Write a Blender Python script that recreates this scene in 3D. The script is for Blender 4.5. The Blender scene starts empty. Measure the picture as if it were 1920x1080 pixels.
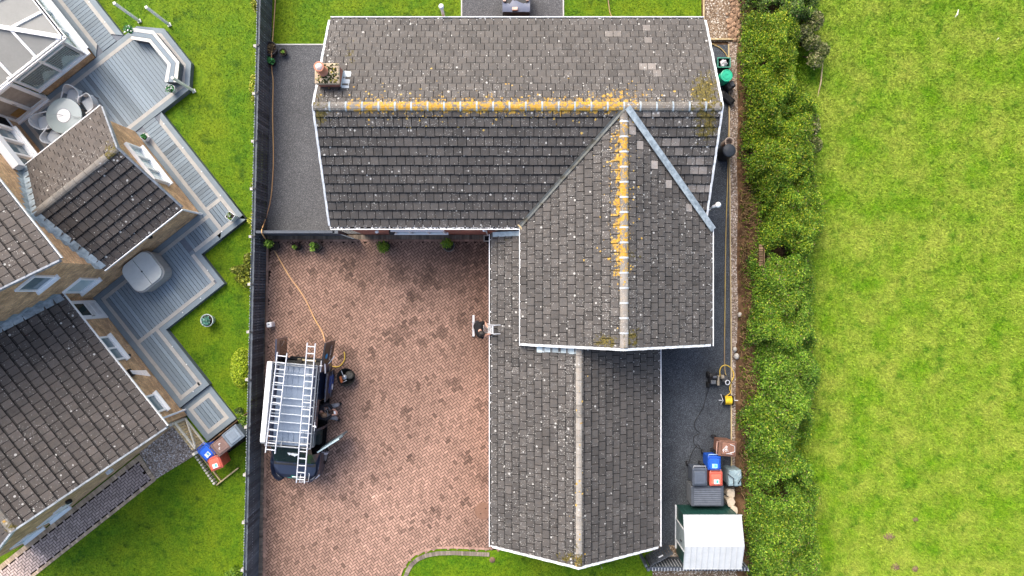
import bpy, math, random
import numpy as np
from mathutils import Vector, Matrix

# ------------------------------------------------------------------ camera, sky, sun, exposure
H, F = 27.2, 1280.0
scene = bpy.context.scene
COL = scene.collection
cam_d = bpy.data.cameras.new("camera"); cam_d.lens = 24; cam_d.sensor_width = 36
cam_d.clip_end = 600
cam = bpy.data.objects.new("camera", cam_d); COL.objects.link(cam)
cam.location = (0, 0, H); scene.camera = cam
SUN_EL, SUN_AZ = math.radians(48), math.radians(-32)       # azimuth from +Y (top of the photo), + = right
world = bpy.data.worlds.new("World"); scene.world = world; world.use_nodes = True
wn = world.node_tree.nodes; bg = wn["Background"]
sky = wn.new("ShaderNodeTexSky"); sky.sky_type = 'NISHITA'; sky.sun_disc = False
sky.sun_elevation = SUN_EL; sky.sun_rotation = SUN_AZ; sky.air_density = 1.0; sky.dust_density = 5.0; sky.ozone_density = 1.0
world.node_tree.links.new(sky.outputs[0], bg.inputs[0]); bg.inputs[1].default_value = 0.116
sun_d = bpy.data.lights.new("sun", 'SUN'); sun_d.energy = 0.98; sun_d.angle = math.radians(45); sun_d.color = (1, .965, .91)
sun = bpy.data.objects.new("sun", sun_d); COL.objects.link(sun); sun.location = (-5, 20, 40)
sdir = Vector((math.sin(SUN_AZ) * math.cos(SUN_EL), math.cos(SUN_AZ) * math.cos(SUN_EL), math.sin(SUN_EL)))
sun.rotation_euler = (-sdir).to_track_quat('-Z', 'Y').to_euler()
scene.view_settings.view_transform = 'Standard'; scene.view_settings.look = 'None'
scene.view_settings.exposure = 1.6; scene.view_settings.gamma = 1.0

R = random.Random(11); NR = np.random.default_rng(5)

# ------------------------------------------------------------------ helpers
def P(px, py, z=0.0):
    D = H - z
    return Vector(((px - 960) * D / F, (540 - py) * D / F, z))
def proj(p):
    D = H - p[2]
    return 960 + p[0] * F / D, 540 - p[1] * F / D
U = Vector((.62, -.7846, 0)); V = Vector((.7846, .62, 0))   # axes of the neighbouring house
LM = Matrix(((U.x, V.x, 0, 0), (U.y, V.y, 0, 0), (0, 0, 1, 0), (0, 0, 0, 1)))
def L(a, b, z=0.0): return U * a + V * b + Vector((0, 0, z))
def lab(x, y): return x * U.x + y * U.y, x * V.x + y * V.y

ROOT = {}
def tag(o, label=None, cat=None, group=None, kind=None):
    if label: o["label"] = label
    if cat: o["category"] = cat
    if group: o["group"] = group
    if kind: o["kind"] = kind
    return o
def thing(name, label, cat, loc=(0, 0, 0), rz=0.0, group=None):
    o = bpy.data.objects.new(name, None); COL.objects.link(o); o.empty_display_size = .2
    o.location = loc; o.rotation_euler = (0, 0, rz)
    ROOT[o.name] = Matrix.Translation(Vector(loc)) @ Matrix.Rotation(rz, 4, 'Z')
    return tag(o, label, cat, group)

class MB:
    EX = ("tint", "wht", "org", "moss")
    def __init__(s, M=None):
        s.v = []; s.f = []; s.m = []; s.t = []; s.uv = []; s.sm = []; s.M = M; s.pv = []
    def add(s, vs, fs, m=0, t=1.0, ex=(0, 0, 0), uv=None, smooth=False, exv=None):
        o = len(s.v); s.pv.extend(exv if exv else [tuple(ex)] * len(vs))
        if s.M is not None: vs = [s.M @ Vector(p) for p in vs]
        s.v.extend([tuple(p) for p in vs])
        for k, f in enumerate(fs):
            s.f.append(tuple(o + i for i in f)); s.m.append(m); s.t.append(t); s.sm.append(smooth)
            s.uv.append(uv[k] if uv else None)
    def face(s, vs, m=0, t=1.0, ex=(0, 0, 0), uv=None):
        s.add(vs, [tuple(range(len(vs)))], m, t, ex, [uv] if uv else None)
    def obox(s, o, X, Y, Z, m=0, t=1.0, taper=None, ex=(0, 0, 0)):
        o = Vector(o); X = Vector(X); Y = Vector(Y); Z = Vector(Z)
        if X.cross(Y).dot(Z) < 0: o = o + X; X = -X
        vs = [o, o + X, o + X + Y, o + Y, o + Z, o + X + Z, o + X + Y + Z, o + Y + Z]
        if taper:
            c = o + X / 2 + Y / 2
            for i in range(4): vs[i] = c + (vs[i] - c) * taper
        s.add(vs, [(3, 2, 1, 0), (4, 5, 6, 7), (0, 1, 5, 4), (1, 2, 6, 5), (2, 3, 7, 6), (3, 0, 4, 7)], m, t, ex)
    def box(s, c, sz, rz=0.0, m=0, t=1.0, taper=None, bev=0.0):
        """c = centre of the bottom face"""
        cx, cy, cz = c; w, d, h = sz
        q = Matrix.Rotation(rz, 3, 'Z'); X = q @ Vector((w, 0, 0)); Y = q @ Vector((0, d, 0))
        if bev <= 0:
            s.obox(Vector(c) - X / 2 - Y / 2, X, Y, (0, 0, h), m, t, taper); return
        ring = []
        for (sc, z) in ((taper or 1, 0), (1, h - bev), (1 - 2 * bev / min(w, d), h)):
            pts = []
            for sx, sy in ((-1, -1), (1, -1), (1, 1), (-1, 1)):
                x, y = sx * w / 2 * sc, sy * d / 2 * sc; b = bev
                e = [(x - sx * b, y), (x, y - sy * b)]
                if sx * sy < 0: e.reverse()
                if (sx, sy) in ((-1, -1), (1, 1)): e.reverse()
                else: e.reverse()
                pts += e
            # order around by angle
            pts.sort(key=lambda p: math.atan2(p[1] / d, p[0] / w))
            ring.append([Vector((cx, cy, cz + z)) + q @ Vector((x, y, 0)) for x, y in pts])
        s.loft(ring, m, t, caps=True)
    def loft(s, rings, m=0, t=1.0, caps=True, closed=True, smooth=False, cap_m=None):
        n = len(rings[0]); vs = [p for r in rings for p in r]; fs = []
        for k in range(len(rings) - 1):
            for i in range(n if closed else n - 1):
                j = (i + 1) % n
                fs.append((k * n + i, k * n + j, (k + 1) * n + j, (k + 1) * n + i))
        s.add(vs, fs, m, t, smooth=smooth)
        if caps:
            s.face(list(reversed(rings[0])), m if cap_m is None else cap_m, t); s.face(rings[-1], m if cap_m is None else cap_m, t)
    def prism(s, poly, z0, z1, m=0, t=1.0):
        n = len(poly)
        if sum(poly[i][0] * poly[(i + 1) % n][1] - poly[(i + 1) % n][0] * poly[i][1] for i in range(n)) < 0: poly = poly[::-1]
        vs = [(x, y, z0) for x, y in poly] + [(x, y, z1) for x, y in poly]
        s.add(vs, [tuple(range(n, 2 * n))] + [(i, (i + 1) % n, n + (i + 1) % n, n + i) for i in range(n)], m, t)
    def sheet(s, poly, z, m=0, t=1.0):
        n = len(poly)
        if sum(poly[i][0] * poly[(i + 1) % n][1] - poly[(i + 1) % n][0] * poly[i][1] for i in range(n)) < 0: poly = poly[::-1]
        s.face([(x, y, z) for x, y in poly], m, t)
    def tube(s, pts, r, n=6, m=0, t=1.0, caps=True, smooth=True):
        pts = [Vector(p) for p in pts]; rings = []; up = Vector((0, 0, 1))
        if not isinstance(r, (list, tuple)): r = [r] * len(pts)
        for i, p in enumerate(pts):
            d = (pts[min(i + 1, len(pts) - 1)] - pts[max(i - 1, 0)])
            if d.length < 1e-9: d = Vector((0, 0, 1))
            d.normalize(); a = d.cross(up if abs(d.z) < .9 else Vector((1, 0, 0))).normalized(); b = d.cross(a)
            rings.append([p + (a * math.cos(2 * math.pi * k / n) + b * math.sin(2 * math.pi * k / n)) * r[i] for k in range(n)])
        s.loft([list(reversed(x)) for x in rings], m, t, caps, smooth=smooth)
    def lathe(s, c, prof, n=20, m=0, t=1.0, smooth=True, sx=1, sy=1):
        c = Vector(c); rings = [[c + Vector((rr * math.cos(2 * math.pi * k / n) * sx, rr * math.sin(2 * math.pi * k / n) * sy, z)) for k in range(n)] for rr, z in prof]
        s.loft(rings, m, t, True, smooth=smooth)
    def build(s, name, mats, parent=None, origin=None, world=True, **tg):
        me = bpy.data.meshes.new(name)
        vs = s.v
        if parent is not None and world:
            Mi = ROOT[parent.name].inverted(); vs = [tuple(Mi @ Vector(p)) for p in vs]
        elif origin is not None:
            o = Vector(origin); vs = [(p[0] - o.x, p[1] - o.y, p[2] - o.z) for p in vs]
        me.from_pydata(vs, [], s.f)
        for m in (mats if isinstance(mats, (list, tuple)) else [mats]): me.materials.append(m)
        me.polygons.foreach_set("material_index", s.m); me.polygons.foreach_set("use_smooth", s.sm)
        at = me.attributes.new("tint", 'FLOAT', 'FACE'); at.data.foreach_set("value", np.array(s.t, dtype=np.float32))
        pv = np.array(s.pv, dtype=np.float32)
        if pv.any():
            for k in range(3): at = me.attributes.new(s.EX[k + 1], 'FLOAT', 'POINT'); at.data.foreach_set("value", np.ascontiguousarray(pv[:, k]))
        if any(u is not None for u in s.uv):
            uv = me.uv_layers.new(name="UVMap"); buf = []
            for f, u in zip(s.f, s.uv):
                for i in range(len(f)): buf += list(u[i]) if u else [0, 0]
            uv.data.foreach_set("uv", buf)
        me.validate(); me.update()
        o = bpy.data.objects.new(name, me); COL.objects.link(o)
        if parent is not None:
            o.parent = parent; ROOT[o.name] = ROOT[parent.name]
        elif origin is not None:
            o.location = origin
        tag(o, tg.get('label'), tg.get('cat'), tg.get('group'), tg.get('kind'))
        return o
def copy_tree(o, parent=None, loc=None, rz=None, **tg):
    c = o.copy(); COL.objects.link(c); c.parent = parent
    if loc is not None: c.location = loc
    if rz is not None: c.rotation_euler = (0, 0, rz)
    tag(c, tg.get('label'), None, tg.get('group'))
    for ch in list(o.children): copy_tree(ch, c)
    return c
def clip(poly, cl):
    """convex clip of poly by convex counter-clockwise polygon cl (2-D)"""
    out = list(poly); n = len(cl)
    for i in range(n):
        ax, ay = cl[i]; bx, by = cl[(i + 1) % n]; inp = out; out = []
        if not inp: return []
        def sd(p): return (bx - ax) * (p[1] - ay) - (by - ay) * (p[0] - ax)
        for k in range(len(inp)):
            p, q = inp[k - 1], inp[k]; dp, dq = sd(p), sd(q)
            if dq >= 0:
                if dp < 0: w = dp / (dp - dq); out.append((p[0] + (q[0] - p[0]) * w, p[1] + (q[1] - p[1]) * w))
                out.append(q)
            elif dp >= 0:
                w = dp / (dp - dq); out.append((p[0] + (q[0] - p[0]) * w, p[1] + (q[1] - p[1]) * w))
    return out
def area(p): return .5 * sum(p[i - 1][0] * p[i][1] - p[i][0] * p[i - 1][1] for i in range(len(p)))
def ccw(p): return p if area(p) > 0 else p[::-1]
def inside(x, y, poly):
    c = False; n = len(poly)
    for i in range(n):
        x1, y1 = poly[i - 1]; x2, y2 = poly[i]
        if (y1 > y) != (y2 > y) and x < (x2 - x1) * (y - y1) / (y2 - y1) + x1: c = not c
    return c
def raw_mesh(name, verts, nper, mat, tint=None, parent=None, origin=None, nrm=None):
    """many equal loose polygons (nper corners each) from a numpy vertex array"""
    if parent is not None:
        Mi = np.array(ROOT[parent.name].inverted()); verts = verts @ Mi[:3, :3].T + Mi[:3, 3]
    elif origin is not None: verts = verts - np.array(origin)
    nv = len(verts); nf = nv // nper
    me = bpy.data.meshes.new(name); me.vertices.add(nv); me.vertices.foreach_set("co", verts.astype(np.float32).ravel())
    me.loops.add(nv); me.loops.foreach_set("vertex_index", np.arange(nv, dtype=np.int32))
    me.polygons.add(nf); me.polygons.foreach_set("loop_start", np.arange(0, nv, nper, dtype=np.int32))
    me.materials.append(mat)
    at = me.attributes.new("tint", 'FLOAT', 'FACE'); at.data.foreach_set("value", (np.ones(nf) if tint is None else tint).astype(np.float32))
    me.update(calc_edges=True)
    o = bpy.data.objects.new(name, me); COL.objects.link(o)
    if parent is not None: o.parent = parent; ROOT[o.name] = ROOT[parent.name]
    elif origin is not None: o.location = origin
    return o

# ------------------------------------------------------------------ materials
def nt(m): return m.node_tree.nodes, m.node_tree.links
class MatB:
    def __init__(s, name, rough=.7, spec=.3, metal=0.0):
        s.m = bpy.data.materials.new(name); s.m.use_nodes = True; s.n, s.l = nt(s.m); s.b = s.n["Principled BSDF"]
        s.b.inputs["Roughness"].default_value = rough; s.b.inputs["Specular IOR Level"].default_value = spec; s.b.inputs["Metallic"].default_value = metal
        s.pos = s.n.new("ShaderNodeNewGeometry").outputs["Position"]
    def noise(s, sc, det=3, rough=.55, vec=None, scale3=None):
        x = s.n.new("ShaderNodeTexNoise"); x.inputs["Scale"].default_value = sc; x.inputs["Detail"].default_value = det; x.inputs["Roughness"].default_value = rough
        v = vec or s.pos
        if scale3:
            mp = s.n.new("ShaderNodeMapping"); mp.inputs["Scale"].default_value = scale3; s.l.new(v, mp.inputs[0]); v = mp.outputs[0]
        s.l.new(v, x.inputs["Vector"]); return x.outputs["Fac"]
    def vor(s, sc, out="Distance", rnd=1.0):
        x = s.n.new("ShaderNodeTexVoronoi"); x.inputs["Scale"].default_value = sc; x.inputs["Randomness"].default_value = rnd
        s.l.new(s.pos, x.inputs["Vector"]); return x.outputs[out]
    def attr(s, nm, out="Fac"):
        x = s.n.new("ShaderNodeAttribute"); x.attribute_name = nm; return x.outputs[out]
    def math(s, op, a, b=None, cl=False):
        x = s.n.new("ShaderNodeMath"); x.operation = op; x.use_clamp = cl
        for i, v in enumerate((a, b)):
            if v is None: continue
            if isinstance(v, (int, float)): x.inputs[i].default_value = v
            else: s.l.new(v, x.inputs[i])
        return x.outputs[0]
    def ramp(s, f, lo, hi, o0=0.0, o1=1.0):
        x = s.n.new("ShaderNodeMapRange"); x.clamp = True
        for i, v in enumerate((f, lo, hi, o0, o1)):
            if isinstance(v, (int, float)): x.inputs[i].default_value = v
            else: s.l.new(v, x.inputs[i])
        return x.outputs[0]
    def mix(s, f, a, b, mode='MIX'):
        x = s.n.new("ShaderNodeMix"); x.data_type = 'RGBA'; x.blend_type = mode
        for i, v in ((0, f), (6, a), (7, b)):
            if isinstance(v, (int, float)): x.inputs[i].default_value = v
            elif isinstance(v, tuple): x.inputs[i].default_value = (*v, 1)
            else: s.l.new(v, x.inputs[i])
        return x.outputs[2]
    def scale(s, c, f):
        x = s.n.new("ShaderNodeVectorMath"); x.operation = 'SCALE'
        if isinstance(c, tuple): x.inputs[0].default_value = c
        else: s.l.new(c, x.inputs[0])
        if isinstance(f, (int, float)): x.inputs["Scale"].default_value = f
        else: s.l.new(f, x.inputs["Scale"])
        return x.outputs[0]
    def col(s, c):
        if isinstance(c, tuple): s.b.inputs["Base Color"].default_value = (*c, 1)
        else: s.l.new(c, s.b.inputs["Base Color"])
    def bump(s, h, st=.3, dist=.01):
        x = s.n.new("ShaderNodeBump"); x.inputs["Strength"].default_value = st; x.inputs["Distance"].default_value = dist
        s.l.new(h, x.inputs["Height"]); s.l.new(x.outputs[0], s.b.inputs["Normal"])
def simple(name, c, rough=.6, spec=.35, var=.18, sc=6.0, metal=0.0, bump=0.0, c2=None, coat=0.0, tint=True):
    """colour with soft large and small variation, times the per-face tint"""
    m = MatB(name, rough, spec, metal)
    n1 = m.noise(sc, 4); n2 = m.noise(sc * 9, 2)
    f = m.math('ADD', m.ramp(n1, .25, .75, 1 - var, 1 + var), m.ramp(n2, .25, .75, -var * .5, var * .5))
    if tint: f = m.math('MULTIPLY', f, m.attr("tint"))
    base = m.mix(m.ramp(n1, .35, .65), c, c2) if c2 else c
    m.col(m.scale(base, f))
    if bump: m.bump(n2, bump, .01)
    if coat: m.b.inputs["Coat Weight"].default_value = coat; m.b.inputs["Coat Roughness"].default_value = .08
    return m.m

def tile_mat(name, c):
    m = MatB(name, .72, .35)
    t = m.attr("tint"); wht = m.math('MULTIPLY', m.attr("wht"), m.ramp(m.noise(1.4, 4, .6), .36, .64, .25, 1.7)); org = m.attr("org"); moss = m.attr("moss")
    n1 = m.noise(2.2, 5); n2 = m.noise(38, 3); n3 = m.noise(9, 5, .6)
    f = m.math('MULTIPLY', m.math('MULTIPLY', t, m.ramp(n1, .3, .7, .82, 1.18)), m.ramp(n2, .3, .7, .8, 1.2))
    base = m.scale(m.mix(m.ramp(n3, .35, .65), c, (c[0] * 1.12, c[1] * 1.04, c[2] * .96)), f)
    # fine pale speckle
    sp = m.math('MULTIPLY', m.ramp(m.noise(60, 2, .5), .62, .72), .35)
    base = m.mix(sp, base, (.20, .19, .18))
    # white lichen rosettes
    vd = m.vor(8.0); vc = m.vor(8.0, "Color")
    sx = m.n.new("ShaderNodeSeparateColor"); m.l.new(vc, sx.inputs[0])
    on = m.math('LESS_THAN', sx.outputs[0], wht)
    rad = m.math('MULTIPLY', m.ramp(m.math('POWER', sx.outputs[1], 2.0), 0, 1, .05, .36), on)
    wob = m.math('ADD', vd, m.ramp(m.noise(45, 2), 0, 1, -.12, .12))
    wm = m.math('MULTIPLY', m.ramp(m.math('SUBTRACT', rad, wob), 0, .06), .92)
    base = m.mix(wm, base, (.42, .41, .38))
    vd2 = m.vor(21.0); vc2 = m.vor(21.0, "Color")
    sx2 = m.n.new("ShaderNodeSeparateColor"); m.l.new(vc2, sx2.inputs[0])
    on2 = m.math('LESS_THAN', sx2.outputs[0], m.math('MULTIPLY', wht, .9))
    wm2 = m.math('MULTIPLY', m.ramp(m.math('SUBTRACT', m.math('MULTIPLY', on2, .3), vd2), 0, .08), .75)
    base = m.mix(wm2, base, (.38, .37, .34))
    # moss and orange lichen
    nm = m.noise(7, 6, .65); mm = m.ramp(m.math('ADD', nm, m.math('MULTIPLY', moss, .42)), .69, .80)
    base = m.mix(m.math('MULTIPLY', mm, m.math('GREATER_THAN', moss, .02)), base, m.mix(m.ramp(m.noise(25, 3), .35, .65), (.022, .02, .006), (.15, .115, .018)))
    no = m.noise(6.5, 6, .66); om = m.ramp(m.math('ADD', no, m.math('MULTIPLY', org, .30)), .72, .79)
    base = m.mix(m.math('MULTIPLY', om, m.math('GREATER_THAN', org, .02)), base, m.mix(m.ramp(m.noise(18, 3), .3, .7), (.36, .17, .008), (.46, .30, .045)))
    vo = m.vor(9.5); so = m.n.new("ShaderNodeSeparateColor"); m.l.new(m.vor(9.5, "Color"), so.inputs[0])       # round crusty rosettes thinning out over the tiles
    ro = m.math('MULTIPLY', m.ramp(so.outputs[1], 0, 1, .10, .46), m.math('LESS_THAN', so.outputs[0], m.math('MULTIPLY', org, .55)))
    mo = m.ramp(m.math('SUBTRACT', ro, m.math('ADD', vo, m.ramp(m.noise(30, 3), 0, 1, -.2, .2))), 0, .05)
    base = m.mix(mo, base, m.mix(m.ramp(m.noise(24, 3), .3, .7), (.38, .19, .010), (.47, .36, .11)))
    m.col(base); m.bump(m.math('ADD', n2, m.math('MULTIPLY', mm, .8)), .5, .012)
    return m.m
T_MAIN = tile_mat("concrete_tile", (.068, .0635, .0595))
T_BROWN = tile_mat("brown_concrete_tile", (.064, .056, .051))
RIDGE = tile_mat("ridge_tile", (.15, .14, .125))
FELT = simple("roof_underlay", (.012, .012, .013), .95, .1)

def brick_mat(name, c1, c2, mortar, w=.225, h=.075, var=.3):
    m = MatB(name, .85, .2)
    uvn = m.n.new("ShaderNodeUVMap").outputs[0]
    br = m.n.new("ShaderNodeTexBrick"); m.l.new(uvn, br.inputs["Vector"])
    br.inputs["Scale"].default_value = 1; br.inputs["Brick Width"].default_value = w; br.inputs["Row Height"].default_value = h
    br.inputs["Mortar Size"].default_value = .007; br.inputs["Mortar Smooth"].default_value = .2; br.inputs["Bias"].default_value = 0
    br.inputs["Color1"].default_value = (*c1, 1); br.inputs["Color2"].default_value = (*c2, 1); br.inputs["Mortar"].default_value = (*mortar, 1)
    n = m.noise(3, 5); n2 = m.noise(22, 3)
    m.col(m.scale(br.outputs["Color"], m.math('MULTIPLY', m.ramp(n, .3, .7, 1 - var, 1 + var), m.ramp(n2, .3, .7, .75, 1.25))))
    m.bump(br.outputs["Fac"], -.5, .008)
    return m.m
BUFF = brick_mat("buff_brick", (.62, .39, .20), (.42, .25, .135), (.38, .30, .21))
REDB = brick_mat("red_brick", (.42, .14, .085), (.32, .11, .07), (.3, .22, .18))

def speck_mat(name, c1, c2, c3, sc=55, rough=.9, var=.2, bump=.5, patch=.8):
    m = MatB(name, rough, .2)
    vc = m.vor(sc, "Color"); s = m.n.new("ShaderNodeSeparateColor"); m.l.new(vc, s.inputs[0])
    base = m.mix(m.ramp(s.outputs[0], .25, .8), c1, c2); base = m.mix(m.ramp(s.outputs[1], .8, .9), base, c3)
    n = m.noise(patch, 5)
    m.col(m.scale(base, m.math('MULTIPLY', m.math('MULTIPLY', m.ramp(n, .3, .7, 1 - var, 1 + var), m.ramp(m.vor(sc), .15, .6, 1.15, .55)), m.attr("tint"))))
    m.bump(m.vor(sc), -bump, .012); return m.m
TARMAC = speck_mat("dark_chippings", (.042, .049, .058), (.080, .090, .102), (.15, .165, .18), 60, .85, .24)
GREYCHIP = speck_mat("grey_chippings", (.085, .088, .093), (.13, .134, .139), (.22, .225, .23), 60, .9, .10)
PEBBLE = speck_mat("buff_gravel", (.16, .10, .06), (.34, .26, .18), (.6, .54, .45), 24, .9, .2, .9)
PEBBLE2 = speck_mat("brown_gravel", (.17, .12, .09), (.42, .33, .26), (.6, .55, .5), 26, .9, .2, .9)
PEBBLE3 = speck_mat("lightened_gravel", (.28, .21, .16), (.62, .51, .42), (.8, .75, .7), 24, .9, .15, .9)  # brown gravel lightened in colour to offset the house's shade
SOIL = simple("brown_soil", (.08, .045, .026), .95, .1, .5, 3, c2=(.125, .075, .04), bump=.8)

def grass_mat(name, c_a, c_b, c_dry, c_dark, patch=.35, dry=.5):
    m = MatB(name, .75, .15)
    n1 = m.noise(patch, 5, .6); n2 = m.noise(patch * 5, 5, .65); n3 = m.noise(patch * 22, 4, .6)
    c = m.mix(m.ramp(n2, .35, .65), c_a, c_b)
    c = m.mix(m.math('MULTIPLY', m.ramp(m.math('ADD', n1, m.math('MULTIPLY', n3, .5)), .58, .92), dry), c, c_dry)
    c = m.mix(m.math('MULTIPLY', m.ramp(m.noise(patch * 2.3, 5, .6), .56, .70), .75), c, c_dark)
    m.col(m.scale(c, m.math('MULTIPLY', m.attr("tint"), m.ramp(n3, .3, .7, .75, 1.25))))
    m.b.inputs["Subsurface Weight"].default_value = 0
    return m.m
G_LAWN = grass_mat("lawn_grass", (.041, .120, .0018), (.078, .168, .003), (.17, .215, .006), (.014, .052, .0012), .7, .6)
G_FIELD = grass_mat("field_grass", (.088, .215, .004), (.160, .290, .008), (.33, .36, .058), (.046, .155, .003), .75, .70)

def leaf_mat(name, c1, c2, c3):
    m = MatB(name, .55, .3); t = m.attr("tint")
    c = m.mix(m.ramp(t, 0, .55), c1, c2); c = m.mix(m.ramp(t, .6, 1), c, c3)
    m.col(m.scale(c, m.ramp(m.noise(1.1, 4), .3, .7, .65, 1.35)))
    tr = m.n.new("ShaderNodeBsdfTranslucent"); mx = m.n.new("ShaderNodeMixShader"); mx.inputs[0].default_value = .25
    m.l.new(m.scale(c, 1.3), tr.inputs[0]); m.l.new(m.b.outputs[0], mx.inputs[1]); m.l.new(tr.outputs[0], mx.inputs[2])
    m.l.new(mx.outputs[0], m.n["Material Output"].inputs[0]); return m.m
LEAF_HAW = leaf_mat("hawthorn_leaf", (.026, .085, .005), (.125, .235, .010), (.44, .45, .03))
LEAF_MID = leaf_mat("bramble_leaf", (.024, .085, .008), (.118, .245, .016), (.34, .46, .05))
LEAF_DARK = leaf_mat("dark_leaf", (.022, .050, .012), (.07, .125, .025), (.17, .22, .055))
LEAF_GORSE = leaf_mat("gorse_leaf", (.045, .06, .014), (.15, .19, .04), (.40, .34, .19))
LEAF_GOLD = leaf_mat("golden_leaf", (.13, .17, .012), (.34, .37, .03), (.55, .55, .12))
LEAF_LIME = leaf_mat("lime_leaf", (.06, .14, .012), (.16, .30, .03), (.34, .48, .10))
LEAF_BOX = leaf_mat("box_leaf", (.035, .10, .006), (.12, .22, .014), (.24, .34, .03))
LEAF_OLIVE = leaf_mat("feathery_leaf", (.06, .09, .010), (.17, .20, .018), (.30, .31, .05))
LEAF_DRY = leaf_mat("dry_grass", (.07, .05, .025), (.17, .12, .06), (.30, .23, .11))
LEAF_PURPLE = leaf_mat("purple_leaf", (.012, .006, .008), (.03, .014, .016), (.06, .03, .03))
STEM = simple("twig_bark", (.07, .05, .035), .9, .1, .4, 12)

WHITE = simple("white_upvc", (.80, .80, .79), .35, .4, .05, 3)
WHITE_OLD = simple("weathered_white_trim", (.66, .68, .69), .5, .3, .22, 9)
LEAD = simple("lead_sheet", (.24, .285, .31), .5, .5, .25, 7, c2=(.31, .36, .38))
ALU = simple("aluminium", (.62, .63, .65), .4, .5, .1, 8, metal=.25)
ALU_DARK = simple("dull_aluminium", (.24, .255, .27), .45, .5, .15, 8, metal=.3)
STEEL = simple("steel", (.5, .5, .5), .3, .5, .2, 8, metal=.8)
DECK = simple("grey_composite_board", (.180, .222, .250), .6, .3, .16, 2.5, c2=(.145, .180, .208))
DECK_DK = simple("slate_composite_edge", (.115, .13, .155), .6, .3, .14, 3)
TAN = simple("beige_composite_board", (.36, .345, .315), .65, .25, .1, 4)
FENCE_M = simple("anthracite_fence_paint", (.080, .094, .110), .6, .3, .25, 5)
FENCE_T = simple("pale_screw_cap", (.5, .52, .54), .5)
CONC = simple("concrete_post", (.40, .38, .34), .9, .1, .25, 14)
WOOD_PALE = simple("new_softwood", (.46, .36, .20), .8, .2, .22, 9)
WOOD_WHITE = simple("bleached_wood", (.55, .52, .44), .8, .2, .2, 9)
WOOD_BROWN = simple("weathered_plank", (.17, .11, .065), .85, .15, .35, 10)
BLACK = simple("black_plastic", (.012, .012, .013), .45, .4, .25, 8)
RUBBER = simple("black_rubber", (.016, .016, .016), .8, .2, .3, 10)
DARK = simple("dark_interior", (.010, .010, .011), .9, .1, .3, 4)
NAVY = simple("navy_paint", (.016, .021, .042), .28, .5, .1, 3, coat=.6)
ROOFPAINT = simple("pale_blue_grey_paint", (.15, .19, .25), .35, .5, .12, 3)
TERRA = simple("terracotta", (.50, .22, .14), .8, .2, .15, 8)
CLAY = simple("pale_clay", (.34, .27, .22), .85, .2, .25, 10)
def glass_mat(name, c, rough=.06):
    m = MatB(name, rough, .5); m.col(c); m.b.inputs["Coat Weight"].default_value = .3; return m.m
GLASS = glass_mat("window_glass", (.13, .18, .20))
GLASS_P = glass_mat("pale_glass", (.42, .52, .53))
GLASS_DK = glass_mat("windscreen_glass", (.016, .03, .028))
POLY = simple("cream_polycarbonate", (.235, .235, .22), .6, .15, .08, 1.5)
BLIND = simple("beige_blind", (.33, .29, .245), .6)
SKIN = simple("skin", (.46, .25, .18), .55, .35, .08, 20, tint=False)
def plain(name, c, rough=.5, var=.12, **k): return simple(name, c, rough, .4, var, 7, **k)
# ------------------------------------------------------------------ ground, paving, lawns
def g(px, py): return ((px - 960) * H / F, (540 - py) * H / F)      # a pixel of the photograph on the ground
def fx(y): return -9.89 + .0242 * y                                 # long fence line
def ground_sheet(name, poly, z, mat):
    mb = MB(); mb.sheet(poly, z); return mb.build(name, mat, kind="structure", origin=(poly[0][0], poly[0][1], z))
ground_sheet("ground", [(-150, -150), (150, -150), (150, 150), (-150, 150)], -.06, SOIL)
ground_sheet("garden_lawn", [(-60, -40), (fx(-40), -40), (fx(40), 40), (-60, 40)], -.02, G_LAWN)
ground_sheet("back_lawn", [(fx(9), 8.0), (7.55, 8.0), (7.55, 40), (fx(40), 40)], -.02, G_LAWN)
ground_sheet("front_lawn", [(fx(-40) + .5, -40), (9, -40), (9, -10.2), (-4.6, -10.2), (-4.6, -40)], -.02, G_LAWN)
ground_sheet("field", [(10.2, -60), (110, -60), (110, 60), (10.2, 60)], .06, G_FIELD)
ground_sheet("chipping_yard", [(fx(2.2), 2.16), (-5.6, 2.16), (-5.6, g(0, 85)[1]), (fx(9.6), g(0, 85)[1])], .004, GREYCHIP)
ground_sheet("back_path", [(-1.98, 9.0), (2.02, 9.0), (2.02, 30), (-1.98, 30)], .008, GREYCHIP)
ground_sheet("side_path", [(3.5, -10.25), (8.72, -10.25), (8.72, g(0, 84)[1]), (3.5, g(0, 84)[1])], .004, TARMAC)
ground_sheet("gravel_bed", [(7.62, g(0, 78)[1]), (9.25, g(0, 78)[1]), (9.3, 40), (7.62, 40)], .0, PEBBLE)
ground_sheet("gravel_strip", [(8.76, -2.2), (9.02, -2.2), (9.0, 9.8), (8.62, 9.8)], .006, PEBBLE2)
ground_sheet("gravel_verge", [(8.74, -10.3), (8.86, -10.3), (8.92, -2.2), (8.76, -2.2)], .005, PEBBLE2)
ground_sheet("shed_gravel", [(5.6, -11.9), (9.2, -11.9), (9.2, -10.25), (5.6, -10.25)], .0, PEBBLE)
# gravel bed and brick path beside the neighbouring house
def lsheet(name, pts, z, mat): ground_sheet(name, [tuple(L(a, b).xy) for a, b in pts], z, mat)
lsheet("side_gravel", [(-4.05, -15.72), (-2.82, -15.85), (-2.55, -13.6), (-4.05, -13.5)], .01, PEBBLE3)
lsheet("bin_stand", [(-2.72, -13.9), (-1.9, -13.75), (-1.8, -11.9), (-2.72, -11.9)], .0, simple("shaded_earth", (.03, .028, .016), .95, .1, .4, 4))  # dark soil with the bins' shadow painted into its colour
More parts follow.
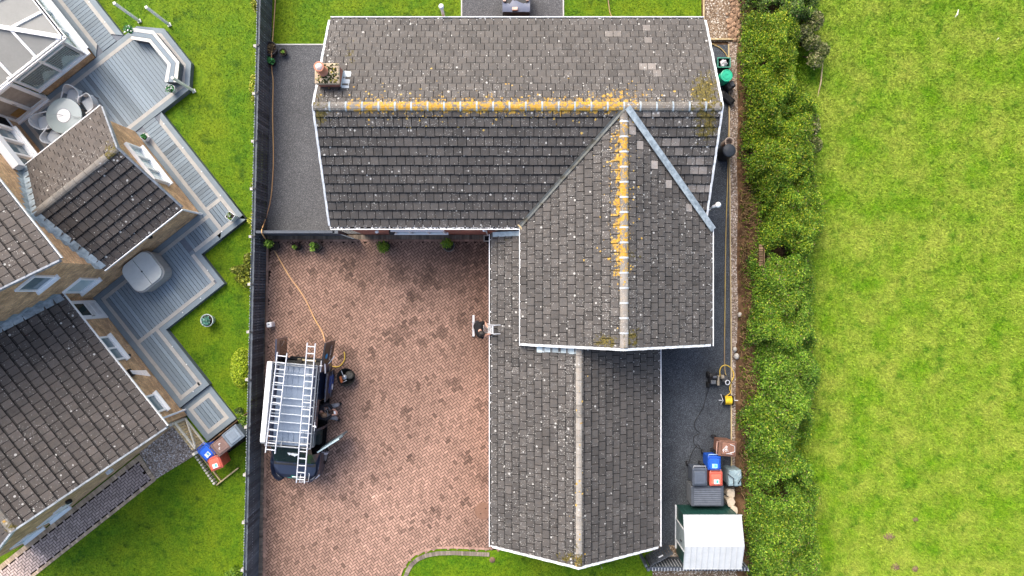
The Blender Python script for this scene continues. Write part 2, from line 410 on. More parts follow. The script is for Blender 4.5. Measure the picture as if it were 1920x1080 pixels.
# soil bank under the hedge
mb = MB(); nx, ny = 14, 90; vs = []; fs = []
for j in range(ny + 1):
    y = -14 + 28 * j / ny
    for i in range(nx + 1):
        x = 8.9 + 2.2 * i / nx; e = min(1, i / 5) * min(1, (nx - i) / 3)
        vs.append((x, y, -.03 + .38 * e + .10 * e * math.sin(y * 1.7 + x * 2) + R.uniform(-.04, .04) * e))
for j in range(ny):
    for i in range(nx):
        a = j * (nx + 1) + i; fs.append((a, a + 1, a + nx + 2, a + nx + 1))
mb.add(vs, fs, smooth=True); mb.build("soil_bank", SOIL, kind="structure", origin=(9.5, 0, 0))

# ---- block paving
PAV = simple("clay_paver", (.272, .170, .128), .85, .25, .16, 4, bump=.3)
PAV_J = simple("paver_joint_sand", (.022, .014, .011), .95, .1, .3, 9)
PAV_G = simple("grey_paver", (.15, .125, .10), .9, .2, .25, 5, bump=.3)
PAV_B = simple("purple_brown_paver", (.42, .33, .29), .85, .25, .16, 4, bump=.3)
PAV_Y = simple("buff_paver", (.44, .33, .225), .85, .25, .2, 4, bump=.3)
def herring(mb, poly, phi, w, tintf, z0, z1, gap=.016, m=0, tf=None):
    xs = [p[0] for p in poly]; ys = [p[1] for p in poly]; cx, cy = sum(xs) / len(xs), sum(ys) / len(ys)
    rad = max(math.hypot(x - cx, y - cy) for x, y in poly) / w + 4
    n = int(rad * 1.5); c, s = math.cos(phi), math.sin(phi); gp = gap / 2
    for i in range(-n, n + 1):
        for j in range(-n, n + 1):
            ox, oy = i + 2 * j, i - 2 * j
            if ox * ox + oy * oy > rad * rad: continue
            for (ax, ay, bx, by) in ((0, 0, 2, 1), (0, 1, 1, 3)):
                x0, y0, x1, y1 = (ox + ax) * w + gp, (oy + ay) * w + gp, (ox + bx) * w - gp, (oy + by) * w - gp
                mx, my = (x0 + x1) / 2, (y0 + y1) / 2
                wx, wy = cx + mx * c - my * s, cy + mx * s + my * c
                if not inside(wx, wy, poly): continue
                pts = [(cx + x * c - y * s, cy + x * s + y * c) for x, y in ((x0, y0), (x1, y0), (x1, y1), (x0, y1))]
                if tf: pts = [tf(*p) for p in pts]
                t = tintf(wx, wy); dz = R.uniform(-.003, .003); e = .007
                top = [Vector((p[0], p[1], z1 + dz)) for p in pts]; ctr = sum(top, Vector()) / 4
                inn = [p + (ctr - p).normalized() * e for p in top]
                low = [Vector((p[0], p[1], z1 - .006 + dz)) for p in pts]
                vs = low + inn
                mb.add(vs, [(4, 5, 6, 7)] + [(k, (k + 1) % 4, 4 + (k + 1) % 4, 4 + k) for k in range(4)], m, t)
curve = [(745, 1100), (752, 1080), (757, 1066), (766, 1052), (779, 1041), (797, 1033), (820, 1029), (850, 1028), (918, 1031)]
drive = [g(x, y) for x, y in [(506, 452), (935, 452), (935, 1031)] + curve[::-1] + [(745, 1180), (487, 1180)]]
drive = drive[:3] + [g(*p) for p in curve[::-1]] + [g(745, 1180), g(484, 1180)]
def drive_tint(x, y):
    px, py = x * F / H + 960, 540 - y * F / H
    t = R.gauss(1, .10)
    if R.random() < .045 + .10 * max(0, math.sin(px * .055 + 2 * math.sin(py * .03)) * math.sin(py * .06 + px * .011)) ** 3: t *= R.uniform(.55, .75)
    n = math.sin(px * .021 + 1.3) * math.sin(py * .017 + .4) + .6 * math.sin(px * .047 + py * .031)
    t *= 1 + .07 * n
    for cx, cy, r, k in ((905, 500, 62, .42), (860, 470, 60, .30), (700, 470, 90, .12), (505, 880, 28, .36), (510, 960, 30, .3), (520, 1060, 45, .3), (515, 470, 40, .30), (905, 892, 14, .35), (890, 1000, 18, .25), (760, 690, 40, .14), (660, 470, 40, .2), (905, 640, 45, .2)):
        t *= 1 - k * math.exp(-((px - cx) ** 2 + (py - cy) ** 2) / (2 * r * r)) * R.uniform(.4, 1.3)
    for cx, cy, r, k in ((700, 960, 110, .16), (820, 880, 90, .13), (650, 1040, 80, .12), (700, 930, 10, .5)): t *= 1 + k * math.exp(-((px - cx) ** 2 + (py - cy) ** 2) / (2 * r * r)) * R.uniform(.5, 1.3)
    for cx, cy, r in ((655, 497, 16), (745, 512, 18), (800, 520, 22), (655, 520, 10), (580, 507, 8), (775, 560, 12), (775, 600, 8), (745, 625, 22), (830, 625, 12), (680, 540, 9), (790, 640, 10), (650, 660, 16), (870, 600, 12), (700, 660, 10), (760, 580, 10), (700, 900, 9), (760, 770, 10), (850, 720, 12), (880, 860, 12), (640, 930, 9), (820, 960, 10), (720, 1010, 8), (560, 930, 12), (900, 760, 12), (840, 820, 8), (770, 860, 8), (690, 760, 10), (730, 840, 7), (870, 940, 10)):
        if (px - cx) ** 2 + (py - cy) ** 2 < (r * R.uniform(.5, 1.3)) ** 2: t *= R.uniform(.5, .8)
    return max(.3, t)
mb = MB(); mb.sheet(drive, .0, 1); herring(mb, drive, math.radians(35), .1, drive_tint, 0, .022)
# straight courses along the edges of the drive
def course(mb, p0, p1, along, across, m, tint=1.0, gap=.01, z=.026):
    p0 = Vector((*p0, 0)); p1 = Vector((*p1, 0)); d = (p1 - p0); n = max(1, int(d.length / along)); d /= n; nn = Vector((-d.y, d.x, 0)).normalized() * across
    dd = d.normalized()
    for k in range(n):
        o = p0 + d * k + dd * gap / 2 + Vector((0, 0, 0)); t = tint * R.gauss(1, .17)
        mb.obox(o + nn * .03, dd * (d.length - gap), nn * .94, (0, 0, z + R.uniform(-.003, .003)), m, t)
yT = g(0, 452)[1]
course(mb, (fx(2.1) + .1, g(0, 449)[1]), g(918, 449), .1, .19, 2)
course(mb, (fx(2.1) + .3, g(0, 453)[1]), g(918, 453), .2, .085, 0, .8)
course(mb, g(484, 1120), g(498, 450), .105, -.02 + .0, 2) if False else None
for k in range(2):
    x0, x1 = (489, 499) if k == 0 else (499.5, 504)
    yb, ytp = 1140, 452
    o = lambda py, xx: g(xx - (py - 452) * .0098 - 0, py)
    course(mb, o(yb, x1), o(ytp, x1), .1 if k == 0 else .2, (x1 - x0) * H / F, 2 if k == 0 else 0, .85)
pts = [Vector((*g(*p), 0)) for p in curve]
for off, al, ac, mm in ((0, .2, .085, 0), (-.095, .1, .17, 2)):
    for a, b in zip(pts[:-1], pts[1:]):
        d = (b - a).normalized(); nn = Vector((-d.y, d.x, 0))
        course(mb, (a + nn * off).xy, (b + nn * off).xy, al, -ac if off else ac, mm, 1.25)
# garden edging below the drive's right-hand part
mb.build("driveway", [PAV, PAV_J, PAV_G], kind="structure", origin=(-5, -5, 0))
# neighbour's brick path
pth = [(-4.0, -24), (-4.0, -15.75), (-2.78, -15.9), (-2.78, -24)]
wp = ccw([tuple(L(a, b).xy) for a, b in pth])
inn = ccw([tuple(L(a, b).xy) for a, b in [(-3.78, -24), (-3.78, -15.95), (-2.93, -16.05), (-2.93, -24)]])
mb = MB(); mb.sheet(wp, .002, 1)
herring(mb, inn, math.radians(38.3), .1, lambda x, y: R.gauss(1, .1) * (1.25 if lab(x, y)[1] < -21.2 else .9), 0, .024, m=0)
course(mb, L(-4.0, -15.75).xy, L(-4.0, -24).xy, .105, .2, 2); course(mb, L(-2.78, -24).xy, L(-2.78, -15.9).xy, .105, .13, 2, 1.1)
course(mb, L(-3.98, -15.92).xy, L(-2.8, -16.02).xy, .105, .17, 2)
mb.build("brick_path", [PAV_B, PAV_J, PAV_Y], kind="structure", origin=L(-3.4, -18))

# ------------------------------------------------------------------ roof builders
def slope(mb, O, ex, ey, poly, g_, tw, wf, half=.5, base=True, t0off=0.0, thick=.062, gap=.022, tvar=.095, tmul=1.0):
    """real tiles on one roof plane; poly = convex region in (along eave, up slope)"""
    O = Vector(O); ex = Vector(ex).normalized(); ey = Vector(ey).normalized(); n = ex.cross(ey)
    if n.z < 0: n = -n
    poly = ccw(poly); s0 = min(p[0] for p in poly); s1 = max(p[0] for p in poly); tt0 = min(p[1] for p in poly); tt1 = max(p[1] for p in poly)
    if base: mb.face([O + ex * s + ey * t - n * .004 for s, t in poly], 1)
    r = 0; t = tt0 + t0off
    while t < tt1 - .02:
        s = s0 - tw - (tw * half if r % 2 else 0)
        while s < s1:
            dz = R.uniform(-.004, .005); sk = R.uniform(-.006, .006); tn0 = max(.45, R.gauss(1, tvar)); grime_shade = R.uniform(.050, .080)
            for part in (0, 1):                                              # exposed face, then the grimy strip under the next course, step shade painted in
                q = clip([(s + gap / 2, t), (s + tw - gap / 2, t), (s + tw - gap / 2, t + g_ - grime_shade), (s + gap / 2, t + g_ - grime_shade)] if part == 0 else [(s + gap / 2, t + g_ - grime_shade), (s + tw - gap / 2, t + g_ - grime_shade), (s + tw - gap / 2, t + g_ - .018), (s + gap / 2, t + g_ - .018)], poly)
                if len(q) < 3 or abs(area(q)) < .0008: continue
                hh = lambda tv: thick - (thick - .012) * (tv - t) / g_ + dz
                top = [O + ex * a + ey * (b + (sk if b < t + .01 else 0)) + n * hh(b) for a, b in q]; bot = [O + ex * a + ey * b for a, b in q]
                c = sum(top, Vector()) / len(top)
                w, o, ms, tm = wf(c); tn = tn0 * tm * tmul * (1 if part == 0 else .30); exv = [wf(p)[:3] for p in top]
                k = len(q)
                mb.add(top + bot, [tuple(range(k))] + [(i, i + k, (i + 1) % k + k, (i + 1) % k) for i in range(k)], 0, tn, exv=exv + exv)
            s += tw
        t += g_; r += 1
def ridge(mb, a, b, r=.13, seg=.46, wf=None, m=0, bands=2, drop=.05):
    a = Vector(a); b = Vector(b); d = b - a; n = max(1, round(d.length / seg)); st = d / n; dn = d.normalized(); sd = dn.cross(Vector((0, 0, 1))).normalized(); up = sd.cross(dn)
    for k in range(n):
        p = a + st * k; q = a + st * (k + 1) - dn * .012
        ang = [math.radians(x) for x in (-8, 25, 60, 90, 120, 155, 188)]
        rr = r * R.uniform(.97, 1.04)
        r1 = [p + sd * math.cos(x) * rr + up * (math.sin(x) * rr * .62 - drop) for x in ang]; r2 = [q + sd * math.cos(x) * rr + up * (math.sin(x) * rr * .62 - drop) for x in ang]
        w, o, ms, tm = wf((p + q) / 2) if wf else (0, 0, 0, 1)
        t = R.gauss(1, .1) * tm
        for i in range(6): mb.face([r1[i], r1[i + 1], r2[i + 1], r2[i]], m, t, (w, o, ms))
        mb.face(list(reversed(r1)), m, t)
        if k and bands is not None:
            e = 1.07; ww = .028
            b1 = [p - dn * ww + sd * math.cos(x) * rr * e + up * (math.sin(x) * rr * .62 * e - drop) for x in ang]; b2 = [p + dn * ww + sd * math.cos(x) * rr * e + up * (math.sin(x) * rr * .62 * e - drop) for x in ang]
            for i in range(6): mb.face([b1[i], b1[i + 1], b2[i + 1], b2[i]], bands)
    mb.face([b + sd * math.cos(x) * r + up * (math.sin(x) * r * .62 - drop) for x in ang], m)
def verge(mb, a, b, out, w=.06, h=.16, m=0, stepn=0):
    """trim board along a sloping roof edge; small steps follow the tile courses"""
    a = Vector(a); b = Vector(b); out = Vector(out).normalized()
    n = stepn or 1; d = (b - a) / n
    for k in range(n):
        o = a + d * k + Vector((0, 0, -h + .055 - (.016 * 0)))
        mb.obox(o + out * (.004 if k % 2 else 0), d * .985, out * w, (0, 0, h + (.008 if k % 2 else 0)), m, R.uniform(.85, 1.1))
def gutter(mb, a, b, out, w=.115, h=.08, m=0, md=1, debris=0, dsz=.055):
    a = Vector(a); b = Vector(b); out = Vector(out).normalized(); d = b - a; dn = d.normalized()
    mb.obox(a - Vector((0, 0, h)), d, out * w, (0, 0, .012), m)
    mb.obox(a + out * (w - .028) - Vector((0, 0, h - .012)), d, out * .028, (0, 0, h + .005), m)
    mb.obox(a - out * .018 - Vector((0, 0, h - .012)), d, out * .03, (0, 0, h + .01), m)
    mb.obox(a + out * .012 - Vector((0, 0, h - .0125)), d, out * (w - .041), (0, 0, .012), md)
    for k in range(debris):
        p = a + d * R.random() + out * R.uniform(-.02, .05) + Vector((0, 0, -.015)); s = R.uniform(.02, dsz)
        mb.box(p, (s, s * .8, .025), R.uniform(0, 3), m, R.uniform(.8, 1.1))
def wall(mb, p0, p1, z0, z1, m=0, z1b=None):
    """vertical wall face from p0 to p1 (xy), UVs in metres; z1b = height at p1"""
    p0 = Vector((p0[0], p0[1])); p1 = Vector((p1[0], p1[1])); ln = (p1 - p0).length; zb = z1 if z1b is None else z1b
    mb.face([(p0.x, p0.y, z0), (p1.x, p1.y, z0), (p1.x, p1.y, zb), (p0.x, p0.y, z1)], m, 1.0, uv=[(0, z0), (ln, z0), (ln, zb), (0, z1)])

# ------------------------------------------------------------------ the bungalow
bung = thing("bungalow", "brick bungalow under grey concrete tiled roofs with yellow lichen along the ridges", "bungalow", (0, 3, 0))
ZE, ZR = 2.85, 4.86; yN, yS, yR = 9.54, 2.22, 5.95; xW, xE = -6.47, 6.85
R2W, R2E, R2X, R2S, Z2 = .33, 7.06, 3.68, -1.97, 4.80
ZG, ZGR = 2.0, 3.67; GW, GE, GX, GS, GN = -.73, 5.39, 2.31, -9.49, 2.04
def G2(px, py, cx, cy, sx, sy): return math.exp(-((px - cx) / sx) ** 2 - ((py - cy) / sy) ** 2)
PALE = [(1203, 130), (1218, 130), (1234, 131), (1143, 60), (1158, 60), (1213, 48), (1219, 70)]
PALE_S = [(1255, 272), (1272, 270), (1265, 289), (1290, 305), (1306, 305), (1295, 322), (1320, 323), (1305, 357), (1322, 357), (1208, 214), (1224, 214)]
PALE_C = [(1187, 235), (1187, 251), (1200, 264), (1225, 302), (1250, 340), (1290, 385)]
def wf_main(c):
    px, py = proj(c); dy = py - 197
    tm = 1.0
    for q in PALE:
        if abs(px - q[0]) < 8 and abs(py - q[1]) < 6: tm = 2.1
    for q in PALE_S:
        if abs(px - q[0]) < 8.5 and abs(py - q[1]) < 8.5: tm = 2.4
    on = (1 / (1 + math.exp(-(px - 645) / 14))) * (1 / (1 + math.exp((px - 1185) / 18)))
    org = (.62 * math.exp(-((dy - 3) / 17) ** 2) + .30 * math.exp(-((dy - 2) / 34) ** 2)) * on + .5 * G2(px, py, 600, 185, 16, 12) + .5 * G2(px, py, 1180, 178, 60, 22) + .35 * G2(px, py, 1300, 180, 50, 20)
    moss = .95 * G2(px, py, 1322, 168, 30, 34) + .9 * G2(px, py, 1325, 235, 26, 36) + .8 * G2(px, py, 600, 215, 20, 22) + .6 * G2(px, py, 655, 110, 9, 50) + .55 * math.exp(-((dy - 10) / 7) ** 2) * on + .6 * G2(px, py, 595, 178, 14, 10)
    wht = .12 + .40 * math.exp(-(dy / 36) ** 2) + .35 * G2(px, py, 620, 100, 30, 70) + .55 * G2(px, py, 1325, 250, 30, 60) + .4 * G2(px, py, 1300, 150, 60, 60) + (.10 if dy > 0 else 0)
    return min(wht, .8), org, moss, tm
def wf_cross(c):
    px, py = proj(c); dx = px - 1167; tm = 1.0
    for q in PALE_C:
        if abs(px - q[0]) < 7 and abs(py - q[1]) < 8: tm = 3.2
    on = (1 / (1 + math.exp(-(py - 235) / 8))) * (1 / (1 + math.exp((py - 520) / 10)))
    org = (.42 * math.exp(-((dx + 5) / 18) ** 2) + .26 * math.exp(-((dx + 5) / 32) ** 2)) * on + .25 * math.exp(-((dx + 2) / 20) ** 2)
    moss = .95 * G2(px, py, 1135, 640, 26, 14) + .95 * G2(px, py, 1186, 632, 14, 22) + .7 * G2(px, py, 1187, 480, 14, 10)
    wht = .26 + .55 * math.exp(-((dx + 10) / 34) ** 2) + .55 * G2(px, py, 1150, 590, 40, 60)
    if abs(dx) < 9: tm *= 1.0 + .55 / (1 + math.exp(-(py - 470) / 30))
    return min(wht, .9), org, moss, tm
def wf_gar(c):
    px, py = proj(c); dx = px - 1086
    wht = (.42 if px < 1086 else .16) + .3 * math.exp(-((dx + 14) / 24) ** 2)
    org = .3 * math.exp(-(dx / 9) ** 2); moss = .7 * G2(px, py, 1065, 1045, 30, 16) + .35 * G2(px, py, 935, 455, 24, 18)
    return min(wht, .8), org, moss, 1.0
# main roof
main = MB()
pN = math.atan2(ZR - ZE, yN - yR); lN = math.hypot(ZR - ZE, yN - yR)
slope(main, (xE, yN, ZE), (-1, 0, 0), (0, -math.cos(pN), math.sin(pN)), [(0, -.03), (xE - xW, -.03), (xE - xW, lN), (0, lN)], (lN + .03) / 13, .30, wf_main, tmul=1.10)  # north slope tinted lighter, its sunlight painted into the tiles
pS = math.atan2(ZR - ZE, yR - yS); lS = math.hypot(ZR - ZE, yR - yS); cS = math.cos(pS); gS = (lS + .03) / 13
yV = yS + (Z2 - ZE) / math.tan(pS)                                   # where the cross ridge meets the slope
w1 = [(xW, yS), (R2W, yS), (R2X, yV), (R2X, yR), (xW, yR)]
w2 = [(R2X, yV), (xE, yS + (xE - R2E) / (R2X - R2E) * (yV - yS)), (xE, yR), (R2X, yR)]
O = Vector((xW, yS, ZE)); ey = (0, cS, math.sin(pS))
def toS(p): return (p[0] - xW, (p[1] - yS) / cS - (.03 if p[1] <= yS else 0))
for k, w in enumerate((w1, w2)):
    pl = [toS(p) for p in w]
    slope(main, O, (1, 0, 0), ey, pl, gS, .30, wf_main, t0off=(0 if k == 0 else -((min(q[1] for q in pl) + .03) % gS)), tmul=.92)  # south slope tinted darker, shade painted into the tile colour
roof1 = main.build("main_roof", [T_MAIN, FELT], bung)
mb = MB(); ridge(mb, (xW - .03, yR, ZR + .03), (xE + .02, yR, ZR + .03), .15, .545, wf_main, 0, 1); mb.build("ridge_tiles", [RIDGE, LEAD], roof1)
mb = MB()
for x, o in ((xW, -1), (xE, 1)):
    for ya in (yN, yS): mb = MB(); verge(mb, (x, ya, ZE), (x, yR, ZR), (o, 0, 0), .07, .18, 0, 13); mb.build("verge_trim", WHITE_OLD, roof1)
mb = MB(); gutter(mb, (xW, yN + .02, ZE + .01), (xE, yN + .02, ZE + .01), (0, 1, 0), .12, .09, 0, 1, 90)
mb.build("gutter", [WHITE_OLD, DARK], roof1)
mb = MB(); gutter(mb, (xW, yS - .02, ZE + .01), (R2W - .02, yS - .02, ZE + .01), (0, -1, 0), .12, .09, 0, 1, 300, .10)
mb.obox((R2W - .05, yS - .12, ZE - .08), (.05, 0, 0), (0, .1, 0), (0, 0, .09), 0); mb.build("gutter", [WHITE, DARK], roof1)
# chimney on the north slope
ch = MB(); cx, cy = -6.02, 6.98
zc0 = ZE + (yN - cy) * math.tan(pN) - .35; zc1 = zc0 + 1.05
for (sx, sy, ex_, ey_) in ((-.36, -.30, .36, -.30), (.36, -.30, .36, .30), (.36, .30, -.36, .30), (-.36, .30, -.36, -.30)):
    wall(ch, (cx + sx, cy + sy), (cx + ex_, cy + ey_), zc0, zc1)
chim = ch.build("chimney", REDB, bung)
mb = MB(); mb.box((cx, cy, zc1 - .10), (.80, .68, .12), m=0, t=.75, bev=.03); mb.build("chimney_cap", BUFF, chim)
mb = MB()
for k in range(230):
    x, y = cx + R.uniform(-.36, .36), cy + R.uniform(-.3, .3); s = R.uniform(.02, .05)
    mb.lathe((x, y, zc1 + .005), [(s, 0), (s * .8, s * .5), (.002, s * .8)], 6, R.choice((0, 0, 0, 1, 2)), R.uniform(.5, 1.4))
mb.build("moss_cushion", [simple("dark_moss", (.025, .03, .005), .95), simple("yellow_moss", (.22, .18, .02), .95), simple("pale_moss", (.36, .32, .2), .95)], chim)
mb = MB(); px_, py_ = cx - .12, cy + .06
mb.lathe((px_, py_, zc1), [(.17, 0), (.17, .05), (.145, .08), (.135, .42), (.165, .44), (.165, .52), (.13, .53), (.12, .50)], 20); mb.build("chimney_pot", TERRA, chim)
mb = MB(); mb.lathe((px_, py_, zc1 + .505), [(.125, 0), (.10, .05), (.04, .08), (.005, .085)], 16); mb.build("pot_cowl", simple("limescaled_clay", (.66, .52, .46), .8, .2, .3, 18), chim)
mb = MB()
zf = lambda y: ZE + (yN - y) * math.tan(pN)
mb.face([(cx + .365, cy - .34, zf(cy - .34) + .06), (cx + .60, cy - .34, zf(cy - .34) + .055), (cx + .60, cy + .36, zf(cy + .36) + .055), (cx + .365, cy + .36, zf(cy + .36) + .06)])
mb.face([(cx + .362, cy - .32, zf(cy - .34) + .05), (cx + .362, cy + .34, zf(cy + .36) + .05), (cx + .362, cy + .34, zf(cy + .36) + .22), (cx + .362, cy - .32, zf(cy - .34) + .22)])
mb.face([(cx - .4, cy - .302, zf(cy) + .0), (cx + .6, cy - .302, zf(cy) + .0), (cx + .6, cy - .44, zf(cy - .44) + .05), (cx - .4, cy - .44, zf(cy - .44) + .05)], 0, .6)
mb.build("flashing", simple("pale_lead", (.42, .46, .49), .55, .4, .3, 8), chim)
# cross gable roof
cr = MB(); p2 = math.atan2(Z2 - ZE, R2X - R2W); l2 = math.hypot(Z2 - ZE, R2X - R2W); c2 = math.cos(p2)
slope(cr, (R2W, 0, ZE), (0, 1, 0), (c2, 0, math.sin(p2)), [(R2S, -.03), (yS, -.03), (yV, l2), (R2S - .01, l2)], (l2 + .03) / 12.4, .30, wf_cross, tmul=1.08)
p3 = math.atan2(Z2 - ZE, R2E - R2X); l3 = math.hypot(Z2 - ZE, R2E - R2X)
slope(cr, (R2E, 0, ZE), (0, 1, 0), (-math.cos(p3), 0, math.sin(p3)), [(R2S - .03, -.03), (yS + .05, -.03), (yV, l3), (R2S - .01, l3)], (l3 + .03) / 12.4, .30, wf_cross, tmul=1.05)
roof2 = cr.build("cross_gable_roof", [T_MAIN, FELT], bung)
mb = MB(); ridge(mb, (R2X, yV + .12, Z2 + .03), (R2X, R2S - .01, Z2 + .03), .14, .49, wf_cross, 0, 1); mb.build("ridge_tiles", [RIDGE, simple("pale_clip", (.42, .45, .47), .6)], roof2)
mb = MB(); verge(mb, (R2W, R2S, ZE), (R2X, R2S - .01, Z2), (0, -1, 0), .08, .18, 0, 12); mb.build("verge_trim", WHITE_OLD, roof2); mb = MB(); verge(mb, (R2E, R2S - .03, ZE), (R2X, R2S - .01, Z2), (0, -1, 0), .08, .18, 0, 12); mb.build("verge_trim", WHITE_OLD, roof2)
mb = MB(); mb.obox((R2W - .075, R2S - .08, ZE - .14), (.05, 0, 0), (0, yS - R2S - .05, 0), (0, 0, .18), 0); mb.build("fascia_board", WHITE, roof2)
mb = MB(); gutter(mb, (R2E + .02, R2S - .1, ZE + .01), (R2E + .02, yS - .0, ZE + .01), (1, 0, 0), .11, .09, 0, 1, 70); mb.build("gutter", [WHITE_OLD, DARK], roof2)
# valleys between the two roofs
def valley(top, bot, w, lift, m=0):
    mb = MB(); top = Vector(top); bot = Vector(bot); d = (bot - top).normalized(); s = d.cross(Vector((0, 0, 1))).normalized() * w / 2; u = Vector((0, 0, lift))
    n = 6
    for k in range(n):
        a = top + (bot - top) * k / n; b = top + (bot - top) * (k + 1) / n + d * .05
        j = R.uniform(-.012, .012); e = Vector((0, 0, .004 * k)); cu = Vector((0, 0, .03))
        for sg in (-1, 1):
            mb.face([a + u + e, b + u + e, b + s * sg + u + e + cu, a + s * sg + u + e + cu], 0, R.uniform(.85, 1.15))
    return mb
valley((R2X + .08, yV + .05, Z2 + .08), (R2E + .06, yS - .12, ZE + .02), .22, .085).build("lead_valley", LEAD, roof2)
mb = valley((R2X - .05, yV, Z2 + .03), (R2W - .0, yS + .03, ZE + .02), .14, .052)
mb.build("lead_valley", simple("grimy_lead", (.16, .175, .17), .6, .4, .6, 3, c2=(.05, .045, .03)), roof2)
mb = MB(); mb.box((R2W + .02, yS + .0, ZE + .01), (.2, .26, .06), .7, 0); 
mb.build("mortar_patch", simple("mortar", (.40, .32, .19), .9, .1, .4, 12), roof2)
# garage roof
ga = MB(); pg = math.atan2(ZGR - ZG, GX - GW); lg = math.hypot(ZGR - ZG, GX - GW); cg = math.cos(pg)
slope(ga, (GW, 0, ZG), (0, 1, 0), (cg, 0, math.sin(pg)), [(GS, -.03), (GN, -.03), (GN, lg * .42), (GN - 4.1, lg), (GS - .10, lg)], (lg + .03) / 11.5, .30, wf_gar, tmul=1.02)
pg2 = math.atan2(ZGR - ZG, GE - GX); lg2 = math.hypot(ZGR - ZG, GE - GX)
slope(ga, (GE, 0, ZG), (0, 1, 0), (-math.cos(pg2), 0, math.sin(pg2)), [(GS - .03, -.03), (-2.0, -.03), (-2.0, lg2), (GS - .10, lg2)], (lg2 + .03) / 11.5, .30, wf_gar, tmul=.92)
roof3 = ga.build("garage_roof", [T_MAIN, FELT], bung)
mb = MB(); ridge(mb, (GX, -1.9, ZGR + .03), (GX, GS - .11, ZGR + .03), .115, .44, lambda c: (.95, .32, .10 + .7 * G2(*proj(c), 1086, 1050, 30, 22), 1.7), 0, None); mb.build("ridge_tiles", [RIDGE], roof3)
mb = MB(); verge(mb, (GW, GS, ZG), (GX, GS - .11, ZGR), (0, -1, 0), .08, .18, 0, 12); mb.build("verge_trim", WHITE_OLD, roof3); mb = MB(); verge(mb, (GE, GS - .03, ZG), (GX, GS - .11, ZGR), (0, -1, 0), .08, .18, 0, 12); mb.build("verge_trim", WHITE_OLD, roof3)
mb = MB(); gutter(mb, (GW - .02, GS - .05, ZG + .01), (GW - .02, GN - .05, ZG + .01), (-1, 0, 0), .10, .08, 0, 1, 110); mb.build("gutter", [WHITE, DARK], roof3)
mb = MB(); gutter(mb, (GE + .02, GS - .05, ZG + .01), (GE + .02, -2.0, ZG + .01), (1, 0, 0), .10, .08, 0, 1, 100); mb.build("gutter", [WHITE, DARK], roof3)
mb = MB(); zt = lambda x: ZG + (x - GW) * math.tan(pg)
mb.face([(GW + .02, GN + .01, zt(GW) + .17), (GW + .02, GN - .16, zt(GW) + .065), (R2W + .1, GN - .16, zt(R2W) + .12), (R2W + .1, GN + .01, zt(R2W) + .2)])
x = R2W + .55
while x < GX - .1:
    z = zt(x); mb.obox((x, R2S - .30 + R.uniform(-.02, .02), z + .05), (.26, 0, .26 * math.tan(pg)), (0, .34, 0), (0, 0, .012), 0, R.uniform(.8, 1.4)); x += .275
mb.build("flashing", simple("pale_flashing", (.40, .46, .47), .6, .3, .25, 6), roof3)
# walls
wl = MB()
for (a, b, z) in (((-5.9, 2.13), (.42, 2.13), 2.8), ((6.6, 9.45), (-5.9, 9.45), 2.8), ((-5.9, 9.45), (-5.9, 2.13), 2.8), ((6.6, 2.1), (6.6, 9.45), 2.8), ((.45, 2.13), (.45, -1.87), 2.8), ((.45, -1.87), (6.9, -1.87), 2.8), ((6.9, -1.87), (6.9, 2.1), 2.8), ((-.62, 2.1), (-.62, -9.4), 1.98), ((-.62, -9.4), (5.3, -9.4), 1.98), ((5.3, -9.4), (5.3, -1.9), 1.98)):
    wall(wl, a, b, -.05, z)
for (a, b, c) in (((-5.9, 9.45, 2.8), (-5.9, 2.13, 2.8), (-5.9, yR, ZR - .1)), ((6.6, 2.13, 2.8), (6.6, 9.45, 2.8), (6.6, yR, ZR - .1)), ((.45, -1.87, 2.8), (6.9, -1.87, 2.8), (R2X, -1.87, Z2 - .1)), ((-.62, -9.4, 1.98), (5.3, -9.4, 1.98), (GX, -9.4, ZGR - .1))):
    ln = (Vector(b) - Vector(a)).length; h = c[2] - a[2]
    wl.face([a, b, c], 0, 1, uv=[(0, a[2]), (ln, a[2]), (ln / 2, c[2])])
wallo = wl.build("wall", REDB, bung)
# soffit boards close the open eaves
mb = MB(); mb.obox((xW + .05, yN - .3, ZE - .12), (xE - xW - .1, 0, 0), (0, .3, 0), (0, 0, .02)); mb.obox((xW + .02, yS + .0, ZE - .12), (.68, 0, 0), (0, yN - yS, 0), (0, 0, .02)); mb.build("soffit", WHITE, bung)
# front wall: window, lamp, sensor, downpipe
def window(root, p0, xdir, zdir_h, width, nrm, npan, sill=True, glass=None, fd=.07, fw=.07, name="window", transom=0, ow=.10):
    """p0 lower left corner (on the wall face), real frame standing 3 cm proud"""
    p0 = Vector(p0); X = Vector(xdir).normalized(); N = Vector(nrm).normalized(); Z = Vector((0, 0, 1)); h = zdir_h
    mb = MB(); q = p0 + N * .003
    mb.obox(q, X * fw, N * fd, Z * h); mb.obox(q + X * (width - fw), X * fw, N * fd, Z * h)
    mb.obox(q + X * fw, X * (width - 2 * fw), N * fd, Z * fw); mb.obox(q + X * fw + Z * (h - fw), X * (width - 2 * fw), N * fd, Z * fw)
    for k in range(1, npan):
        mb.obox(q + X * (width * k / npan - fw / 2) + Z * fw, X * fw, N * fd * .9, Z * (h - 2 * fw))
    if transom: mb.obox(q + X * fw + Z * (h * transom), X * (width - 2 * fw), N * fd * .8, Z * fw * .8)
    w = mb.build(name, WHITE, root)
    mb = MB(); mb.obox(q + X * fw * .9 + Z * fw * .9, X * (width - 1.8 * fw), N * .02, Z * (h - 1.8 * fw)); mb.build("pane", glass or GLASS, w)
    if sill:
        mb = MB(); mb.obox(p0 - X * .06 - Z * .062, X * (width + .12), N * (fd + ow), Z * .06); mb.build("sill", WHITE, w)
    return w
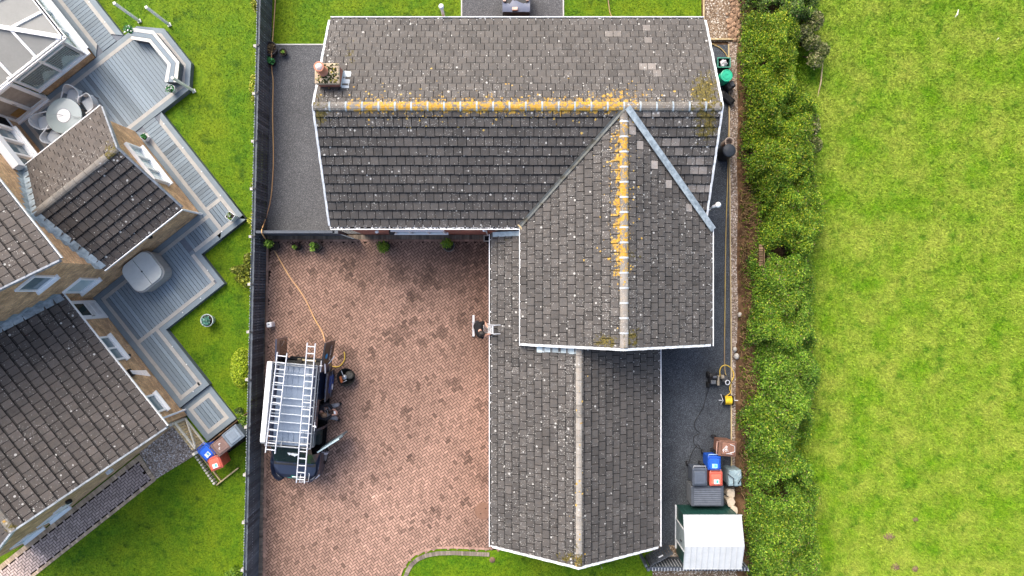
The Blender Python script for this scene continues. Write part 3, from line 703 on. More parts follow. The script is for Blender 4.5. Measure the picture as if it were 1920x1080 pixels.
window(bung, (P(740, 0, 1.3).x - 0, 2.13, 1.05), (1, 0, 0), 1.15, 1.95, (0, -1, 0), 3, ow=.02)
mb = MB(); mb.tube([(-1.02, 2.06, 2.75), (-1.02, 2.06, 2.6), (-.95, 2.10, 2.3), (-.95, 2.10, .1)], .038, 8); mb.build("downpipe", WHITE, bung)
mb = MB(); p = P(707, 434, 2.0); mb.box((p.x, 2.07, 1.95), (.12, .09, .16), .5, bev=.02); mb.build("sensor", WHITE, bung)
mb = MB(); p = P(734, 433, 2.1); mb.lathe((p.x, 2.06, 1.95), [(.05, 0), (.13, .05), (.12, .13), (.03, .2)], 6, smooth=False); mb.build("wall_lamp", BLACK, bung)
mb = MB(); mb.lathe(P(1329, 392, 2.6) + Vector((0, 0, -2.5)), [(.05, 0), (.05, 2.6)], 10); b = P(1329, 392, 2.6)
mb.tube([b + Vector((0, 0, .05)), b + Vector((.07, .05, .3)), b + Vector((.20, .10, .42))], [.05, .055, .06], 10); mb.lathe(b + Vector((.20, .10, .38)), [(.05, 0), (.10, .03), (.10, .10), (.04, .14)], 12); mb.build("vent_pipe", WHITE, bung)
mb = MB(); b = P(827, 11, 3.3); mb.tube([(b.x, b.y, 0), (b.x, b.y, 3.2)], .055, 10); mb.lathe((b.x, b.y, 3.16), [(.07, 0), (.09, .03), (.09, .12), (.05, .15)], 12); mb.build("flue_pipe", WHITE, bung)
# ------------------------------------------------------------------ the neighbouring house (turned about 52 degrees)
nb = thing("brick_house", "buff brick house with dark brown tiled roofs, standing askew at the left edge", "house", L(-10, -15))
def lv(a, b): return tuple(L(a, b).xy)
tanA = math.tan(math.radians(33.5))
MZ, MB_E, MA = 4.95, -11.0, -9.87
WZ, WA1, WA2, WAR, WB = 2.45, -9.74, -14.36, -12.05, -7.6
WZR = 3.98
SZ, SB, SA, SBR = 2.45, -12.95, -3.82, -17.35
SZR = 5.38
BW = MB()
def lwall(p, q, z0, z1, zb=None): wall(BW, lv(*p), lv(*q), z0, z1, 0, zb)
zM = lambda b: MZ + (MB_E - b) * tanA - .12
lwall((-9.96, -20), (-9.96, -11.25), -.05, zM(-20), zM(-11.25))           # two-storey gable, faces down-right
lwall((-9.96, -11.25), (-26, -11.25), -.05, 4.9)
lwall((-9.96, -11.25), (-9.96, -7.85), -.05, 2.42); lwall((-14.1, -7.85), (-14.1, -11.25), -.05, 2.42); lwall((-9.96, -7.85), (-14.1, -7.85), -.05, 2.42)
BW.face([L(-9.96, -7.85, 2.42), L(-14.1, -7.85, 2.42), L(WAR, -7.85, WZR - .1)], 0, 1, uv=[(0, 2.42), (4.14, 2.42), (2.07, WZR - .1)])
lwall((-4.05, -13.25), (-9.96, -13.25), -.05, 2.42); lwall((-4.05, -21.6), (-4.05, -13.25), -.05, 2.42)
BW.face([L(-4.05, -21.6, 2.42), L(-4.05, -13.25, 2.42), L(-4.05, SBR, SZR - .12)], 0, 1, uv=[(0, 2.42), (8.35, 2.42), (4.1, SZR - .12)])
BW.build("wall", BUFF, nb)
def wf_nb(c):
    px, py = proj(c)
    return .16 + .14 * math.sin(px * .05) * math.sin(py * .07) + .3 * G2(px, py, 230, 285, 40, 40) + .15 * G2(px, py, 60, 950, 120, 60), .55 * G2(px, py, 208, 275, 9, 12) + .55 * G2(px, py, 8, 985, 14, 14), .8 * G2(px, py, 210, 280, 20, 14) + .6 * G2(px, py, 20, 990, 20, 14), 1
def lslope(o_, ea, eb, rise, poly, n, mul=1.0, tw=.30):
    """plane with eave origin o_=(a,b,z), eave axis ea and horizontal up-slope axis eb in the house frame"""
    mb = MB(); run = 1.0; ex = U * ea[0] + V * ea[1]; eh = U * eb[0] + V * eb[1]; ang = math.atan(rise); ey = eh * math.cos(ang) + Vector((0, 0, math.sin(ang)))
    c = math.cos(ang); pl = [(s, t / c - (.03 if abs(t) < 1e-6 else 0)) for s, t in poly]
    T = max(p[1] for p in pl) + .03
    slope(mb, L(*o_), ex, ey, pl, T / n, tw, wf_nb, tmul=mul); return mb
# small projecting wing
rW = (WZR - WZ) / (WA1 - WAR)
mb = lslope((WA1, WB, WZ), (0, -1), (-1, 0), rW, [(0, 0), (3.6, 0), (3.6, WA1 - WAR), (0, WA1 - WAR)], 8, .92)
mb2 = lslope((WA2, WB, WZ), (0, -1), (1, 0), (WZR - WZ) / (WAR - WA2), [(0, 0), (3.6, 0), (3.6, WAR - WA2), (0, WAR - WA2)], 8, 1.05)
o = len(mb.v); mb.v += mb2.v; mb.f += [tuple(i + o for i in f) for f in mb2.f]; mb.m += mb2.m; mb.t += mb2.t; mb.pv += mb2.pv; mb.uv += mb2.uv; mb.sm += mb2.sm
wr = mb.build("wing_roof", [T_BROWN, FELT], nb)
mb = MB(); ridge(mb, L(WAR, WB - .01, WZR + .03), L(WAR, -11.2, WZR + .03), .13, .46, wf_nb, 0, None); mb.build("ridge_tiles", RIDGE, wr)
mb = MB(); verge(mb, L(WA1, WB, WZ), L(WAR, WB, WZR), V, .06, .16, 0, 8); mb.build("verge_trim", simple("grey_verge", (.22, .24, .265), .6, .3, .3, 9), wr); mb = MB(); verge(mb, L(WA2, WB, WZ), L(WAR, WB, WZR), V, .06, .16, 0, 8); mb.build("verge_trim", bpy.data.materials["grey_verge"], wr)
mb = MB(); gutter(mb, L(WA1 + .02, WB, WZ), L(WA1 + .02, -11.2, WZ), U, .09, .07, 0, 1, 12); gutter(mb, L(WA2 - .02, WB, WZ), L(WA2 - .02, -11.2, WZ), -U, .09, .07); mb.build("gutter", [WHITE, DARK], wr)
mb = MB(); n = 9
for k in range(n):                                                         # stepped lead along the junction with the tall wall
    for (a0, a1, z0, z1) in ((WA1, WAR, WZ, WZR), (WA2, WAR, WZ, WZR)):
        f0, f1 = k / n, (k + 1) / n
        A0, A1 = a0 + (a1 - a0) * f0, a0 + (a1 - a0) * f1; q0, q1 = z0 + (z1 - z0) * f0, z0 + (z1 - z0) * f1
        mb.face([L(A0, -11.24, q0 + .08), L(A1, -11.24, q1 + .08), L(A1, -11.02, q1 + .062), L(A0, -11.02, q0 + .062)], 0, R.uniform(.8, 1.25))
        mb.face([L(A0, -11.238, q0 + .06), L(A1, -11.238, q1 + .06), L(A1, -11.238, q1 + .26), L(A0, -11.238, q1 + .26)], 0, R.uniform(.7, 1.1))
mb.build("flashing", LEAD, wr)
# tall main block
mb = lslope((MA, MB_E, MZ), (-1, 0), (0, -1), tanA, [(0, 0), (16, 0), (16, 5.5), (0, 5.5)], 19, 1.15)
mr = mb.build("upper_roof", [T_BROWN, FELT], nb)
mb = MB(); verge(mb, L(MA, MB_E, MZ), L(MA, MB_E - 5.5, MZ + 5.5 * tanA), U, .06, .16, 0, 19); mb.build("verge_trim", simple("grey_verge_b", (.27, .29, .32), .6, .3, .3, 9), mr)
mb = MB(); gutter(mb, L(MA, MB_E + .02, MZ), L(-26, MB_E + .02, MZ), V, .09, .07, 0, 1, 10); mb.build("gutter", [WHITE_OLD, DARK], mr)
# long lower block
rS = (SZR - SZ) / (SB - SBR)
mb = lslope((SA, SB, SZ), (-1, 0), (0, -1), rS, [(0, 0), (6.13, 0), (6.13, SB - SBR), (0, SB - SBR)], 15, 1.0)
mb2 = lslope((SA, 2 * SBR - SB, SZ), (-1, 0), (0, 1), rS, [(0, 0), (6.13, 0), (6.13, SB - SBR), (0, SB - SBR)], 15, 1.3)
o = len(mb.v); mb.v += mb2.v; mb.f += [tuple(i + o for i in f) for f in mb2.f]; mb.m += mb2.m; mb.t += mb2.t; mb.pv += mb2.pv; mb.uv += mb2.uv; mb.sm += mb2.sm
sr = mb.build("lower_roof", [T_BROWN, FELT], nb)
mb = MB(); ridge(mb, L(SA + .02, SBR, SZR + .03), L(-9.9, SBR, SZR + .03), .13, .46, wf_nb, 0, None); mb.build("ridge_tiles", RIDGE, sr)
mb = MB(); verge(mb, L(SA, SB, SZ), L(SA, SBR, SZR), U, .06, .16, 0, 15); mb.build("verge_trim", simple("pale_verge_b", (.30, .325, .35), .6, .3, .45, 9), sr); mb = MB(); verge(mb, L(SA, 2 * SBR - SB, SZ), L(SA, SBR, SZR), U, .06, .16, 0, 15); mb.build("verge_trim", simple("pale_verge", (.38, .41, .44), .6, .3, .45, 9), sr)
mb = MB(); gutter(mb, L(SA, SB + .02, SZ), L(-9.9, SB + .02, SZ), V, .06, .07, 0, 1, 10); mb.build("gutter", [WHITE, DARK], sr)
mb = MB()
for k in range(12):
    f0, f1 = k / 12, (k + 1) / 12; b0, b1 = SB + (SBR - SB) * f0, SB + (SBR - SB) * f1; z0, z1 = SZ + (SZR - SZ) * f0, SZ + (SZR - SZ) * f1
    mb.face([L(-9.95, b0, z0 + .08), L(-9.70, b0, z0 + .065), L(-9.70, b1, z1 + .065), L(-9.95, b1, z1 + .08)], 0, R.uniform(.7, 1.2))
    mb.face([L(-9.948, b0, z0 + .06), L(-9.948, b1, z1 + .06), L(-9.948, b1, z1 + .24), L(-9.948, b0, z1 + .24)], 0, R.uniform(.6, 1.0))
mb.build("flashing", LEAD, sr)
# windows, doors and pipes of the house
def lwin(a, b, z, xd, w, h, nrm, **k): return window(nb, L(a, b, z), U * xd[0] + V * xd[1], h, w, U * nrm[0] + V * nrm[1], **k)
w = lwin(-9.96, -12.72, 4.02, (0, 1), .82, 1.05, (1, 0), npan=1)
lwin(-9.96, -12.84, 1.52, (0, 1), .85, 1.05, (1, 0), npan=1, glass=GLASS_P)
lwin(-12.9, -7.85, 1.28, (1, 0), 1.72, 1.05, (0, 1), npan=3, glass=GLASS_P, fd=.12)
lwin(-16.5, -11.25, 1.25, (1, 0), 2.2, 1.45, (0, 1), npan=3, fd=.16, fw=.09)
mb = MB(); mb.obox(L(-16.55, -11.24, 2.71), U * 2.3, V * .26, (0, 0, .35)); mb.build("window_hood", WHITE, nb)
lwin(-17.25, -11.25, .95, (1, 0), .62, .85, (0, 1), npan=1, sill=False, glass=DARK, fw=.03)
lwin(-8.1, -13.25, 1.18, (1, 0), 1.1, .95, (0, 1), npan=2)
lwin(-5.3, -13.25, 1.18, (1, 0), .78, .95, (0, 1), npan=1)
mb = MB(); mb.obox(L(-9.82, -13.247, .28), U * .86, V * .05, (0, 0, 2.02)); dr = mb.build("door", WHITE, nb)
mb = MB()
for z0, z1 in ((.5, .8), (.88, 1.12)): mb.obox(L(-9.66, -13.196, z0), U * .54, V * .012, (0, 0, z1 - z0))
mb.build("door_panel", simple("white_door_moulding", (.68, .68, .67), .35), dr)
mb = MB(); mb.obox(L(-9.66, -13.196, 1.2), U * .54, V * .01, (0, 0, .75)); mb.build("pane", GLASS_DK, dr)
mb = MB(); mb.obox(L(-9.08, -13.196, 1.12), U * .04, V * .06, (0, 0, .14)); mb.build("handle", STEEL, dr)
for p0, p1, p2 in ((L(-9.80, -7.70, 2.38), L(-9.88, -7.80, 2.05), L(-9.88, -7.80, .25)), (L(-4.3, -12.9, 2.38), L(-4.25, -13.17, 2.1), L(-4.25, -13.17, .1))):
    mb = MB(); mb.tube([p0, p1, p2], .042, 8); mb.build("downpipe", WHITE, nb)
# small things on the right-hand gable wall
for bb, ww in ((-20.6, .9), (-19.3, .9)):
    lwin(-4.05, bb - ww / 2, .62, (0, 1), ww, .75, (1, 0), npan=1, fd=.05, glass=GLASS_P, ow=.10)
mb = MB(); mb.obox(L(-4.05, -18.75, 1.0), V * .42, U * .05, (0, 0, .6)); mb.build("meter_box", WHITE, nb)
mb = MB(); mb.obox(L(-4.05, -16.35, 1.3), V * .22, U * .12, (0, 0, .16)); mb.build("wall_light", WHITE_OLD, nb)
mb = MB(); mb.lathe(L(-3.93, -17.6, 2.1), [(.09, 0), (.09, .16), (.03, .2)], 10); mb.build("security_lamp", BLACK, nb)
mb = MB(); mb.lathe(L(-9.86, -9.4, 1.7), [(.08, 0), (.08, .18), (.03, .22)], 8); mb.build("wall_lamp", BLACK, nb)
mb = MB(); mb.lathe(L(-7.1, -13.16, .9), [(.06, 0), (.07, .14), (.03, .2)], 8); mb.build("tap_box", BLACK, nb)
# conservatory
CZ = .25
cb = MB()
wall(cb, lv(-17.36, -7.28), lv(-17.36, -9.68), -.05, .70); wall(cb, lv(-30, -7.28), lv(-17.36, -7.28), -.05, .70)
wall(cb, lv(-17.36, -7.28), lv(-30, -7.28), -.05, .70)
cons = cb.build("conservatory", BUFF, nb)
mb = MB()
mb.obox(L(-17.56, -9.70, .70), V * 2.52, U * .28, (0, 0, .05)); mb.obox(L(-30, -7.40, .70), U * 12.5, V * .30, (0, 0, .052))
for b in (-7.42, -8.52, -9.70): mb.obox(L(-17.42, b, .75), V * .10, U * .09, (0, 0, 1.62))
for z in (.752, 1.86, 2.27): mb.obox(L(-17.42, -9.60, z), V * 2.2, U * .08, (0, 0, .07 if z < 2 else .09))
a = -17.42
while a > -30:
    mb.obox(L(a, -7.42, .752), U * .09, V * .088, (0, 0, 1.62)); a -= 1.0
for z in (.754, 2.27): mb.obox(L(-30, -7.42, z), U * 12.5, V * .08, (0, 0, .07))
mb.build("frame", WHITE, cons)
mb = MB(); mb.obox(L(-17.40, -9.62, .8), V * 2.12, U * .025, (0, 0, 1.5)); mb.obox(L(-30, -7.40, .8), U * 12.5, V * .025, (0, 0, 1.5))
mt = MatB("conservatory_glass", .04, .5); mt.col((.62, .69, .68)); tp = mt.n.new("ShaderNodeBsdfTransparent"); tp.inputs[0].default_value = (.92, .97, .96, 1); mxs = mt.n.new("ShaderNodeMixShader"); mxs.inputs[0].default_value = .80
mt.l.new(mt.b.outputs[0], mxs.inputs[1]); mt.l.new(tp.outputs[0], mxs.inputs[2]); mt.l.new(mxs.outputs[0], mt.n["Material Output"].inputs[0]); mb.build("pane", mt.m, cons)
mb = MB()
for k in range(34):
    b = -9.58 + k * .062; hgt = .45 + .5 * (math.sin(k * .42) * .5 + .5)
    mb.obox(L(-17.445, b, 1.78 - hgt), V * .034, U * .02, (0, 0, hgt), 0, R.uniform(.7, 1.1)); mb.obox(L(-17.445, b, 1.96), V * .034, U * .02, (0, 0, .26))  # dark upright bars of varying length behind the glass
mb.obox(L(-17.50, -9.6, .8), V * 2.2, U * .03, (0, 0, .42), 1)
mb.build("pane_bars", [simple("dark_bar", (.03, .028, .026), .7), simple("pale_lining", (.62, .66, .63), .7)], cons)
mb = MB(); mb.obox(L(-17.52, -9.6, .8), V * 2.2, U * .03, (0, 0, 1.45)); mb.obox(L(-30, -7.53, .8), U * 12.1, V * .03, (0, 0, 1.45)); mb.build("lining", simple("pale_interior", (.62, .68, .65), .8), cons)
# glazed roof: hip rising from the corner
tz = .277; ze = 2.36
def cz(a, b): return ze + min(-17.36 - a, -7.25 - b) * tz
mb = MB()
C0 = (-17.30, -7.19); hp = (-21.3, -11.2)
for poly in ([C0, hp, (-30, -11.2), (-30, -7.19)], [C0, (-17.30, -11.2), hp]):
    mb.face([L(a, b, cz(a, b)) for a, b in poly], 0)
mb.build("roof_sheet", POLY, cons)
mb = MB()
def bar(a0, b0, a1, b1, w=.085, h=.06):
    p, q = L(a0, b0, cz(a0, b0)), L(a1, b1, cz(a1, b1)); d = q - p; s = d.cross(Vector((0, 0, 1))).normalized() * w / 2; mb.obox(p - s + Vector((0, 0, .004)), d, s * 2, (0, 0, h))
bar(-17.3, -7.19, *hp, .15, .09)
for k in range(1, 4): t = 1.12 * k; bar(-17.3, -7.25 - t, -17.36 - t, -7.25 - t); bar(-17.36 - t, -7.19, -17.36 - t, -7.25 - t)
for k in range(4, 12): t = 1.12 * k; bar(-17.36 - t, -7.19, -17.36 - t, -11.2)
mb.build("rafter", WHITE, cons)
mb = MB(); gutter(mb, L(-17.28, -11.2, ze + .02), L(-17.28, -7.10, ze + .02), U, .11, .08); gutter(mb, L(-30, -7.17, ze + .02), L(-17.2, -7.17, ze + .02), V, .11, .08); mb.build("gutter", [WHITE, DARK], cons)
mb = MB()
pa = -17.28
mb.obox(L(-17.5, -11.28, .26), V * 1.56, U * .42, (0, 0, .06))
for b, wd in ((-11.28, .12), (-10.56, .14), (-9.84, .12)): mb.obox(L(pa, b, .32), V * wd, U * .10, (0, 0, 1.98))
for z, hh in ((.322, .12), (2.16, .14)): mb.obox(L(pa, -11.16, z), V * 1.32, U * .09, (0, 0, hh))
mb.obox(L(pa - .02, -11.28, 2.30), V * 1.56, U * .16, (0, 0, .06))
pd = mb.build("patio_door", WHITE, cons)
mb = MB(); mb.obox(L(pa + .01, -11.16, .44), V * .6, U * .03, (0, 0, 1.72)); mb.obox(L(pa + .01, -10.42, .44), V * .58, U * .03, (0, 0, 1.72)); mb.build("pane", BLIND, pd)
mb = MB(); mb.obox(L(pa + .042, -11.05, .45), V * .42, U * .01, (0, 0, .42)); mb.build("box_behind_glass", simple("tan_box", (.36, .2, .06), .7), pd)
mb = MB(); mb.obox(L(pa + .10, -10.52, 1.2), V * .03, U * .05, (0, 0, .18)); mb.build("handle", STEEL, pd)

# ------------------------------------------------------------------ decking
dk = thing("garden_decking", "grey composite decking with beige inlaid borders stepping round the brick house", "decking", L(-10, -9))
bd = MB(); bo = MB(); ed = MB()
DZ = .25
def boards(a0, a1, b0, b1, along, z=DZ, cl=None, w=.146, gap=.013):
    lo, hi = (b0, b1) if along == 'a' else (a0, a1); n = round((hi - lo) / w); st = (hi - lo) / n
    for k in range(n):
        c0, c1 = lo + k * st + gap / 2, lo + (k + 1) * st - gap / 2
        q = [(a0, c0), (a1, c0), (a1, c1), (a0, c1)] if along == 'a' else [(c0, b0), (c1, b0), (c1, b1), (c0, b1)]
        if cl:
            q = clip(q, cl)
            if len(q) < 3: continue
        t = max(.6, R.gauss(1, .12)); bd.prism([lv(*p) for p in q], z - .03, z + R.uniform(-.0015, .0015), 0, t)
def tanstrip(p, q, w=.145, z=DZ, mbx=None, t=None):
    p = Vector(p); q = Vector(q); d = (q - p); n = Vector((-d.y, d.x)).normalized() * w / 2
    (mbx or bo).prism([lv(*(p + n)), lv(*(q + n)), lv(*(q - n)), lv(*(p - n))], z - .03, z + .004, 0, t or R.gauss(1, .05))
def frame(poly, z=DZ, edge=.2, tan_=.145, sides=None):
    """outer grey edge board then a beige board along each listed side of the counter-clockwise polygon"""
    n = len(poly)
    def off(d):
        out = []
        for i in range(n):
            p0, p1, p2 = Vector(poly[i - 1]), Vector(poly[i]), Vector(poly[(i + 1) % n]); d1 = (p1 - p0).normalized(); d2 = (p2 - p1).normalized()
            n1 = Vector((-d1.y, d1.x)); n2 = Vector((-d2.y, d2.x)); m = (n1 + n2); m = m / max(.2, m.dot(n1)); out.append(p1 + m * d)
        return out
    A, B_, C = [Vector(p) for p in poly], off(edge), off(edge + tan_)
    for i in range(n):
        if sides is not None and i not in sides: continue
        j = (i + 1) % n
        ed.prism([lv(*A[i]), lv(*A[j]), lv(*B_[j]), lv(*B_[i])], z - .03, z + .003, 0, R.gauss(1, .05))
        bo.prism([lv(*B_[i]), lv(*B_[j]), lv(*C[j]), lv(*C[i])], z - .03, z + .006, 0, R.gauss(1, .04))
    return [tuple(p) for p in C]
PA = ccw([(-17.34, -11.25), (-14.08, -11.25), (-14.05, -5.14), (-14.83, -4.43), (-16.55, -4.43), (-17.3, -5.22)])
cA = frame(PA, edge=.2); boards(-17.3, -14.0, -11.3, -4.4, 'a', cl=ccw(cA))
PB = [(-24, -7.24), (-17.34, -7.24), (-17.34, -5.86), (-24, -5.86)]
cB = frame(PB, edge=.21, sides=[0, 2]); boards(-24, -17.34, cB[0][1], cB[2][1], 'b')
PC = [(-14.05, -7.84), (-8.65, -7.84), (-8.65, -6.56), (-14.05, -6.56)]
cC = frame(PC, edge=.19, sides=[0, 2]); boards(-14.05, -9.9, cC[0][1], cC[2][1], 'b')
PD = [(-9.95, -13.23), (-7.18, -13.23), (-7.18, -8.8), (-8.65, -8.8), (-8.65, -6.56), (-9.95, -7.86)]
# corner square and the wide lower platform
tanstrip((-9.9, cC[0][1]), (-9.9, cC[2][1]))
ed.prism([lv(-9.95, -13.23), lv(-9.74, -13.23), lv(-9.74, -7.84), lv(-9.95, -7.84)], DZ - .03, DZ + .003); tanstrip((-9.66, -13.0), (-9.66, -7.66))
ed.prism([lv(-9.74, -13.23), lv(-4.42, -13.23), lv(-4.42, -13.02), lv(-9.74, -13.02)], DZ - .03, DZ + .0035); tanstrip((-9.59, -12.94), (-4.7, -12.94))
for (p, q, r, s_) in (((-8.65, -6.56), (-8.65, -8.8), -.1, 0), ((-7.18, -8.8), (-7.18, -11.74), -.1, 0), ((-4.42, -11.74), (-4.42, -13.02), -.1, 0)):
    ed.prism([lv(*p), lv(*q), lv(q[0] - .2, q[1] + (.0 if s_ else 0)), lv(p[0] - .2, p[1])], DZ - .03, DZ + .003); 
tanstrip((-8.92, -6.76), (-8.92, -8.94)); tanstrip((-7.46, -9.08), (-7.46, -12.87)); tanstrip((-4.70, -12.02), (-4.70, -12.87)); bo.prism([lv(*p) for p in [(-4.79, -12.11), (-4.61, -12.11), (-4.61, -11.93), (-4.79, -11.93)]], DZ - .04, DZ - .002); bo.prism([lv(*p) for p in [(-4.79, -13.03), (-4.61, -13.03), (-4.61, -12.85), (-4.79, -12.85)]], DZ - .04, DZ - .002)
ed.prism([lv(-8.85, -8.8), lv(-7.38, -8.8), lv(-7.38, -9.0), lv(-8.85, -9.0)], DZ - .03, DZ + .0035); tanstrip((-8.85, -9.08), (-7.53, -9.08))
ed.prism([lv(-7.38, -11.74), lv(-4.62, -11.74), lv(-4.62, -11.94), lv(-7.38, -11.94)], DZ - .03, DZ + .0035); tanstrip((-7.39, -12.02), (-4.62, -12.02))
boards(-9.82, -8.99, -7.62, -6.9, 'a'); boards(-9.59, -8.99, -8.93, -7.62, 'a'); boards(-9.59, -7.53, -12.87, -9.15, 'a'); boards(-8.99, -8.85, -9.15, -8.95, 'a'); boards(-7.39, -4.77, -12.87, -12.09, 'a')
tanstrip((-9.59, -8.93 + .0), (-8.99, -8.93), .1) if False else None
# step down
PF = [(-4.40, -13.26), (-2.72, -13.26), (-2.72, -11.8), (-4.40, -11.8)]
cF = frame(PF, z=.10, edge=.2); boards(cF[0][0], cF[1][0], cF[0][1], cF[2][1], 'a', z=.10)
bd.build("deck_board", DECK, dk); bo.build("border_board", TAN, dk); ed.build("edge_board", simple("grey_composite_edge", (.165, .203, .228), .6, .3, .1, 3), dk)
fs = MB()
for poly, z in ((PA, DZ), (PB, DZ), (PC, DZ), ([(-9.95, -13.23), (-7.18, -13.23), (-7.18, -8.8), (-8.65, -8.8), (-8.65, -6.56), (-9.95, -6.56)], DZ), ([(-7.18, -13.23), (-4.42, -13.23), (-4.42, -11.74), (-7.18, -11.74)], DZ), (PF, .10)):
    pp = [lv(*p) for p in poly]; fs.prism(pp, -.05, z - .032)
fs.build("fascia", DECK_DK, dk)
LENS = simple("pale_lens", (.75, .75, .72), .3)
for a, b in ((-13.6, -6.76), (-12.4, -6.76), (-11.2, -6.76), (-10.0, -6.76), (-8.85, -7.6), (-8.0, -9.0), (-7.3, -9.9), (-7.3, -10.8), (-6.5, -11.95), (-5.6, -11.95), (-4.6, -12.4), (-18.2, -6.1), (-19.2, -6.1)):
    lt = MB(); lt.lathe(L(a, b, DZ + .004), [(.025, 0), (.025, .006), (.001, .007)], 8); lt.build("deck_light", LENS, dk)
# bench curved round the octagonal end
be = thing("corner_bench", "angled pale and grey composite bench wrapped round the octagonal deck end", "bench", L(-15.5, -5, DZ))
outp = [(-17.06, -5.30), (-16.48, -4.73), (-14.90, -4.70), (-14.34, -5.25)]; innp = [(-16.76, -5.62), (-16.24, -5.14), (-15.10, -5.12), (-14.66, -5.62)]
sd1 = MB(); sd2 = MB(); sup = MB()
for i in range(3):
    o0, o1, i0, i1 = [Vector(x) for x in (outp[i], outp[i + 1], innp[i], innp[i + 1])]
    def lerp(f): return i0 + (o0 - i0) * f, i1 + (o1 - i1) * f
    for (f0, f1, mbx) in ((0, .28, sd1), (.31, .68, sd2), (.71, 1, sd1)):
        p0, p1 = lerp(f0); q0, q1 = lerp(f1); mbx.prism([lv(*p0), lv(*p1), lv(*q1), lv(*q0)], .64, .68, 0, R.gauss(1, .04))
    p0, p1 = lerp(.06); q0, q1 = lerp(.94); sup.prism([lv(*p0), lv(*p1), lv(*q1), lv(*q0)], .25, .638)
sd1.build("border_board", simple("pale_composite_board", (.56, .54, .50), .6, .3, .08, 4), be); sd2.build("seat", DECK, be); sup.build("base", simple("slatted_bench_base", (.10, .11, .125), .7, .3, .3, 8), be)
# hot tub
ht = thing("hot_tub", "square hot tub with rounded corners under a grey folding cover, beside the brick wall", "hot tub", L(-9.27, -10.72, DZ))
def rrect(ca, cb_, ha, hb, r, n=6):
    pts = []
    for sx, sy, a0 in ((1, 1, 0), (-1, 1, 90), (-1, -1, 180), (1, -1, 270)):
        for k in range(n + 1):
            t = math.radians(a0 + 90 * k / n); pts.append((ca + sx * (ha - r) + r * math.cos(t), cb_ + sy * (hb - r) + r * math.sin(t)))
    return pts
def rloft(mb, prof, ca, cb_, r, m=0, n=6):
    rings = []
    for (ha, hb, z) in prof: rings.append([L(a, b, z) for a, b in rrect(ca, cb_, ha, hb, min(r, ha - .01, hb - .01), n)])
    mb.loft(rings, m, 1, True)
HTc = (-9.27, -10.72)
mb = MB(); rloft(mb, [(.60, .64, .25), (.64, .68, .35), (.64, .68, .85), (.66, .70, .92), (.66, .70, .99), (.62, .66, 1.02)], *HTc, .36); mb.build("tub_shell", simple("taupe_tub", (.30, .29, .27), .6, .3, .08, 3), ht)
mb = MB()
for sg in (-1, 1):
    q = rrect(*HTc, .61, .65, .34); cl = [(HTc[0] - 2, HTc[1] + .008), (HTc[0] + 2, HTc[1] + .008), (HTc[0] + 2, HTc[1] + 2), (HTc[0] - 2, HTc[1] + 2)] if sg > 0 else [(HTc[0] - 2, HTc[1] - 2), (HTc[0] + 2, HTc[1] - 2), (HTc[0] + 2, HTc[1] - .008), (HTc[0] - 2, HTc[1] - .008)]
    q = clip(q, cl); mb.prism([lv(*p) for p in q], 1.025, 1.085)
mb.build("cover", simple("grey_cover_fabric", (.47, .485, .46), .6, .3, .06, 5), ht)
mb = MB(); mb.lathe(L(*HTc, 1.086), [(.03, 0), (.03, .02), (.001, .025)], 10); mb.build("valve", BLACK, ht)
# patio table and four rattan chairs
tb = thing("patio_table", "round grey glass topped patio table with a white disc at its centre", "table", L(-15.86, -9.4, DZ))
tc = L(-15.86, -9.4, DZ)
mb = MB(); mb.lathe(tc + Vector((0, 0, .70)), [(.66, 0), (.69, .015), (.69, .03), (.67, .04), (.001, .041)], 40, smooth=False); mb.build("table_top", glass_mat("table_glass", (.27, .32, .32), .12), tb)
mb = MB()
for k in range(4):
    mb = MB(); t = math.radians(45 + 90 * k); mb.tube([tc + Vector((.5 * math.cos(t), .5 * math.sin(t), .7)), tc + Vector((.55 * math.cos(t), .55 * math.sin(t), 0))], .03, 8); mb.build("leg", DECK_DK, tb)
mb = MB(); mb.lathe(tc + Vector((0, 0, .742)), [(.25, 0), (.25, .02), (.001, .022)], 32, smooth=False); mb.build("centre_disc", WHITE, tb)
mb = MB(); mb.lathe(tc + Vector((0, 0, .7412)), [(.285, 0), (.285, .008), (.001, .009)], 32, smooth=False); mb.build("disc_rim", ALU_DARK, tb)
st = Vector(tc) + Vector((0, 0, .80))
aw = MB(); aw.tube([L(-16.25, -10.05, 1.15), L(-16.0, -9.55, 1.16), L(-15.2, -8.75, 1.12)], .008, 5); aw.tube([L(-15.2, -8.75, 1.12), L(-15.55, -9.15, 1.02)], .008, 5); aw.tube([L(-15.86, -9.4, 1.0), L(-16.0, -9.55, 1.16)], .008, 5); aw.build("wire_stand", ALU_DARK, tb)
RATT = simple("grey_rattan", (.50, .53, .55), .75, .25, .25, 26, c2=(.34, .365, .385), bump=.5)
RATT_E = simple("pale_rattan_edge", (.60, .62, .63), .7)
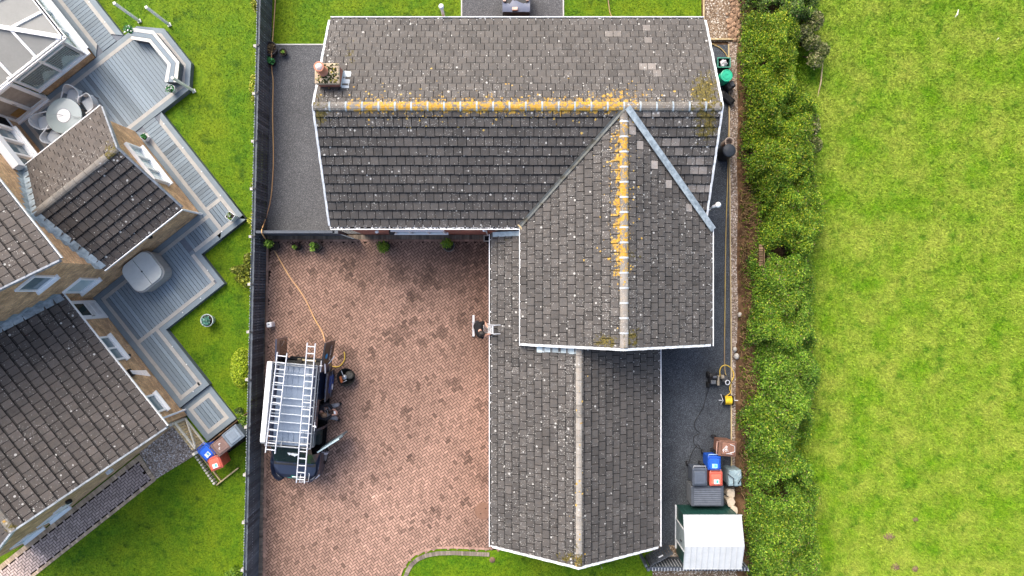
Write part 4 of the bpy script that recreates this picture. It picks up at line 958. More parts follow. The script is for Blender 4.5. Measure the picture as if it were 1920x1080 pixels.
def chair(name, label):
    t = thing(name, label, "chair", (0, 0, 0), 0, "rattan chairs round the patio table")
    mb = MB(); mb.box((0, 0, .36), (.52, .50, .09), bev=.03); mb.build("seat", RATT, t)
    mb = MB(); rings = []
    for k in range(9):                                                       # shell: back plus arms, open to +y (the table)
        a = math.radians(180 + 22.5 * k); x, y = .31 * math.cos(a), .30 * math.sin(a); zt = .62 + .26 * max(0, math.sin(math.radians(22.5 * k))) ** 1.5
        fl = 1.10; rings.append([Vector((x, y, .40)), Vector((x * fl, y * fl, zt)), Vector((x * (fl - .11), y * (fl - .11), zt)), Vector((x * .87, y * .87, .40))])
    mb.loft(rings, 0, 1, True); mb.build("backrest", RATT, t)
    mb = MB()
    for sx in (-1, 1): mb = MB(); mb.tube([(sx * .32, -.02, .63), (sx * .33, .26, .62), (sx * .29, .30, .40)], .028, 6); mb.build("armrest", RATT_E, t)
    for sx in (-1, 1):
        for sy in (-1, 1): mb = MB(); mb.tube([(sx * .22, sy * .20, .36), (sx * .24, sy * .23, 0)], .022, 6); mb.build("leg", DECK_DK, t)
    return t
ch0 = chair("rattan_chair", "grey rattan chair on the table side facing the patio door corner")
def face_table(o, a, b):
    p = L(a, b, DZ + .004); o.location = p; d = tc - p; o.rotation_euler = (0, 0, math.atan2(d.y, d.x) - math.pi / 2)
face_table(ch0, -16.30, -10.26)
for (a, b, lb) in ((-15.62, -10.32, "grey rattan chair partly hidden under the wing roof gutter"), (-16.42, -8.72, "grey rattan chair at the table edge nearest the conservatory corner"), (-15.78, -8.42, "grey rattan chair pulled out onto the open deck")):
    c = copy_tree(ch0, label=lb); face_table(c, a, b)
# planters on the deck
def leaves(name, parent, pts, size, mat, up=.5, tint=None, asp=.55):
    """leaf-sized folded diamonds at the given points"""
    pts = np.asarray(pts); n = len(pts); nrm = NR.normal(size=(n, 3)); nrm[:, 2] = np.abs(nrm[:, 2]) + up; nrm /= np.linalg.norm(nrm, axis=1)[:, None]
    t = NR.normal(size=(n, 3)); t -= (t * nrm).sum(1)[:, None] * nrm; t /= np.linalg.norm(t, axis=1)[:, None]; b = np.cross(nrm, t)
    s = size * NR.uniform(.6, 1.35, n)[:, None]
    v = np.stack([pts - t * s * .5, pts + b * s * .5 * asp - nrm * s * .06, pts + t * s * .5, pts - b * s * .5 * asp - nrm * s * .06], 1).reshape(-1, 3)
    return raw_mesh(name, v, 4, mat, NR.uniform(0, 1, n) if tint is None else tint, parent=parent)
def blob_points(blobs, n, lo=.7, top=True):
    """points near the surface of a set of ellipsoids (x,y,z,rx,ry,rz)"""
    w = np.array([b[3] * b[4] for b in blobs]); w = w / w.sum(); idx = NR.choice(len(blobs), n, p=w); B = np.array(blobs)[idx]
    d = NR.normal(size=(n, 3)); d /= np.linalg.norm(d, axis=1)[:, None]
    if top: d[:, 2] = np.where(d[:, 2] < -.25, -d[:, 2], d[:, 2])
    r = NR.uniform(lo, 1.04, n)[:, None] ** .8
    return B[:, :3] + d * B[:, 3:6] * r
def pot_plant(name, label, loc, r, h, potm, leafm, lr, lh, n=260, leaf=.07, group=None, square=False, flower=None, off=(0, 0), cat="plant pot"):
    t = thing(name, label, cat, loc, 0, group); l = Vector(loc)
    mb = MB()
    if square:
        mb.box(l, (2 * r, 2 * r, h - .01), square, 0, 1, .85); mb.box(l + Vector((0, 0, h - .0098)), (2.1 * r, 2.1 * r, .03), square)
    else: mb.lathe(l, [(r * .72, 0), (r * .95, h * .85), (r * 1.06, h * .87), (r * 1.06, h), (r * .94, h), (r * .92, h - .05)], 20)
    mb.build("pot", potm, t)
    mb = MB(); mb.lathe(l + Vector((0, 0, h - .04)), [(r * .9, 0), (r * .5, .02), (.001, .022)], 14) if not square else mb.box(l + Vector((0, 0, h - .01)), (1.8 * r, 1.8 * r, .042), square); mb.build("compost", simple("compost", (.03, .022, .016), .95), t)
    if n:
        c = l + Vector((off[0], off[1], h)); bl = [(c.x + R.uniform(-.4, .4) * lr, c.y + R.uniform(-.4, .4) * lr, c.z + lh * R.uniform(.2, .6), lr * .7, lr * .7, lh * .55) for k in range(5)]
        leaves("foliage", t, blob_points(bl, n, .3), leaf, leafm)
        if flower: leaves("flower", t, blob_points(bl, n // 5, .8) + np.array([0, 0, .05]), leaf * .8, flower)
        mb = MB()
        for k in range(5): mb.tube([l + Vector((0, 0, h - .03)), c + Vector((R.uniform(-.5, .5) * lr, R.uniform(-.5, .5) * lr, lh * .5))], .008, 4)
        mb.build("stem", STEM, t)
    return t
FLW = simple("white_petal", (.8, .8, .76), .6); GREENL = leaf_mat("fern_leaf", (.02, .12, .03), (.05, .24, .06), (.12, .36, .12))
pot_plant("flower_pot", "white pot of trailing green plants at the upper end of the deck bench", L(-17.12, -5.45, DZ), .13, .3, WHITE, GREENL, .20, .22, 160, .09, flower=FLW)
pot_plant("flower_pot", "white pot of green plants at the lower end of the deck bench", L(-14.36, -5.62, DZ), .15, .32, WHITE, GREENL, .18, .2, 160, .09, flower=FLW)
pot_plant("square_planter", "pale square planter of white flowers on the deck's outermost corner", L(-8.98, -6.86, DZ), .14, .42, WHITE_OLD, LEAF_LIME, .13, .12, 110, .07, flower=FLW, square=.9, cat="planter")
pot_plant("urn_planter", "pale stone urn of succulents standing alone on the lawn", (*g(396, 600), 0), .24, .40, simple("pale_stone", (.46, .52, .50), .8), leaf_mat("succulent_leaf", (.05, .16, .12), (.12, .30, .22), (.3, .46, .38)), .20, .10, 90, .13, cat="planter")
pot_plant("trough_planter", "small white trough of leaves against the gable wall", L(-13.55, -7.62, DZ), .11, .22, WHITE, GREENL, .14, .14, 60, .08, square=.9, cat="planter")
# white posts of the washing line
for (bx, by, lb) in ((262, 40, "white post on the lawn nearest the deck bench's upper end"), (318, 47, "thin white post on the lawn furthest from the house"), (364, 171, "white capped post at the outer edge of the octagonal deck")):
    p = Vector((*g(bx, by), 0)); t = thing("line_post", lb, "post", p, 0, "white posts round the deck")
    hh = 1.72; mb = MB(); mb.box(p, (.085, .085, hh), .4); mb.build("shaft", WHITE, t)
    mb = MB(); mb.box(p + Vector((0, 0, .0)), (.14, .14, .05), .4); mb.box(p + Vector((0, 0, hh)), (.10, .10, .03), .4); mb.build("cap", simple("post_cap", (.62, .62, .58), .6), t)
# folded airer on the house wall
wa = thing("folding_airer", "folded grey metal clothes airer hanging on the buff wall", "airer", L(-6.35, -13.1, 1.3))
mb = MB()
for k in range(6): mb.tube([L(-6.45 + .03 * k, -13.15, 1.62), L(-6.1 + .05 * k, -12.75, 1.45)], .012, 5)
mb.build("arm", ALU, wa); mb = MB(); mb.obox(L(-6.52, -13.24, 1.5), U * .3, V * .1, (0, 0, .16)); mb.build("bracket", BLACK, wa)
# wooden garden gate, log edging
gt = thing("wooden_gate", "pale timber gate with diagonal brace between house wall and deck step", "gate", L(-3.3, -13.5))
mb = MB()
g0, g1 = (-3.98, -13.36), (-2.68, -13.42)
for k in range(11):
    f = k / 11; a = g0[0] + (g1[0] - g0[0]) * f; mb.obox(L(a, -13.42, .04), U * .092, V * .03, (0, 0, 1.12), 0, R.uniform(.8, 1.15))
mb.build("pale", WOOD_PALE, gt); mb = MB()
for z in (.12, .95): mb.obox(L(-3.98, -13.388, z), U * 1.28, V * .05, (0, 0, .09))
d = L(-2.75, -13.38, .95) - L(-3.9, -13.38, .2); mb.obox(L(-3.9, -13.335, .2), d, V * .03, (0, 0, .09)); mb.build("brace", WOOD_WHITE, gt)
for a in (-4.02, -2.6): mb = MB(); mb.obox(L(a, -13.47, 0), U * .1, V * .1, (0, 0, 1.25)); mb.build("post", WOOD_WHITE, gt)
le = thing("log_edging", "row of short pale timber stakes edging the bin stand", "edging", L(-2, -14))
mb = MB()
for k in range(12): p = L(-2.62 + k * .125, -13.93 - .01 * k, 0); mb.lathe(p, [(.05, 0), (.05, .22 + R.uniform(-.03, .03)), (.045, .23)], 8, 0, R.uniform(.8, 1.1), smooth=False)
mb.build("stake", WOOD_WHITE, le); mb = MB(); mb.obox(L(-1.16, -14.06, 0), V * 1.1, U * .05, (0, 0, .12)); mb.obox(L(-2.6, -13.85, 0), U * 1.45, V * .04, (0, 0, .1)); mb.build("board", WOOD_PALE, le)
lw = thing("low_fence_panel", "low dark hedge-side panel closing the gap beyond the deck step", "panel", L(-2.6, -11.5))
mb = MB(); 
for k in range(14): mb.obox(L(-2.62, -13.3 + k * .17, 0), V * .15, U * .03, (0, 0, .42), 0, R.uniform(.6, 1.2))
mb.build("board", WOOD_BROWN, lw)
# wheelie bins
def bin_(label, c, rz, w, d, h, mat, lidmat=None, sticker=None, group="wheelie bins", handle=None, scribble=None, open_=0):
    """c = (x,y) centre; rz turns the handle side (local +y)"""
    loc = (c[0], c[1], 0); t = thing("wheelie_bin", label, "bin", loc, rz, group)
    mb = MB(); mb.box((0, 0, .10), (w * .9, d * .88, h - .14), 0, 0, 1, .82)
    mb.box((0, 0, h - .07), (w * .97, d * .95, .05)); b = mb.build("body", mat, t, world=False)
    mb = MB(); mb.box((0, 0, h - .019), (w, d, .055), bev=.025, t=.8); mb.box((0, -.02, h + .0365), (w * .84, d * .78, .006), t=.45); mb.box((0, -.02, h + .0428), (w * .78, d * .72, .024), bev=.02, t=1.1)
    mb.box((0, -.03, h + .067), (w * .46, d * .38, .012), bev=.005)
    ld = mb.build("lid", lidmat or mat, t, world=False)
    mb = MB(); mb.tube([(-w * .4, d * .48, h - .03), (-w * .4, d * .60, h - .01), (w * .4, d * .60, h - .01), (w * .4, d * .48, h - .03)], .016, 6); mb.build("handle", handle or mat, t, world=False)
    for sx in (-1, 1):
        mb = MB(); mb.tube([(sx * w * .40, d * .40, .1), (sx * (w * .40 + .05), d * .40, .1)], .1, 14); mb.build("wheel", BLACK, t, world=False)
    if sticker:
        mb = MB(); mb.box((0, -d * .18, h + .0795), (w * .40, d * .3, .003), 0, 0); mb.box((w * .06, -d * .17, h + .083), (w * .17, d * .2, .002), 0, 1); mb.build("sticker", sticker, t, world=False)
    if scribble:
        mb = MB()
        for st_ in scribble: mb.tube([(x * w, y * d, h + .082) for x, y in st_], .011, 4)
        mb.build("painted_number", WHITE, t, world=False)
    return t
BLUE = plain("blue_bin_plastic", (.012, .09, .48)); CORAL = plain("coral_bin_plastic", (.62, .12, .075)); GREYB = plain("grey_bin_plastic", (.075, .09, .115)); BROWN = plain("brown_bin_plastic", (.20, .10, .065)); BROWN2 = plain("dull_brown_bin_plastic", (.17, .105, .085))
STK = [simple("white_sticker", (.8, .8, .8), .4), simple("teal_print", (.06, .42, .36), .5)]; STKB = [simple("pale_blue_sticker", (.35, .75, .8), .4), simple("cyan_print", (.1, .6, .7), .5)]
STKP = [simple("pale_sticker", (.62, .64, .58), .4), simple("blue_print", (.1, .3, .55), .5)]
ah = math.atan2(U.y, U.x)
def bp(px, py, h): v = P(px, py, h); return (v.x, v.y)
GL = "bins on the neighbour's stand"
bin_("blue wheelie bin with a pale sticker beside the timber stakes", bp(387.5, 848, .98), ah + math.pi / 2 + .12, .50, .56, .98, BLUE, sticker=STKP, group=GL)
bin_("dull brown wheelie bin standing between blue and grey bins", bp(415, 836, 1.05), ah + math.pi, .58, .68, 1.05, BROWN2, group=GL, scribble=[[(-.12, .1), (-.1, .16), (-.03, .12), (-.02, .05)], [(.1, -.02), (.14, .03), (.2, -.03), (.16, -.1)]])
bin_("slate grey wheelie bin nearest the long fence", bp(437.5, 817, 1.08), ah + math.pi * 1.0, .60, .70, 1.08, plain("slate_bin_plastic", (.16, .195, .23)), group=GL)
bin_("faded coral wheelie bin with a torn white sticker at the end of the stakes", bp(403.5, 868, .98), ah + 2 * math.pi * 0 - .3 + math.pi * .5, .50, .54, .98, CORAL, sticker=STK, group=GL)
GR_ = "bins beside the garage"
bin_("brown wheelie bin with a white painted number on its lid", bp(1364, 841, 1.05), 1.5, .60, .68, 1.05, BROWN, group=GR_, handle=simple("pale_brown_handle", (.45, .28, .22), .5),
     scribble=[[(-.22, .22), (-.1, .3), (.05, .2), (-.02, .1), (.12, .06)], [(-.2, .1), (-.05, .16), (-.15, -.02), (.0, .02), (-.1, .25)], [(.08, .2), (.14, .02), (.2, .12), (.12, .14)], [(-.3, -.25), (-.32, .1), (-.15, -.38), (.2, -.36), (.3, -.1)]])
bin_("bright blue wheelie bin with a cyan sticker beside the garage", bp(1339, 868, .98), 0.0, .50, .54, .98, BLUE, sticker=STKB, group=GR_, handle=simple("pale_blue_handle", (.3, .42, .62), .5))
bin_("charcoal wheelie bin closest to the garage gutter", bp(1312, 894, 1.06), 0.0, .57, .68, 1.06, GREYB, group=GR_, handle=simple("grey_handle", (.35, .36, .37), .5))
bin_("coral red wheelie bin with a white and teal sticker below the blue bin", bp(1342.5, 897.5, .98), 0.0, .50, .55, .98, CORAL, sticker=STK, group=GR_, handle=simple("pink_handle", (.62, .3, .26), .5))
# ------------------------------------------------------------------ fences
lf = thing("long_fence", "long anthracite double boarded fence between the two gardens", "fence", (fx(0), 0, 0))
fd = Vector((.0242, 1, 0)).normalized(); fnn = Vector((1, -.0242, 0)).normalized()
mb = MB(); mw = MB(); sc = MB(); y = -13.0; k = 0
while y < 13:
    b = Vector((fx(y), y, 0)); h = 1.24 + R.uniform(-.008, .008); t = max(.5, R.gauss(1, .22))
    mb.obox(b + fnn * .045, fd * .080, fnn * .02, (0, 0, h), 0, t)
    mw.obox(b - fnn * .045 + fd * .05, fd * .088, -fnn * .02, (0, 0, h + R.uniform(-.008, .012)), 0, t * 1.05)
    if R.random() < .72:
        sc.obox(b - fnn * .068 + fd * .085, fd * .03, -fnn * .012, (0, 0, h + .006), 0); 
    if R.random() < .6: sc.obox(b + fnn * .066 + fd * .035, fd * .022, fnn * .006, (0, 0, .022), 0) if False else sc.obox(b + fnn * .066 + fd * .035 + Vector((0, 0, .72)), fd * .022, fnn * .006, (0, 0, .022), 0)
    y += .104; k += 1
mb.build("boarding", FENCE_M, lf); mw.build("boarding", FENCE_M, lf); sc.build("pale_fixings", FENCE_T, lf)
mb = MB()
for z in (.25, .72, 1.12): mb.obox(Vector((fx(-13), -13, z)) - fnn * .043, fd * 26, fnn * .086, (0, 0, .07))
mb.build("rail", FENCE_M, lf)
y = -12.6
while y < 13:
    b = Vector((fx(y), y, 0)); mb = MB(); mb.box(b - fnn * .15, (.10, .10, 1.16), .02); mb.build("post", CONC, lf)
    mb = MB(); mb.box(b + fnn * .02 + Vector((0, 0, 1.06)), (.07, .07, .21), .02); mb.build("post_cap", BLACK, lf)
    y += 1.82
sf = thing("short_fence", "short anthracite fence panel closing the grey chipping yard", "fence", (-8, 2.13, 0))
mb = MB(); x = fx(2.1) + .1
while x < -6.72: mb.obox((x, 2.10, .02), (.088, 0, 0), (0, -.02, 0), (0, 0, 1.15 + R.uniform(-.006, .006)), 0, R.gauss(1, .15)); mb.obox((x + .05, 2.17, .02), (.085, 0, 0), (0, .02, 0), (0, 0, 1.15), 0, R.gauss(1, .15)); x += .104
mb.build("boarding", FENCE_M, sf); mb = MB(); mb.obox((fx(2.1) + .05, 2.09, 1.17), (2.95, 0, 0), (0, .1, 0), (0, 0, .03)); mb.obox((fx(2.1) + .1, 2.103, .6), (2.85, 0, 0), (0, .064, 0), (0, 0, .07)); mb.build("rail", simple("blue_grey_rail", (.06, .072, .09), .5), sf)
mb = MB(); mb.box((-6.66, 2.13, 0), (.11, .11, 1.3)); mb.box((-6.66, 2.13, 1.3), (.13, .13, .03)); mb.build("post", FENCE_M, sf)
mb = MB(); mb.obox((-6.6, 2.05, .03), (.55, -.18, 0), (.012, .03, 0), (0, 0, 1.05)); mb.build("gate", FENCE_M, sf)
bf = thing("low_boarded_fence", "low dark double boarded fence running behind the white roofed shed", "fence", (7, -10.8, 0))
mb = MB(); x = 5.3; m2 = MB()
while x < 9.0:
    mb.obox((x, -10.72, 0), (.10, 0, 0), (0, .02, 0), (0, 0, 1.02), 0, R.gauss(1, .15)); mb.obox((x + .055, -10.83, 0), (.10, 0, 0), (0, -.02, 0), (0, 0, 1.02), 0, R.gauss(1, .15))
    m2.obox((x + .03, -10.695, .3), (.02, 0, 0), (0, .012, 0), (0, 0, .68)); m2.obox((x + .08, -10.852, 1.02), (.018, 0, 0), (0, .12, 0), (0, 0, .01)); x += .118
mb.build("boarding", FENCE_M, bf); m2.build("pale_spacer", FENCE_T, bf); mb = MB(); mb.obox((5.25, -10.828, .9), (3.75, 0, 0), (0, .106, 0), (0, 0, .10)); mb.build("rail", simple("slate_rail", (.05, .058, .075), .55), bf)
mb = MB(); mb.box((5.22, -10.78, 0), (.1, .1, 1.1)); mb.build("post", FENCE_M, bf)
ga_ = thing("boarded_gate", "dark boarded gate standing ajar between garage corner and low fence", "gate", (5.25, -10.68, 0))
a0 = Vector((5.30, -10.64, 0)); a1 = Vector((6.18, -10.16, 0)); d = (a1 - a0); n = 9; dn = d.normalized(); nn = Vector((-dn.y, dn.x, 0))
mb = MB()
for k in range(n): mb.obox(a0 + d * (k / n) + Vector((0, 0, .06)), d / n * .84, nn * .022, (0, 0, 1.06 + R.uniform(-.01, .01)), 0, R.gauss(1.3, .2))
mb.build("boarding", simple("slate_gate_paint", (.055, .062, .07), .6, .3, .2, 6), ga_); mb = MB()
for z in (.25, .85): mb.obox(a0 - nn * .03 + Vector((0, 0, z)), d, nn * .028, (0, 0, .09))
mb.build("rail", FENCE_M, ga_); mb = MB(); mb.obox(a0 + d * .42 + nn * .024 + Vector((0, 0, .82)), dn * .2, nn * .03, (0, 0, .05)); mb.build("latch", WHITE_OLD, ga_)
mb = MB(); mb.box((5.12, -10.62, 0), (.09, .09, 1.12)); mb.build("post", FENCE_M, ga_)
wp_ = thing("lawn_post", "thin dark metal post standing on the front lawn below the garage", "post", (3.45, -10.95, 0)); mb = MB(); mb.lathe((3.45, -10.75, 0), [(.02, 0), (.02, 1.0)], 8); mb.build("shaft", STEEL, wp_); mb = MB(); mb.box((3.45, -10.75, 0), (.12, .12, .05)); mb.build("base", BLACK, wp_)

# ------------------------------------------------------------------ the van (local x = forward, y = its nearside, facing down the photo)
vo = P(555.5, 683, 2.0); va = math.radians(-90 - 4.8)
van = thing("work_van", "dark navy work van with open doors and an aluminium roof rack carrying ladders", "van", (vo.x, vo.y, 0), va)
vm = ROOT[van.name]
def vp(x, y, z): return vm @ Vector((x, y, z))
def ring(x, zb, wb, ws, zr, wr):
    pts = [(-wb, zb), (-ws, zb + .16), (-ws, .95), (-ws * .985, 1.15), (-(ws * .35 + wr * .65), min(zr - .12, 1.62) if zr > 1.5 else zr - .10), (-wr, zr - .03), (-wr * .8, zr)]
    full = pts + [(-y, z) for y, z in reversed(pts)]
    return [Vector((x, y, z)) for y, z in full]
ST = [(-.02, .42, .90, .95, 1.93, .76), (.30, .38, .90, .97, 1.97, .79), (1.35, .36, .90, .97, 1.98, .80), (2.40, .36, .90, .97, 1.98, .80), (2.50, .36, .90, .97, 1.975, .80), (3.05, .36, .90, .965, 1.94, .77)]
FR = [(3.05, .36, .90, .965, 1.94, .77), (3.40, .36, .90, .965, 1.58, .74), (3.86, .36, .90, .955, 1.17, .80), (4.12, .34, .89, .93, 1.10, .80), (4.36, .32, .86, .86, 1.02, .72), (4.52, .32, .76, .74, .90, .58), (4.62, .34, .62, .58, .74, .42)]
body = MB(vm)
def skinloft(mb, S, skip):
    rs = [ring(*s) for s in S]; n = len(rs[0])
    for k in range(len(rs) - 1):
        for i in range(n):
            j = (i + 1) % n
            if skip(S[k][0], S[k + 1][0], i, n): continue
            mb.face([rs[k][i], rs[k + 1][i], rs[k + 1][j], rs[k][j]], 0)
    return rs
# ring index: 0..6 offside going up, 7..13 nearside going down; nearside side faces are 8..12
def skip(x0, x1, i, n):
    if i in (9, 10, 11, 12 - 1) and 1.3 < x0 < 2.45 and x1 < 2.45: return True
    if i in (9, 10, 11) and 2.45 < x0 < 3.0: return True
    if i in (8, 9, 10, 11) and 2.9 < x0 < 3.35: return True
    if i == 6 and x1 <= 3.06: return True
    if i in (5, 6, 7) and 3.0 < x0 and x0 < 3.8: return True
    return False
r1 = skinloft(body, ST, skip); r2 = skinloft(body, FR, skip)
body.face(r2[-1], 0)
# front bumper
for x0, x1, w0, w1, z0, z1 in ((4.1, 4.66, .93, .62, .30, .62),):
    body.loft([[Vector((4.0, -.95, z0)), Vector((4.0, .95, z0)), Vector((4.0, .95, z1)), Vector((4.0, -.95, z1))], [Vector((4.45, -.88, z0)), Vector((4.45, .88, z0)), Vector((4.42, .86, z1)), Vector((4.42, -.86, z1))], [Vector((4.68, -.60, z0)), Vector((4.68, .60, z0)), Vector((4.64, .58, z1)), Vector((4.64, -.58, z1))]])
bodyo = body.build("body", NAVY, van)
mb = MB(vm)
q = [ring(*s) for s in ST]
for k in range(len(q) - 1):
    mb.face([q[k][6] + Vector((0, 0, 0)), q[k + 1][6], q[k + 1][7], q[k][7]])
for yy in (-.5, -.3, -.1, .1, .3, .5): mb.obox((.1, yy - .012, 1.972), (2.85, 0, 0), (0, .024, 0), (0, 0, .014))
mb.build("roof_panel", ROOFPAINT, van)
mb = MB(vm); w_ = [ring(*s) for s in FR[:3]]
for k in range(2):
    for i in (5, 6, 7): mb.face([w_[k][i], w_[k + 1][i], w_[k + 1][i + 1], w_[k][i + 1]])
wso = mb.build("windscreen", GLASS_DK, van)
mb = MB(vm); mb.obox((3.02, -.78, 1.915), (.06, 0, 0), (0, 1.56, 0), (0, 0, .045)); mb.tube([(3.92, -.7, 1.15), (3.90, -.05, 1.19)], .014, 5); mb.tube([(3.93, .62, 1.16), (3.91, .02, 1.20)], .014, 5); mb.obox((3.86, -.8, 1.13), (.12, 0, 0), (0, 1.6, 0), (0, 0, .02)); mb.build("wiper", BLACK, wso)
mb = MB(vm)
for k in range(9): mb.box((3.42 + R.uniform(-.05, .05), .02 + R.uniform(-.16, .16), 1.565 - .0 + R.uniform(.0, .02)), (.1, .08, .008), R.uniform(0, 3))
mb.build("paper", WHITE_OLD, wso)
for sg in (-1, 1):
    mb = MB(vm); mb.add([(4.30, sg * .83, .93), (4.50, sg * .62, .86), (4.60, sg * .52, .76), (4.53, sg * .72, .74), (4.34, sg * .90, .80)], [(0, 1, 2, 3, 4)]); mb.add([(4.30, sg * .83, .95), (4.50, sg * .63, .90), (4.60, sg * .52, .80), (4.54, sg * .74, .77), (4.36, sg * .91, .82)], [(0, 1, 2, 3, 4)]); mb.build("headlight", simple("headlight_glass", (.72, .76, .8), .15, .6), van)
mb = MB(vm); mb.obox((3.95, -.70, 1.128), (.018, 0, 0), (0, 1.4, 0), (0, 0, .012)); mb.build("bonnet_trim", ALU_DARK, van)
TEAL = simple("teal_lettering", (.02, .45, .33), .5)
def lettering(name, mat, parent, o, X, Y, rows, h, ln, gap=.35, m=None, dens=.85):
    """rows of small raised strokes, like lettering too fine to read"""
    mb = MB(vm); o = Vector(o); X = Vector(X); Y = Vector(Y); n = X.cross(Y).normalized()
    for r in range(rows):
        x = 0; L_ = ln * R.uniform(.75, 1) if rows > 1 else ln
        while x < L_:
            w = h * R.uniform(.25, .6)
            if R.random() < dens:
                mb.obox(o + X * x - Y * (r * h * (1 + gap)), X * w * .35, Y * h, n * .006); 
                if R.random() < .6: mb.obox(o + X * (x + w * .35) + Y * (h * R.choice((0, .42, .8))) - Y * (r * h * (1 + gap)), X * w * .5, Y * h * .18, n * .006)
                if R.random() < .4: mb.obox(o + X * (x + w * .85) - Y * (r * h * (1 + gap)), X * w * .25, Y * h * R.uniform(.5, 1), n * .006)
            x += w * 1.35
    return mb.build(name, mat, parent)
lettering("lettering", TEAL, bodyo, (4.47, -.02, .955), (0, -1, 0) , (-.8, 0, .6), 1, .07, .22)
lettering("lettering", TEAL, bodyo, (4.53, .12, .912), (0, -1, 0), (-.75, 0, .66), 1, .035, .42)
# load space and cab
mb = MB(vm)
mb.obox((.02, -.90, .50), (2.5, 0, 0), (0, 1.83, 0), (0, 0, .05)); mb.obox((2.45, -.9, .5), (.04, 0, 0), (0, 1.75, 0), (0, 0, 1.2)); mb.obox((1.30, -.88, .55), (.03, 0, 0), (0, 1.82, 0), (0, 0, 1.0))
mb.obox((2.5, -.9, .42), (1.2, 0, 0), (0, 1.80, 0), (0, 0, .06)); mb.obox((3.35, -.9, .5), (.45, 0, 0), (0, 1.7, 0), (0, 0, .56)); mb.obox((.05, -.92, .55), (2.3, 0, 0), (0, .03, 0), (0, 0, 1.2))
mb.build("interior", DARK, van)
mb = MB(vm); mb.obox((2.66, .30, .5), (.52, 0, 0), (0, .50, 0), (0, 0, .34)); mb.obox((2.6, .30, .80), (.16, 0, 0), (0, .50, 0), (-.08, 0, .62)); mb.build("seat", simple("seat_cloth", (.045, .06, .06), .9), van)
mb = MB(vm)
for k in range(8): mb.obox((1.42 + .11 * k, .15 + R.uniform(0, .2), .56), (.09, 0, 0), (0, R.uniform(.15, .45), 0), (0, 0, R.uniform(.1, .35)), R.choice((0, 1, 2)))
mb.obox((.05, -.75, .56), (.5, 0, 0), (0, 1.45, 0), (0, 0, .12), 0); mb.obox((-.10, -.70, .5), (.2, 0, 0), (0, 1.4, 0), (0, 0, .05), 1); mb.obox((-.05, -.35, .68), (.07, 0, 0), (0, .7, 0), (0, 0, .05), 3)
for k in range(5): mb.obox((.0 + R.uniform(-.05, .2), -.6 + k * .25, .68), (.14, .03, 0), (-.03, .16, 0), (0, 0, .1), R.choice((0, 1, 2)), R.uniform(.6, 1.6))
mb.build("tools", [simple("grey_kit", (.07, .07, .065), .8), BLACK, simple("dark_crate", (.05, .045, .04), .8), simple("pale_timber", (.4, .33, .2), .8)], van)
# rear doors folded straight back, sliding door slid along the side, front door open
def door(name, o, D, N, ln, z0, z1, th=.05, inner=None, lean=0):
    mb = MB(vm); o = Vector(o); D = Vector(D).normalized(); N = Vector(N).normalized(); Z = Vector((0, 0, 1))
    mb.obox(o + Z * z0, D * ln, N * th, Z * (.52 * (z1 - z0)) + N * 0); mb.obox(o + Z * (z0 + .52 * (z1 - z0)), D * ln, N * th, Z * (.48 * (z1 - z0)) + N * lean); return mb
d1 = door("rear_door", (-.04, -.90, 0), (-1, -.06, 0), (0, 1, 0), .80, .5, 1.88, .055, lean=.06).build("rear_door", NAVY, van)
mb = MB(vm); mb.obox((-.10, -.842, .58), (-.66, -.04, 0), (0, .008, 0), (0, 0, 1.0)); mb.build("door_lining", glass_mat("brown_reflection_lining", (.10, .055, .038), .12), d1)  # lining colour carries a painted brownish reflection
mb = MB(vm); mb.tube([(-.55, -.82, 1.35), (-.72, -.83, 1.05)], .015, 5); mb.build("handle", STEEL, d1)
d2 = door("rear_door", (-.04, .92, 0), (-1, .10, 0), (0, -1, 0), .82, .5, 1.88, .055, lean=-.0).build("rear_door", plain("black_door_paint", (.011, .012, .016), .3), van)
mb = MB(vm); mb.lathe((0, 0, 0), [(.001, 0)], 3) if False else None
cx = Vector((-.33, .955, 1.5)); cir = [cx + Vector((.10 * math.cos(t), -.010 * math.cos(t), .15 * math.sin(t))) for t in [2 * math.pi * k / 16 for k in range(16)]]
mb.loft([cir, [p + Vector((0, .008, 0)) for p in cir]]); mb.build("logo_disc", simple("blue_logo", (.02, .30, .62), .4), d2)
Yd = Vector((-1, .10, 0)).normalized()
lettering("lettering", simple("white_lettering", (.7, .72, .75), .5), d2, (-.14, .957, .98), Yd, (0, 0, 1), 1, .13, .55, m=None)
lettering("lettering", simple("grey_lettering", (.30, .32, .34), .5), d2, (-.12, .957, 1.16), Yd, (0, 0, 1), 2, .035, .6)
mb = MB(vm); mb.tube([(-.06, .97, 1.7), (.3, 1.0, 1.62)], .03, 6); mb.tube([(-.02, 1.0, 1.3), (-.3, 1.14, 1.05)], .018, 5); mb.build("door_stay", ALU, d2)
sl = door("sliding_door", (.28, 1.04, 0), (1, 0, 0), (0, -1, 0), 1.06, .40, 1.80, .05, lean=-.10).build("sliding_door", plain("dark_door_paint", (.012, .014, .022), .3), van)
lettering("lettering", simple("blue_lettering", (.05, .14, .55), .5), sl, (.48, 1.045, 1.02), (1, 0, 0), (0, 0, 1), 7, .062, .70, .4)
lettering("lettering", simple("blue_lettering_b", (.06, .16, .6), .5), sl, (.48, 1.0, 1.42), (1, 0, 0), (0, -.12, .99), 4, .062, .70, .5)
cx = Vector((.95, 1.046, .60)); cir = [cx + Vector((.12 * math.cos(t), 0, .09 * math.sin(t))) for t in [2 * math.pi * k / 16 for k in range(16)]]
mb = MB(vm); mb.loft([cir, [p + Vector((0, .008, 0)) for p in cir]]); mb.build("logo_disc", WHITE, sl)
